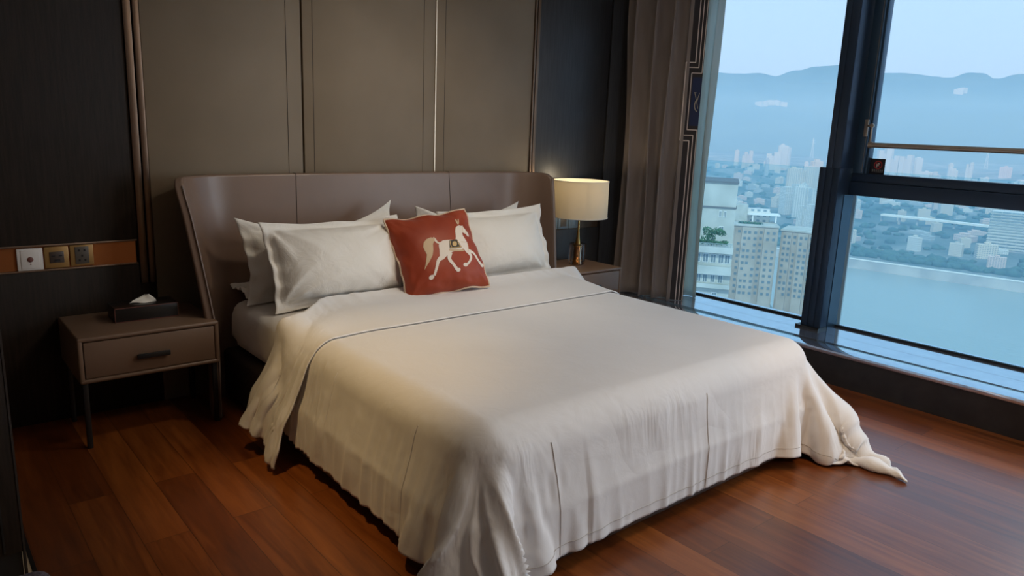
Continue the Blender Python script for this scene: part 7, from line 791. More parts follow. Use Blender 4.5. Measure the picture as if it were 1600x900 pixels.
2,-1,0,0,0,0,1,-1,1,-1,1,-1,0,1,-1,1,-1,0,0,0,1,-1,1,0,0,0,-1,1,0,-1,1,-2,1,1,0,0,-1,0,0,0,-1,2,-1,0,1,-1,0,1,0,0,0,-1,1,0,0,1,1,1,0,0,-1,0,8,-4,-6,2,-4,0,-1,0,-1,0,0,0,0,0,1,0,0,0,0,
]
G = np.moveaxis(np.cumsum(np.cumsum(np.array(DRAPE).reshape(3, GNY, GNX), axis=2), axis=1), 0, 2)*.001
def grid_mesh(name, P, material, parent=None, thick=.010, sub=1):
    ny, nx = P.shape[:2]; me = bpy.data.meshes.new(name)
    fs = [(j*nx+i, j*nx+i+1, (j+1)*nx+i+1, (j+1)*nx+i) for j in range(ny-1) for i in range(nx-1)]
    me.from_pydata(P.reshape(-1, 3).tolist(), [], fs); o = link(name, me, material, parent, 180)
    md = o.modifiers.new('thickness', 'SOLIDIFY'); md.thickness = thick; md.offset = -1
    if sub: sd = o.modifiers.new('smooth', 'SUBSURF'); sd.levels = sub; sd.render_levels = sub
    return o
def grid_normals(P):
    du = np.gradient(P, axis=1); dv = np.gradient(P, axis=0); n = np.cross(du, dv); n /= np.linalg.norm(n, axis=2, keepdims=True)+1e-9; return n
# the grid is refined three times (Catmull-Rom) and given soft gathers fanning out from the foot corners
def refine(P, ax, n=3):
    P = np.moveaxis(P, ax, 0); pad = np.concatenate([2*P[:1]-P[1:2], P, 2*P[-1:]-P[-2:-1]]); out = []
    a, b_, c, d = pad[:-3], pad[1:-2], pad[2:-1], pad[3:]
    for k in range(n):
        t = k/n; out.append(.5*(2*b_+(c-a)*t+(2*a-5*b_+4*c-d)*t*t+(-a+3*b_-3*c+d)*t**3))
    o = np.stack(out, 1).reshape((-1,)+P.shape[1:]); return np.moveaxis(np.concatenate([o, P[-1:]]), 0, ax)
G = refine(refine(G, 0), 1); GNY, GNX = G.shape[:2]
XM = np.linspace(.885, 3.83, GNX)[None, :].repeat(GNY, 0); YM = np.linspace(1.245, 3.38, GNY)[:, None].repeat(GNX, 1)
Nn = grid_normals(G); lift = np.zeros((GNY, GNX)); hangs = np.clip((.52-G[..., 2])/.12, 0, 1)
def crease(ph, sharp=1.4): return (1-np.abs(np.sin(ph)))**sharp
for cx, sg, amp, k_, wd_ in ((1.40, 1, .036, 12, .80), (3.20, -1, .014, 8, .6)):
    u = (cx-XM)*sg; v = 1.78-YM; r_ = np.hypot(u, v); th = np.arctan2(v, u)
    env = np.clip((r_-.12)/.22, 0, 1)*np.exp(-(np.abs(th-.78)/wd_)**3)
    wob = th+.10*np.sin(r_*9+th*7)
    lift += amp*env*(crease(wob*k_+1.2*np.sin(th*6))+.6*crease(wob*k_*2.3+1.0, 1.2)*np.clip((r_-.3)/.2, 0, 1))
    if sg < 0: lift += .075*np.exp(-((r_-.42)/.17)**2)*np.exp(-((th-.80)/.42)**2)+.010*np.sin(r_*44+th*3)*np.clip((r_-.42)/.15, 0, 1)*np.exp(-((th-.8)/.5)**2)
low = np.clip((.50-G[..., 2])/.35, 0, 1)
side = (XM < 1.5)*(YM > 1.75); foot = (YM < 1.85)*(XM > 1.75)
lift += low*side*(.019*crease(YM*23+2.2*np.sin(YM*6)+XM*2, 1.5)*(.4+.6*np.sin(YM*3.1)**2)+.009*crease(YM*47+3*np.sin(YM*9), 1.3))
lift += low*foot*(.010*crease(XM*17+2.5*np.sin(XM*5), 1.8)*(.35+.65*np.sin(XM*2.3+.6)**2)+.003*crease(XM*41+3*np.sin(XM*8)+YM*4, 1.3))
sm = lambda q: np.clip(q, 0, 1)**2*(3-2*np.clip(q, 0, 1))
G[..., 1] -= .27*sm((1.66-XM)/.36)*sm((YM-2.72)/.62)*(1-.35*low)      # the head-side corner is pulled towards the foot
G = G+Nn*(lift*hangs)[..., None]; G[..., 2] = np.maximum(G[..., 2], .006)
Nn = grid_normals(G)
duvet = grid_mesh('duvet', G, M['duvet_linen'], thick=.008, sub=0)
tag(duvet, 'white duvet spread over the bed and hanging over its foot and sides', 'duvet')
# turned-back strip at the head end: a second layer lying on the first, joined round a soft fold
k0 = next(j for j in range(GNY) if G[j, GNX//2, 1] > 2.86)
rows = []
nst = GNY-k0
for j in range(k0, GNY):
    t_ = (j-k0)/(nst-1)
    off = .012+.020*smooth01(t_*1.6)
    row = G[j]+Nn[j]*off
    hang = np.clip((.53-row[:, 2])/.42, 0, 1)*(row[:, 0] < 1.6)
    row[:, 2] = np.maximum(.55-(.55-row[:, 2])*(1+(.14-.16*t_)*(hang > 0)), .012)
    row[:, 0] -= hang**.8*.022*crease(np.array(t_*13.+1.5*math.sin(t_*5)), 1.5)+hang**1.2*(.070+.030*math.sin(t_*11)+.020*abs(math.sin(t_*17+.5)))
    row[:, 1] += hang*.05*(t_-.2)+hang*.006*np.sin(row[:, 2]*40+t_*9)
    rows.append(row)
top = np.array(rows)
# round the fold at the head edge down to the lower layer
edge = G[-1]; n_e = Nn[-1]; dirv = G[-1]-G[-10]; dirv /= np.linalg.norm(dirv, axis=1, keepdims=True)+1e-9
fold = [edge+n_e*(.016+.016*math.cos(a))+dirv*.018*math.sin(a) for a in np.linspace(.5, math.pi, 6)]
top = np.concatenate([top, np.array(fold)])
strip = grid_mesh('folded_edge', top, M['duvet_linen'], duvet, thick=.006, sub=0)

# stitched seams running down the hanging sides
def seam_line(idx, name='seam'):
    pts = [Vector(G[j, i])+Vector(Nn[j, i])*.001 for j, i in idx]
    c = []
    for a, b_ in zip(pts, pts[1:]): c += [a, (a+b_)/2]
    o = tube(name, c+[pts[-1]], .0022, M['duvet_linen'], duvet, 6); return o
for xs, n_ in ((2.44, 48), (1.60, 51)):
    i = int(np.argmin(abs(G[36, :, 0]-xs))); seam_line([(j, i) for j in range(1, n_, 2)])
for ys in (2.62, 2.02):
    j = int(np.argmin(abs(G[:, 30, 1]-ys))); seam_line([(j, i) for i in range(1, 51, 2)])
Nh = GNX
hem = [Vector(G[5, i])+Vector(Nn[5, i])*.0005 for i in range(6, GNX-24, 2)]
tube('hem_stitch', hem, .0013, M['hemline'], duvet, 5)
# ------------------------------------------------------------------ pillows
def pillow_surf(w_, h_, T, fl, seed, pinch=.07, wrk=1.0, ear=.03):
    rd = random.Random(seed); ph = [rd.uniform(0, 6.28) for _ in range(12)]
    def f(u, v, side):
        X = w_/2*u*(1-pinch*.6*(1-v*v)); Z = h_/2*v*(1-pinch*(1-u*u))
        c = (abs(u*v))**4; X *= 1+ear*c; Z *= 1+ear*1.6*c
        cu = min(1, abs(u)/(1-2*fl/w_)); cv = min(1, abs(v)/(1-2*fl/h_))
        t = max(0, (1-cu**2.6)*(1-cv**2.6))**.62 * T/2 * (1-.22*v)
        core = max(0, 1-max(cu, cv))
        # creases running in from the corners and along the seams
        wv = 0
        for k, (a, b) in enumerate(((-1, 1), (1, 1), (-1, -1), (1, -1))):
            du, dv = u-a, v-b; r_ = math.hypot(du*1.3, dv); th = math.atan2(dv, du*1.3)
            wv += (math.sin(th*11+ph[k]+r_*2)+.6*(1-abs(math.sin(th*13+ph[k+4]+r_*3)))**2)*math.exp(-r_*1.7)*min(1, r_*3)
        wv += .35*math.sin(u*26+ph[5]+2*v)*max(0, abs(v)-.55)*2*core**.0
        y = t + .0055*wrk*wv*smooth01(t/.02)
        fw = .010*math.sin(u*7+ph[6]+v*5)+.006*math.sin(v*15+ph[7]+u*9)
        fw *= smooth01((max(abs(u), abs(v))-.75)/.25)
        return Vector((X, -side*(y+.0022)+fw, Z))
    return f
def put(loc, lean, yaw, roll):
    return Matrix.Translation(loc) @ Matrix.Rotation(R(yaw), 4, 'Z') @ Matrix.Rotation(R(-lean), 4, 'X') @ Matrix.Rotation(R(roll), 4, 'Y')
def pillow(name, w_, h_, T, fl, mtx, m, seed, n=72, zmin=.566, warp=None, **k):
    f = pillow_surf(w_, h_, T, fl, seed, **k); bm = bmesh.new(); sides = []
    def g(u, v, s):
        p = f(u, v, s); p = p + Vector((0, 0, h_/2))
        if warp: p = warp(p, u, v)
        q = mtx @ p
        if q.z < zmin: q.z = zmin+(q.z-zmin)*.04
        return q
    for s in (1, -1): sides.append([[bm.verts.new(g(-1+2*i/n, -1+2*j/n, s)) for i in range(n+1)] for j in range(n+1)])
    for s, V in zip((1, -1), sides):
        for j in range(n):
            for i in range(n):
                q = (V[j][i], V[j][i+1], V[j+1][i+1], V[j+1][i]); bm.faces.new(q if s == 1 else q[::-1])
    A, B = sides
    bd = [(0, i) for i in range(n)]+[(j, n) for j in range(n)]+[(n, n-i) for i in range(n)]+[(n-j, 0) for j in range(n)]
    for a, b in zip(bd, bd[1:]+bd[:1]): bm.faces.new((A[a[0]][a[1]], B[a[0]][a[1]], B[b[0]][b[1]], A[b[0]][b[1]]))
    # mesh vertices are stored around the pillow's own foot
    inv = Matrix.Translation(-mtx.translation)
    bm.transform(inv); o = fin(name, bm, m, smooth=180); o.location = mtx.translation
    return o, g
def wl(p, u, v):     # left peak low, right peak high
    q = p.copy(); q.z += .06*max(0, u)**3*max(0, v)-.0*v; q.z -= .04*(1-u*u)*max(0, v); return q
o, _ = pillow('bed_pillow', .90, .43, .17, .045, put((1.79, 3.655, .57), 17, 2, 0), M['linen'], 3, warp=wl, ear=.05)
tag(o, 'rear left white pillow whose pointed corners rise against the headboard', 'pillow', 'white pillows')
o, _ = pillow('bed_pillow', .78, .45, .26, .035, put((1.775, 3.415, .572), 23, 1.5, 0), M['linen'], 8, pinch=.05, wrk=3.2)
tag(o, 'front left white pillow, creased end towards the tissue box nightstand', 'pillow', 'white pillows')
def wr(p, u, v):
    q = p.copy(); q.z -= .05*(1-u*u)*max(0, v); return q
o, _ = pillow('bed_pillow', .78, .44, .17, .045, put((2.83, 3.70, .57), 14, 0, 0), M['linen'], 15, warp=wr, ear=.05)
tag(o, 'rear right white pillow, mostly hidden behind the front right one', 'pillow', 'white pillows')
o, _ = pillow('bed_pillow', .78, .45, .21, .040, put((2.875, 3.47, .575), 20, -2, -1.5), M['linen'], 21, pinch=.05, wrk=1.8)
tag(o, 'front right white pillow between the red cushion and the lamp', 'pillow', 'white pillows')
# a pillow lying flat under the two left ones: only its crumpled edge shows
o, _ = pillow('bed_pillow', .52, .30, .07, .03, Matrix.Translation((1.60, 3.66, .60)) @ Matrix.Rotation(R(-86), 4, 'X'), M['linen'], 33, zmin=.575)
tag(o, 'low crumpled white pillow edge peeking out under the left pillows', 'pillow', 'white pillows')

# ------------------------------------------------------------------ red cushion with horse
cm = put((2.292, 3.235, .606), 33, -13.5, -7.1)
def wc(p, u, v):
    q = p.copy(); return q
cushion, cg = pillow('throw_cushion', .485, .47, .20, .0, cm, M['red_silk'], 5, n=60, zmin=.585, pinch=.025, wrk=.8, ear=.02)
tag(cushion, 'rust red silk cushion embroidered with a white trotting horse', 'cushion')
CT = cm.translation
pts = []
for i in range(61): pts.append((cg(-1+2*i/60, 1, 1)+cg(-1+2*i/60, 1, -1))/2-CT)
for i in range(1, 61): pts.append((cg(1, 1-2*i/60, 1)+cg(1, 1-2*i/60, -1))/2-CT)
for i in range(1, 61): pts.append((cg(1-2*i/60, -1, 1)+cg(1-2*i/60, -1, -1))/2-CT)
for i in range(1, 60): pts.append((cg(-1, -1+2*i/60, 1)+cg(-1, -1+2*i/60, -1))/2-CT)
pts.append(pts[0]); bm = bmesh.new(); addtube(bm, pts, .0062, 7, False); fin('cord_piping', bm, M['cord'], cushion, 180)
# drawing plane of the horse (0..1200 x 0..900 units) onto the cushion face
def homog(src, dst):
    A = []; B = []
    for (x, y), (u, v) in zip(src, dst):
        A += [[x, y, 1, 0, 0, 0, -u*x, -u*y], [0, 0, 0, x, y, 1, -v*x, -v*y]]; B += [u, v]
    h = np.linalg.solve(np.array(A, float), np.array(B, float)); return h
HH = homog([(180, 210), (815, 110), (1020, 735), (405, 810)], [(-1, 1), (1, 1), (1, -1), (-1, -1)])
def onc(x, y, off):
    d = HH[6]*x+HH[7]*y+1; u = (HH[0]*x+HH[1]*y+HH[2])/d; v = (HH[3]*x+HH[4]*y+HH[5])/d
    e_ = .01; p = cg(u, v, 1); n = (cg(u+e_, v, 1)-p).cross(cg(u, v+e_, 1)-p).normalized()
    return p+n*off-CT
def patch(bm, poly, off, cuts=2):
    b2 = bmesh.new(); tris = tessellate_polygon([[Vector((x, y, 0)) for x, y in poly]]); vs = [b2.verts.new((x, y, 0)) for x, y in poly]
    for t in tris:
        try: b2.faces.new([vs[i] for i in t])
        except ValueError: pass
    for _ in range(3):
        es = [ed for ed in b2.edges if ed.calc_length() > 24]
        if es: bmesh.ops.subdivide_edges(b2, edges=es, cuts=1)
        bmesh.ops.triangulate(b2, faces=b2.faces[:])
    mp_ = {}
    for v in b2.verts: mp_[v] = bm.verts.new(onc(v.co.x, v.co.y, off))
    for f_ in b2.faces: bm.faces.new([mp_[v] for v in f_.verts])
    b2.free()
def cat(pts_, n=6):
    out = []; P = [pts_[0]]+list(pts_)+[pts_[-1]]
    for i in range(1, len(P)-2):
        for k in range(n):
            t = k/n; out.append(tuple(.5*((2*P[i][c])+(-P[i-1][c]+P[i+1][c])*t+(2*P[i-1][c]-5*P[i][c]+4*P[i+1][c]-P[i+2][c])*t*t+(-P[i-1][c]+3*P[i][c]-3*P[i+1][c]+P[i+2][c])*t**3) for c in range(len(P[0]))))
    out.append(tuple(pts_[-1])); return out
def stroke(bm, pts_, off):
    c = cat(pts_); L, Rr = [], []
    for i, p in enumerate(c):
        a = c[max(0, i-1)]; b = c[min(len(c)-1, i+1)]; dx, dy = b[0]-a[0], b[1]-a[1]; l = math.hypot(dx, dy) or 1
        L.append(bm.verts.new(onc(p[0]-dy/l*p[2], p[1]+dx/l*p[2], off))); Rr.append(bm.verts.new(onc(p[0]+dy/l*p[2], p[1]-dx/l*p[2], off)))
    for i in range(len(c)-1): bm.faces.new((L[i], L[i+1], Rr[i+1], Rr[i]))
bm = bmesh.new()
body = [(566, 470), (570, 448), (600, 426), (650, 424), (700, 425), (704, 395), (703, 350), (708, 312), (724, 292), (745, 284), (765, 288), (774, 282), (780, 298), (798, 322), (822, 346), (830, 368), (824, 382), (812, 378), (798, 364), (776, 354), (764, 352), (768, 380), (786, 408), (806, 440), (814, 475), (816, 505), (806, 530), (786, 522), (764, 496), (735, 514), (690, 520), (668, 528), (655, 548), (632, 552), (606, 582), (580, 580), (574, 545), (572, 505)]
patch(bm, body, .0016)
for st_ in ([(598, 560, 22), (568, 588, 14), (558, 640, 10), (549, 688, 9)], [(655, 530, 19), (652, 580, 13), (688, 622, 10), (716, 655, 11)],
            [(795, 508, 17), (830, 548, 12), (824, 588, 9), (800, 618, 9)], [(806, 506, 14), (862, 524, 10), (900, 572, 9), (936, 604, 9)]):
    stroke(bm, st_, .0018)
for cx, cy, a, b in ((531, 697, 19, 15), (728, 659, 18, 14), (785, 622, 20, 14), (944, 606, 15, 13)):
    patch(bm, [(cx+a*math.cos(t), cy+b*math.sin(t)) for t in [6.283*k/14 for k in range(14)]], .0019)
stroke(bm, [(574, 452, 7), (552, 440, 7), (536, 418, 9), (520, 404, 10)], .0018)
fin('horse_emblem', bm, M['horse'], cushion)
bm = bmesh.new()
patch(bm, [(536, 408), (505, 398), (472, 412), (452, 440), (451, 475), (464, 505), (480, 535), (478, 590), (472, 645), (486, 618), (506, 582), (522, 545), (526, 500), (522, 455), (532, 430)], .0021)
fin('horse_tail', bm, M['horse_tan'], cushion)
for nm, st_ in (('horse_ear', [(717, 222, 2), (722, 245, 7), (732, 275, 3)]), ('horse_ear', [(742, 218, 2), (740, 245, 6), (738, 275, 3)]), ('breast_strap', [(748, 440, 2), (790, 438, 2), (806, 436, 2)]), ('saddle_fringe', [(648, 508, 6), (700, 514, 7), (768, 512, 6)])):
    bm = bmesh.new(); stroke(bm, st_, .0024); fin(nm, bm, M['horse_tan'], cushion)
bm = bmesh.new(); patch(bm, [(650, 430), (712, 420), (732, 455), (752, 488), (700, 497), (652, 498)], .0026)
fin('saddle_cloth', bm, M['horse_dark'], cushion)
for st_ in ([(778, 300, 1.5), (770, 325, 1.5), (772, 350, 1.5)], [(800, 326, 1.5), (796, 345, 1.5), (800, 360, 1.5)], [(806, 445, 2), (812, 480, 2), (808, 520, 2)]):
    bm = bmesh.new(); stroke(bm, st_, .0024); fin('bridle', bm, M['horse_tan'], cushion)
bm = bmesh.new(); patch(bm, [(692+19*math.cos(t), 459+21*math.sin(t)) for t in [6.283*k/20 for k in range(20)]], .0032)
stroke(bm, [(656, 436, 3), (658, 465, 3), (668, 484, 3)], .0032); stroke(bm, [(716, 430, 3), (728, 462, 3), (744, 482, 3)], .0032); stroke(bm, [(654, 492, 2.5), (700, 491, 2.5), (748, 484, 2.5)], .0032)
fin('saddle', bm, M['horse_gold'], cushion)

# ------------------------------------------------------------------ curtains
def plan_curtain(name, plan, z0, z1, m, wob=.006, nz=36, thick=.003):
    P = np.zeros((nz+1, len(plan), 3))
    for j in range(nz+1):
        z = z0+(z1-z0)*j/nz
        for i, (x, y) in enumerate(plan):
            P[j, i] = (x+wob*math.sin(z*2.1+i*.13), y+wob*math.sin(z*1.7+i*.21), z)
    me = bpy.data.meshes.new(name); nx = len(plan)
    me.from_pydata(P.reshape(-1, 3).tolist(), [], [(j*nx+i, j*nx+i+1, (j+1)*nx+i+1, (j+1)*nx+i) for j in range(nz) for i in range(nx-1)])
    o = link(name, me, m, None, 180); md = o.modifiers.new('thickness', 'SOLIDIFY'); md.thickness = thick; md.offset = 0; return o
plan = []
NF = 150
for i in range(NF+1):
    t = i/NF; y = 4.02-(4.02-3.555)*t; ph_ = t*2*math.pi*3.4+.5*math.sin(t*9)
    plan.append((4.615-.13*(1-t)**1.2+.062*math.sin(ph_)*(1-.25*t)-.02*t, y+.026*math.cos(ph_)))
E0 = Vector((4.597, 3.556)); E1 = Vector((4.690, 3.462))
xl, yl = plan[-1]
for i in range(1, 9): t = smooth01(i/8); plan.append((xl*(1-t)+E0.x*t, yl*(1-t)+E0.y*t))
for i in range(1, 13): t = i/12; plan.append((E0.x+(E1.x-E0.x)*t, E0.y+(E1.y-E0.y)*t))
drape = plan_curtain('drape', plan, .222, 2.66, M['drape'], wob=.0)
for v in drape.data.vertices:
    if v.co.y > 3.57: v.co.x += .012*math.sin(v.co.z*2.3+v.co.y*40); v.co.y += .008*math.sin(v.co.z*1.9+v.co.y*31)
tag(drape, 'heavy brown drape with key pattern border hanging beside the window', 'curtain')
ed = (E1-E0).normalized(); en = Vector((-abs(ed.y), -abs(ed.x)))   # towards the room
def bpt(off, z, lift): p = E1-ed*off+en*lift; return (p.x, p.y, z)
def bquad(bm, o0, o1, z0, z1, lift=.0035):
    nz_ = 1
    a = [bpt(o0, z0, lift), bpt(o1, z0, lift), bpt(o1, z1, lift), bpt(o0, z1, lift)]; b = [bpt(o0, z0, .0), bpt(o1, z0, .0), bpt(o1, z1, .0), bpt(o0, z1, .0)]
    va = [bm.verts.new(p) for p in a]; vb = [bm.verts.new(p) for p in b]; bm.faces.new(va)
    for k in range(4): bm.faces.new((va[k], va[(k+1) % 4], vb[(k+1) % 4], vb[k]))
bm = bmesh.new(); bquad(bm, 0, .132, .224, 2.655, .0022); fin('border', bm, M['drape_dark'], drape)
bm = bmesh.new()
for o_n, o_m, zt, zb, wd_ in ((.058, .126, 2.02, 1.455, .0075), (.032, .104, 1.985, 1.495, .0065), (.006, .080, 1.945, 1.535, .006)):
    for a, b in ((zt, 2.655), (.224, zb)): bquad(bm, o_n-wd_/2, o_n+wd_/2, a, b)
    bquad(bm, o_m-wd_/2, o_m+wd_/2, zb, zt); bquad(bm, o_n, o_m, zt-wd_/2, zt+wd_/2); bquad(bm, o_n, o_m, zb-wd_/2, zb+wd_/2)
fin('border_lines', bm, M['drape_line'], drape)
bm = bmesh.new(); bquad(bm, 0, .068, 1.565, 1.915, .0030); fin('border_square', bm, M['drape_navy'], drape)
bm = bmesh.new()
def bstroke(bm, pts_, w_):
    for (a0, b0), (a1, b1) in zip(pts_, pts_[1:]):
        d = Vector((a1-a0, b1-b0)).normalized(); n = Vector((-d.y, d.x))*w_/2
        bm.faces.new([bm.verts.new(bpt(q[0], q[1], .0042)) for q in ((a0+n.x, b0+n.y), (a1+n.x, b1+n.y), (a1-n.x, b1-n.y), (a0-n.x, b0-n.y))])
bstroke(bm, [(.052, 1.805), (.034, 1.805)], .004); bstroke(bm, [(.046, 1.805), (.026, 1.74), (.014, 1.69)], .004); bstroke(bm, [(.010, 1.805), (.026, 1.74)], .004)
bstroke(bm, [(.014+.026*math.cos(a), 1.715+.045*math.sin(a)) for a in np.linspace(R(-80), R(80), 16)], .006)
fin('border_monogram', bm, M['monogram'], drape)
plan = []
for i in range(121):
    t = i/120; y = 4.0-(4.0-3.455)*t; plan.append((4.855+.022*math.sin(t*38)+.008*math.sin(t*71), y+.008*math.cos(t*38)))
sheer = plan_curtain('sheer_curtain', plan, .222, 2.66, M['sheer'], wob=.012, thick=.001)
tag(sheer, 'pale translucent sheer curtain gathered between the brown drape and the glass', 'curtain')
# ------------------------------------------------------------------ upholstered stool top at the lower left corner
bm = bmesh.new(); addbox(bm, -.42, .0, -.42, 0, .25, .388, .04, 5)
stl = empty('ottoman', (.205, 2.01, 0)); tag(stl, 'purple grey fabric ottoman, only its top showing at the bottom left corner', 'ottoman')
fin('seat', bm, M['purple_fabric'], stl, 60)
for a, b in ((-.38, -.38), (-.04, -.38), (-.38, -.04), (-.04, -.04)):
    bm = bmesh.new(); addtube(bm, [(a, b, 0), (a, b, .29)], [.012, .018], 10); fin('leg', bm, M['black'], stl, 50)

# ================================================================== the city outside
GZ = -130.0
def pol(az, D, z=0): return Vector((D*math.sin(R(az)), D*math.cos(R(az)), z))
def omat(name, c1, c2, scale, lo=.4, hi=.6, rough=.9, detail=6): return noisy(mat(name, c1, rough), c1, c2, (1, 1, 1), scale, detail, lo=lo, hi=hi)
M['water'] = mat('river_water', (.30, .37, .37), .2)
N, L, b = nodes(M['water']); t = N.new('ShaderNodeTexCoord'); n = N.new('ShaderNodeTexNoise'); n.inputs['Scale'].default_value = .25; n.inputs['Detail'].default_value = 4; L.new(t.outputs['Object'], n.inputs[0])
bp = N.new('ShaderNodeBump'); bp.inputs['Strength'].default_value = .5; bp.inputs['Distance'].default_value = .6; L.new(n.outputs[0], bp.inputs['Height']); L.new(bp.outputs[0], b.inputs['Normal'])
M['land'] = omat('wooded_land', (.060, .120, .115), (.24, .27, .26), .012, .42, .64)
M['mount'] = omat('mountain_forest', (.05, .10, .075), (.075, .13, .095), .003)
M['concrete'] = omat('embankment_concrete', (.42, .42, .42), (.58, .57, .55), .05)
M['kerb'] = mat('pale_kerb', (.85, .85, .82), .8)
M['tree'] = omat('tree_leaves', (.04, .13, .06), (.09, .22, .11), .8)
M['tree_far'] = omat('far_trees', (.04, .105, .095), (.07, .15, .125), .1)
M['roof_dark'] = mat('dark_roof', (.16, .17, .18), .8)
M['ac'] = mat('window_dark', (.17, .22, .24), .3)
M['wall_cream'] = omat('stained_cream_wall', (.42, .43, .39), (.56, .56, .51), .25, .3, .6)
M['wall_beige'] = omat('beige_tower_wall', (.40, .34, .27), (.52, .45, .37), .12, .3, .6)
M['rail'] = mat('balcony_rail', (.30, .36, .36), .6)
def facade(name, wall, win, fz=3.0, fx_=3.4, wz=.45, wx=.5):
    m = mat(name, wall, .8); N, L, b = nodes(m); t = N.new('ShaderNodeTexCoord'); s = N.new('ShaderNodeSeparateXYZ'); L.new(t.outputs['Object'], s.inputs[0])
    def mth(op, a, bv=None):
        q = N.new('ShaderNodeMath'); q.operation = op
        for k, v in enumerate((a, bv)):
            if v is None: continue
            if isinstance(v, (int, float)): q.inputs[k].default_value = v
            else: L.new(v, q.inputs[k])
        return q.outputs[0]
    zz = mth('LESS_THAN', mth('FRACT', mth('DIVIDE', s.outputs['Z'], fz)), wz)
    xx = mth('LESS_THAN', mth('FRACT', mth('DIVIDE', mth('ADD', s.outputs['X'], s.outputs['Y']), fx_)), wx)
    k = mth('MULTIPLY', zz, xx); g = N.new('ShaderNodeNewGeometry'); gs = N.new('ShaderNodeSeparateXYZ'); L.new(g.outputs['Normal'], gs.inputs[0])
    k = mth('MULTIPLY', k, mth('LESS_THAN', mth('ABSOLUTE', gs.outputs['Z']), .5))
    mx = N.new('ShaderNodeMix'); mx.data_type = 'RGBA'; L.new(k, mx.inputs[0]); mx.inputs[6].default_value = (*wall, 1); mx.inputs[7].default_value = (*win, 1); L.new(mx.outputs[2], b.inputs['Base Color']); return m
M['f_white'] = facade('white_facade', (.70, .69, .65), (.24, .32, .36))
M['f_beige'] = facade('beige_facade', (.70, .62, .52), (.22, .28, .32))
M['f_pink'] = facade('rose_facade', (.72, .56, .50), (.25, .30, .34), 3, 4, .5, .6)
M['f_grey'] = facade('grey_facade', (.50, .54, .55), (.20, .28, .32), 3.2, 2.6, .5, .7)
M['f_band'] = facade('banded_facade', (.66, .66, .63), (.16, .24, .28), 3.5, 9.0, .52, .93)

# river, land and mountains
bm = bmesh.new(); vs = [bm.verts.new(p) for p in (pol(30, 60, GZ), pol(30, 1600, GZ), pol(75, 2600, GZ), pol(118, 1600, GZ), pol(118, 60, GZ))]; bm.faces.new(vs)
tag(fin('river', bm, M['water'], smooth=-1), kind='structure')
def bank(az):   # horizontal distance of the far river bank seen from the room
    # bank line through two surveyed points
    p = Vector((774, 361)); q = Vector((797, 209)); d = (q-p).normalized(); n = Vector((-d.y, d.x)); c = p.dot(n)
    a = Vector((math.sin(R(az)), math.cos(R(az)))); return c/(a.dot(n))
FR = [(30, 4.0), (50, 4.3), (54.5, 4.35), (56.5, 4.3), (58.5, 4.0), (59.5, 3.75), (61, 3.8), (63.5, 3.75), (65.5, 3.9), (66.3, 4.15), (68, 4.20), (69.8, 4.18), (71, 4.1), (72, 4.05), (73.4, 4.32), (76, 4.4), (90, 4.2), (118, 4)]
BK = [(30, 3), (54, 4.2), (55.5, 4.35), (57.5, 4.45), (58.6, 4.25), (60, 4.65), (61.2, 4.85), (62.8, 5.0), (65, 4.55), (67.5, 4.45), (69.5, 4.2), (70.4, 4.5), (71.2, 4.45), (72.1, 4.05), (74, 4.0), (118, 4)]
def lerp(T, x):
    for (a, b), (c, d) in zip(T, T[1:]):
        if a <= x <= c: t = (x-a)/(c-a); t = t*t*(3-2*t); return b+(d-b)*t
    return T[-1][1]
from mathutils import noise
def nz2(x, y, s): return noise.noise(Vector((x/s, y/s, 3.1)))
def height(az, D):
    d0 = bank(az); p = pol(az, D)
    z = -119.5
    r_ = D-d0
    z += 16*smooth01(r_/500)+22*smooth01((r_-500)/1300)
    z += smooth01(r_/500)*(13*nz2(p.x, p.y, 240)+26*smooth01((r_-300)/900)*max(0, nz2(p.x, p.y, 520)+.1))
    h1 = 1.5+5400*math.tan(R(lerp(FR, az)))+20*nz2(p.x, p.y, 260)+9*nz2(p.x, p.y, 80)
    m1 = smooth01((D-3300)/2100) if D < 5400 else 1-.75*smooth01((D-5400)/1200)
    z1 = -80+(h1+80)*m1+smooth01((D-3300)/600)*smooth01((5400-D)/500)*38*nz2(p.x, p.y, 420)
    h2 = 1.5+8200*math.tan(R(lerp(BK, az)))+26*nz2(p.x, p.y, 380)+12*nz2(p.x, p.y, 120)
    m2 = smooth01((D-6300)/1900); z2 = -80+(h2+80)*m2
    return max(z, z1 if D > 3300 else -999, z2 if D > 6300 else -999)
DR = [0, 12, 30, 60, 100, 150, 210, 280, 360, 450, 560, 680, 820, 980, 1150, 1350, 1600, 1850, 2100, 2350]
AZ = [30+1.0*i for i in range(20)]+[50+.2*i for i in range(150)]+[80+1.0*i for i in range(39)]
def terrain(name, dist_of, m, kind='structure'):
    bm = bmesh.new(); g_ = []
    nd = len(dist_of(60))
    for az in AZ: g_.append([bm.verts.new(pol(az, D, height(az, D))) for D in dist_of(az)])
    for i in range(len(AZ)-1):
        for j in range(nd-1): bm.faces.new((g_[i][j], g_[i][j+1], g_[i+1][j+1], g_[i+1][j]))
    return tag(fin(name, bm, m, smooth=180), kind=kind)
terrain('far_bank', lambda az: [bank(az)+d for d in DR]+[3500], M['land'])
terrain('mountains', lambda az: [3300+(5600-3300)*k/34 for k in range(35)]+[5600+(8200-5600)*k/20 for k in range(1, 21)]+[9000], M['mount'])
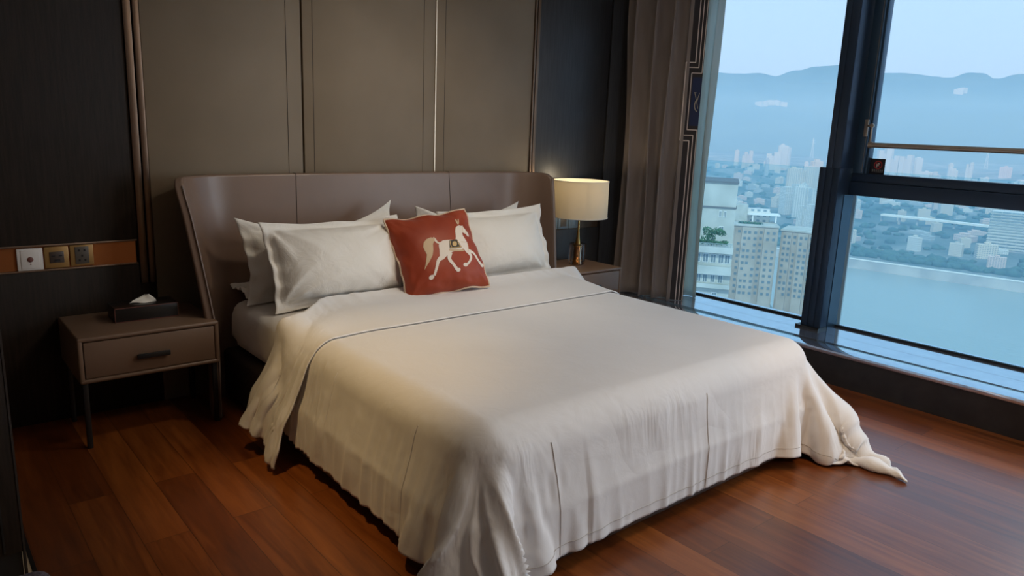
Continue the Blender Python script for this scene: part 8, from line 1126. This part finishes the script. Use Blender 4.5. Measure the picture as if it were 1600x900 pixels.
# embankment wall with its pale coping
bm = bmesh.new(); b2 = bmesh.new(); p = Vector((774, 361)); q = Vector((797, 209)); d = (q-p).normalized(); n = Vector((d.y, -d.x)); n = n if n.x < 0 else -n
def prism(bm, s0, s1, o0, o1, za, zb):
    v = []
    for s, o_, z in ((s0, o0, za), (s1, o0, za), (s1, o1, za), (s0, o1, za), (s0, o0, zb), (s1, o0, zb), (s1, o1, zb), (s0, o1, zb)):
        c = p+d*s+n*o_; v.append(bm.verts.new((c.x, c.y, z)))
    for f_ in ((0, 1, 2, 3), (4, 5, 6, 7), (0, 1, 5, 4), (1, 2, 6, 5), (2, 3, 7, 6), (3, 0, 4, 7)): bm.faces.new([v[i] for i in f_])
prism(bm, -900, 1300, 3, -6, GZ-2, -120.4); ew = fin('river_embankment', bm, M['concrete']); tag(ew, 'long pale concrete embankment wall along the far side of the river', 'embankment')
prism(b2, -900, 1300, 3.4, 1.6, -120.4, -119.3); fin('coping', b2, M['kerb'], ew)
# near bank below the left window
bm = bmesh.new(); vs = [bm.verts.new(v) for v in (pol(30, 30, -118), pol(30, 640, -118), pol(60, 560, -118), pol(63.2, 430, -118), pol(63.2, 60, -118))]
vb = [bm.verts.new((v.co.x, v.co.y, GZ-2)) for v in vs]; bm.faces.new(vs)
for k in range(5): bm.faces.new((vs[k], vs[(k+1) % 5], vb[(k+1) % 5], vb[k]))
tag(fin('near_bank', bm, M['land']), kind='structure')

def tower_root(name, az, D, z, label, cat_='building', group=None, turn=0):
    o = empty(name, pol(az, D, z), R(-az+turn)); tag(o, label, cat_, group); return o
# cream building close by, cut off by the sheer curtain
tw = tower_root('apartment_block', 55.55, 125, -118, 'nearest cream apartment block with rooftop greenery beside the sheer curtain')
Z = lambda y: 118-6.0-(y-290)*.1115
X = lambda x: (x-1126)*.1085
bm = bmesh.new(); addbox(bm, X(1060), X(1152), 1.5, 12, 0, Z(290)); fin('upper_wall', bm, M['wall_cream'], tw)
bm = bmesh.new(); addbox(bm, X(1058), X(1153), 1.2, 12.3, Z(290), Z(287.5)); addbox(bm, X(1058), X(1153), 1.3, 12, Z(327), Z(325)); fin('roof', bm, M['roof_dark'], tw)
bm = bmesh.new(); addbox(bm, X(1055), X(1152.5), -4, 1.5, 0, Z(378)); fin('lower_wall', bm, M['wall_cream'], tw)
for a, b in ((377, 386), (405, 417), (431, 437)):
    bm = bmesh.new(); addbox(bm, X(1056), X(1152.8), -5.0, -3.9, Z(b), Z(a)); fin('balcony', bm, M['wall_cream'], tw)
wins = [(1128, 1133, 331, 340, 1.5), (1135, 1140, 331, 340, 1.5), (1130, 1138, 354, 363, 1.5)]
wins += [(x0, x0+9, 388.5, 401, -4) for x0 in (1100, 1111, 1122, 1133, 1142)]+[(x0, x0+8, 418.5, 430, -4) for x0 in (1104, 1113, 1124, 1135)]+[(1104, 1119, 447, 459, -4), (1128, 1137, 444, 456, -4), (1104, 1119, 476, 488, -4), (1128, 1137, 476, 488, -4)]
for x0, x1, y0, y1, yy in wins:
    bm = bmesh.new(); addbox(bm, X(x0), X(x1)-.12, yy-.08, yy+.1, Z(y1), Z(y0)); fw = fin('window', bm, M['kerb'], tw)
    bm = bmesh.new(); c = (X(x0)+X(x1))/2-.06; addbox(bm, X(x0)+.06, c-.03, yy-.12, yy-.05, Z(y1)+.08, Z(y0)-.08); addbox(bm, c+.03, X(x1)-.18, yy-.12, yy-.05, Z(y1)+.08, Z(y0)-.08); fin('pane', bm, M['ac'], fw)
bm = bmesh.new()
for k in range(22): addbox(bm, X(1100)+k*.25, X(1100)+k*.25+.06, -4.98, -4.92, Z(377), Z(372.5))
addbox(bm, X(1098), X(1151), -4.99, -4.91, Z(372.5), Z(371.8)); fin('railing', bm, M['rail'], tw)
def leafball(bm, c, r_, n_, rd, s=.3):
    for _ in range(n_):
        v = Vector((rd.gauss(0, 1), rd.gauss(0, 1), rd.gauss(0, 1))).normalized()*r_*rd.uniform(.5, 1)**.5; v.z *= .7; q_ = Vector(c)+v
        a = Vector((rd.gauss(0, 1), rd.gauss(0, 1), rd.gauss(0, 1))).normalized()*s; b_ = a.orthogonal().normalized()*s
        bm.faces.new([bm.verts.new(q_+a), bm.verts.new(q_+b_), bm.verts.new(q_-a), bm.verts.new(q_-b_)])
rd = random.Random(5); rt = tower_root('roof_tree', 55.35, 122.5, Z(378)-118, 'leafy green tree growing on the terrace of the cream block', 'tree')
bm = bmesh.new()
for k in range(12): leafball(bm, (rd.uniform(-1.6, 1.6), rd.uniform(-.6, .6), 1.0+rd.uniform(0, 1.5)), .75, 60, rd, .12)
fin('crown', bm, M['tree'], rt, smooth=None)
bm = bmesh.new(); addtube(bm, [(0, 0, 0), (.1, 0, 1.0), (0, 0, 1.9)], [.12, .09, .04], 8); fin('trunk', bm, M['roof_dark'], rt)
hd = tower_root('terrace_hedge', 55.6, 121.3, Z(378)-118, 'low green hedge along the terrace edge of the cream block', 'hedge')
bm = bmesh.new()
for k in range(26): leafball(bm, (-2.8+k*.18, 0, .55+rd.uniform(0, .25)), .42, 26, rd, .12)
fin('foliage', bm, M['tree'], hd)
# beige twin towers
def big_tower(label, az, D, top, wpx, bays, turn, depth=22):
    t = tower_root('residential_tower', az, D, -118, label, turn=turn); s = D/1153.0; H = top+118; Wd = wpx*s
    bm = bmesh.new(); addbox(bm, -Wd/2, Wd/2, 0, depth, 0, H)
    for a, b, o_ in bays: addbox(bm, -Wd/2+a*Wd, -Wd/2+b*Wd, -o_, .5, 0, H-.6)
    fin('wall', bm, M['wall_beige'], t)
    bm = bmesh.new(); addbox(bm, -Wd/2-.4, Wd/2+.4, -.6, depth+.4, H, H+.9); fin('parapet', bm, M['wall_cream'], t)
    return t, Wd, H
def grid_windows(t, cols, zt, zb, y_of, step, wdt=1.5, hh=1.5):
    me = None; k = 0; rw = random.Random(int(zt))
    for (cx, yy) in cols:
        z = zt
        while z > zb and k < 96:
            if me is None:
                bm = bmesh.new(); addbox(bm, -wdt/2, wdt/2, -.12, .15, -hh/2, hh/2); me_o = fin('window', bm, M['ac'], t); me = me_o.data; o_ = me_o
            else: o_ = me_o.copy(); COL.objects.link(o_)
            o_.location = (cx, yy, z); z -= step*(1 if rw.random() > .14 else 2); k += 1
t, Wd, H = big_tower('tall beige residential tower, wider left one of the pair', 58.05, 425, -46.5, 78, [(.02, .20, 1.4), (.33, .62, 2.4), (.74, .97, 1.6)], 6)
grid_windows(t, [(-Wd*.44, -1.4), (-Wd*.36, -1.4), (-Wd*.21, 0), (-Wd*.11, -2.4), (-Wd*.03, -2.4), (Wd*.08, -2.4), (Wd*.19, 0), (Wd*.31, -1.6), (Wd*.42, -1.6)], H-3, H-38, None, 3.4)
pent = tower_root('rooftop_penthouse', 57.75, 440, -45.7, 'white stair block with flat canopy on the roof of the wider beige tower', 'building', turn=6)
bm = bmesh.new(); addbox(bm, -7.5, -.5, 0, 8, .2, 9.5); fin('block', bm, M['wall_cream'], pent)
bm = bmesh.new(); addbox(bm, -.5, 12, 2, 9, .2, 7.2); fin('wing', bm, M['f_white'], pent)
bm = bmesh.new(); addbox(bm, -.5, 17, -2.5, 8, 4.2, 4.9); fin('canopy', bm, M['kerb'], pent)
bm = bmesh.new(); addbox(bm, 14.5, 15.2, -2, -1.3, .2, 4.2); addbox(bm, 2, 2.7, -2, -1.3, .2, 4.2); fin('column', bm, M['kerb'], pent)
rg = tower_root('roof_garden', 58.0, 428, -45.6, 'dark green planting on the roof of the wider beige tower', 'hedge', turn=6)
bm = bmesh.new()
for k in range(22): leafball(bm, (-6+k*.55, 1.5+rd.uniform(-1, 1), .5), .9, 22, rd, .3)
fin('foliage', bm, M['tree'], rg)
t, Wd, H = big_tower('narrower beige residential tower right of the pair, next to the window post', 61.7, 440, -49.5, 62, [(.05, .25, 1.5), (.40, .62, 2.0), (.75, .95, 1.5)], -8)
grid_windows(t, [(-Wd*.40, -1.5), (-Wd*.30, -1.5), (-Wd*.18, 0), (-Wd*.03, -2.0), (Wd*.08, -2.0), (Wd*.19, 0), (Wd*.30, -1.5), (Wd*.42, -1.5)], H-3, H-38, None, 3.3, 1.4, 1.6)
# long banded office slab across the river
t = tower_root('office_slab', 75.6, 1000, -114.5, 'wide pale office slab with horizontal window bands at the right edge', turn=-4)
bm = bmesh.new(); addbox(bm, -47, 47, 0, 26, 0, 44); fin('wall', bm, M['f_band'], t)
bm = bmesh.new()
for k in range(13): addbox(bm, -47.3, 47.3, -1.2, 0, 1.6+k*3.3, 2.9+k*3.3)
fin('balcony_bands', bm, M['wall_cream'], t)
bm = bmesh.new(); addbox(bm, -48, 48, -2, 28, -2, .8); fin('podium', bm, M['concrete'], t)
# viaduct
t = empty('viaduct', (0, 0, 0)); tag(t, 'thin pale elevated road curving across the hazy far bank', 'road')
pv = [pol(66.6+.55*k, 1180-4*k, 0) for k in range(16)]
bm = bmesh.new(); b2 = bmesh.new()
zv = -101
for a, b in zip(pv, pv[1:]):
    dd = (b-a).normalized(); nn = Vector((-dd.y, dd.x, 0))*6
    v = [bm.verts.new((c.x, c.y, zz)) for zz in (zv, zv+2.6) for c in (a-nn, b-nn, b+nn, a+nn)]
    for f_ in ((0, 1, 2, 3), (4, 5, 6, 7), (0, 1, 5, 4), (1, 2, 6, 5), (2, 3, 7, 6), (3, 0, 4, 7)): bm.faces.new([v[i] for i in f_])
fin('deck', bm, M['kerb'], t)
for c in pv[::2]:
    b2 = bmesh.new(); addbox(b2, c.x-1.2, c.x+1.2, c.y-1.2, c.y+1.2, -125, zv); fin('pier', b2, M['concrete'], t)
# rooftop sign (unreadable white strokes) on a mid-distance roof
t = tower_root('sign_building', 69.1, 1500, -108, 'low hazy building across the river carrying a white rooftop sign')
bm = bmesh.new(); addbox(bm, -32, 32, 0, 16, 0, 26); fin('wall', bm, M['f_grey'], t)
bm = bmesh.new(); rs = random.Random(2)
for k in range(7):
    x0 = -26+k*7.6; addbox(bm, x0, x0+1, -1, -.4, 28, 35); addbox(bm, x0+4.4, x0+5.4, -1, -.4, 28, 35); addbox(bm, x0, x0+5.4, -1, -.4, 34, 35.2); addbox(bm, x0, x0+5.4, -1, -.4, 31+rs.uniform(-1, 1), 32.2)
fin('sign_lettering', bm, M['kerb'], t)
bm = bmesh.new(); addbox(bm, -27, 27, -.4, -.1, 25, 28); fin('sign_frame', bm, M['rail'], t)
# hazy city: individual buildings of six shapes
def proto(kind):
    bm = bmesh.new()
    if kind == 'slab': addbox(bm, -14, 14, -6, 6, -8, 24); addbox(bm, -4, 4, -3, 3, 24, 27)
    if kind == 'tower': addbox(bm, -9, 9, -8, 8, -8, 72); addbox(bm, -11, -5, -5, 5, -8, 70); addbox(bm, 5, 11, -5, 5, -8, 70); addbox(bm, -4, 4, -4, 4, 72, 77)
    if kind == 'low': addbox(bm, -18, 18, -8, 8, -8, 9); addbox(bm, -10, 6, -5, 5, 9, 12)
    if kind == 'twin': addbox(bm, -16, -4, -7, 7, -8, 58); addbox(bm, 3, 16, -7, 7, -8, 64); addbox(bm, -4, 3, -4, 4, -8, 50)
    return bm
mats_ = {'slab': ['f_white', 'f_beige', 'f_pink'], 'tower': ['f_white', 'f_grey', 'f_beige'], 'low': ['f_grey', 'f_pink', 'f_white'], 'twin': ['f_white', 'f_beige']}
word = {'f_white': 'white', 'f_beige': 'beige', 'f_pink': 'rose tinted', 'f_grey': 'grey'}
PR = {}
rc = random.Random(77)
def city(kind, mk, az, D, s=1, sz=1, dz=0, turn=None, zone=''):
    key = (kind, mk)
    nm = {'slab': 'apartment_slab', 'tower': 'high_rise', 'low': 'low_building', 'twin': 'twin_high_rise'}[kind]
    if key not in PR: o = fin(nm, proto(kind), M[mk]); PR[key] = o
    else: o = PR[key].copy(); COL.objects.link(o)
    o.location = pol(az, D, max(height(az, D), -119)+dz); o.rotation_euler = (0, 0, R(-az+(rc.uniform(-40, 40) if turn is None else turn))); o.scale = (s, s, sz)
    lab = {'slab': '%s mid-rise slab %s', 'tower': '%s high-rise %s', 'low': 'low %s building %s', 'twin': 'joined %s high-rises %s'}[kind] % (word[mk], zone)
    tag(o, lab, 'building', 'hazy buildings: %s %s %s' % (word[mk], kind, zone))
for az, D, k, mk, sz in ((66.2, 2250, 'twin', 'f_white', 1.05), (66.8, 2300, 'twin', 'f_white', .75), (67.6, 2280, 'twin', 'f_white', .85), (68.3, 2350, 'tower', 'f_white', .62), (66.5, 2400, 'tower', 'f_white', .95), (68.9, 2200, 'slab', 'f_white', 1.0),
                         (59.0, 2150, 'twin', 'f_white', .72), (59.6, 2250, 'tower', 'f_white', .85), (59.9, 2200, 'tower', 'f_white', .8), (60.5, 1500, 'tower', 'f_beige', .62), (61.3, 1550, 'twin', 'f_beige', .75), (62.0, 1600, 'tower', 'f_beige', .8), (61.6, 1650, 'slab', 'f_beige', 1.5),
                         (60.6, 1180, 'twin', 'f_white', .70), (61.3, 1150, 'tower', 'f_white', .60), (62.2, 1200, 'twin', 'f_white', .66), (73.3, 2300, 'slab', 'f_pink', 1.0), (74.9, 2250, 'slab', 'f_white', 1.3), (75.5, 2300, 'twin', 'f_white', .55)):
    pos = {66.2: 'just right of the warning sticker', 66.8: 'second group right of the warning sticker', 67.6: 'third group right of the warning sticker', 68.3: 'small one right of the sticker groups', 66.5: 'behind the group beside the warning sticker',
           68.9: 'rightmost of those by the warning sticker', 59.0: 'at the hill foot above the balustrade line', 59.6: 'at the hill foot, left one of two', 59.9: 'at the hill foot, right one of two', 60.5: 'tall and near, left of four by the post',
           61.3: 'by the window post under the balustrade line', 62.0: 'nearest the window post, under the balustrade line', 61.6: 'wide, behind those by the window post', 60.6: 'above the flat canopy of the wider beige tower', 62.2: 'above the narrower beige tower',
           73.3: 'above the transom, right part', 74.9: 'above the transom near the right edge', 75.5: 'above the transom at the right edge'}[az]
    city(k, mk, az, D, 1, sz, zone=pos)
cnt = 0; SP = [o.location.copy() for o in bpy.data.objects if o.get('category') == 'building']+pv
def where(az, r_):
    a = 'at the far left' if az < 55 else 'behind the cream block' if az < 57.3 else 'above the wider beige tower' if az < 60.2 else 'above the narrower beige tower' if az < 62.8 else 'beside the window post' if az < 65.5 else 'left in the lower right pane' if az < 68 else 'mid-left in the lower right pane' if az < 70 else 'mid-right in the lower right pane' if az < 72.5 else 'near the banded office slab' if az < 76 else 'right of the banded slab'
    b = 'close to the embankment' if r_ < 200 else 'streets behind the embankment' if r_ < 480 else 'halfway to the hills' if r_ < 900 else 'far back in the haze'
    return b+', '+a
tries = 0
while cnt < 290 and tries < 6000:
    tries += 1
    az = rc.uniform(46, 81); r_ = rc.choice((rc.uniform(60, 700), rc.uniform(200, 1500), rc.uniform(500, 1400)))
    D = bank(az)+r_; P = pol(az, D)
    if nz2(P.x, P.y, 210) < -.22: continue          # leave the wooded patches free
    near = r_ < 800
    if any((P.x-q_.x)**2+(P.y-q_.y)**2 < 25**2 for q_ in SP): continue
    SP.append(P)
    k = rc.choices(('low', 'slab', 'tower', 'twin'), (6, 4, .3, .2) if near else (3, 5, 2, 1.4))[0]
    mk = rc.choice(mats_[k]); city(k, mk, az, D, rc.uniform(.35, .72), rc.uniform(.4, .85), zone=where(az, r_)); cnt += 1
for az, D in ((58.0, 4450), (58.4, 4480), (58.8, 4500), (59.3, 4520), (57.7, 4430), (70.0, 4700), (70.2, 4720)):
    city('slab', 'f_white', az, D, 1.6, .9, zone='high on the mountainside')
# wooded patches on the far bank
built = [o.location for o in bpy.data.objects if o.get('category') in ('building',)]+pv
bm = bmesh.new(); rt_ = random.Random(9)
for k in range(2000):
    az = rt_.uniform(50, 80); D = bank(az)+rt_.choice((rt_.uniform(8, 60), rt_.uniform(40, 900), rt_.uniform(40, 1500))); P = pol(az, D)
    s = rt_.uniform(3, 7)
    if (P-pol(69.1, 1508)).length < 60 or any((P.x-q_.x)**2+(P.y-q_.y)**2 < 22**2 for q_ in built) or D-bank(az) < 18: continue
    r = bmesh.ops.create_icosphere(bm, subdivisions=1, radius=s)
    zz = height(az, D)
    for v in r['verts']: v.co = Vector((v.co.x*rt_.uniform(.8, 1.5), v.co.y*rt_.uniform(.8, 1.5), v.co.z*rt_.uniform(.6, .9)))+Vector((P.x, P.y, zz+s*.25))
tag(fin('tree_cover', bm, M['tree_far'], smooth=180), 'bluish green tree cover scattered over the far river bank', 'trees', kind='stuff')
# two lattice masts below the mountains
for az, lab in ((61.6, 'faint lattice mast left of the window post'), (72.2, 'faint lattice mast seen above the transom on the right')):
    t = tower_root('lattice_mast', az, 3200, height(az, 3200), lab, 'mast'); bm = bmesh.new()
    for a, b in ((-1, -1), (1, -1), (1, 1), (-1, 1)): addtube(bm, [(a*6, b*6, -5), (a*.6, b*.6, 78)], .5, 4)
    for k in range(8):
        z = k*9.5; r_ = 6-5.4*z/78; r2 = 6-5.4*(z+9.5)/78
        addtube(bm, [(-r_, -r_, z), (r2, -r2, z+9.5)], .35, 4); addtube(bm, [(r_, -r_, z), (-r2, -r2, z+9.5)], .35, 4)
    for z, a in ((58, 9), (68, 7)): addtube(bm, [(-a, 0, z), (a, 0, z)], .6, 4)
    fin('lattice', bm, M['kerb'], t)
# summer haze filling the valley
bm = bmesh.new(); addbox(bm, 14, 12000, -9000, 14000, -160, 210)
hz = fin('valley_haze', bm, None); hm = bpy.data.materials.new('haze'); hm.use_nodes = True; N, L = hm.node_tree.nodes, hm.node_tree.links; N.clear()
o_ = N.new('ShaderNodeOutputMaterial'); v_ = N.new('ShaderNodeVolumeScatter'); v_.inputs['Color'].default_value = (.38, .66, .95, 1); v_.inputs['Density'].default_value = 1/2000; v_.inputs['Anisotropy'].default_value = .0
L.new(v_.outputs[0], o_.inputs['Volume']); hz.data.materials.clear(); hz.data.materials.append(hm)
tag(hz, 'pale blue haze hanging over the river valley and the mountains', 'haze', kind='stuff')
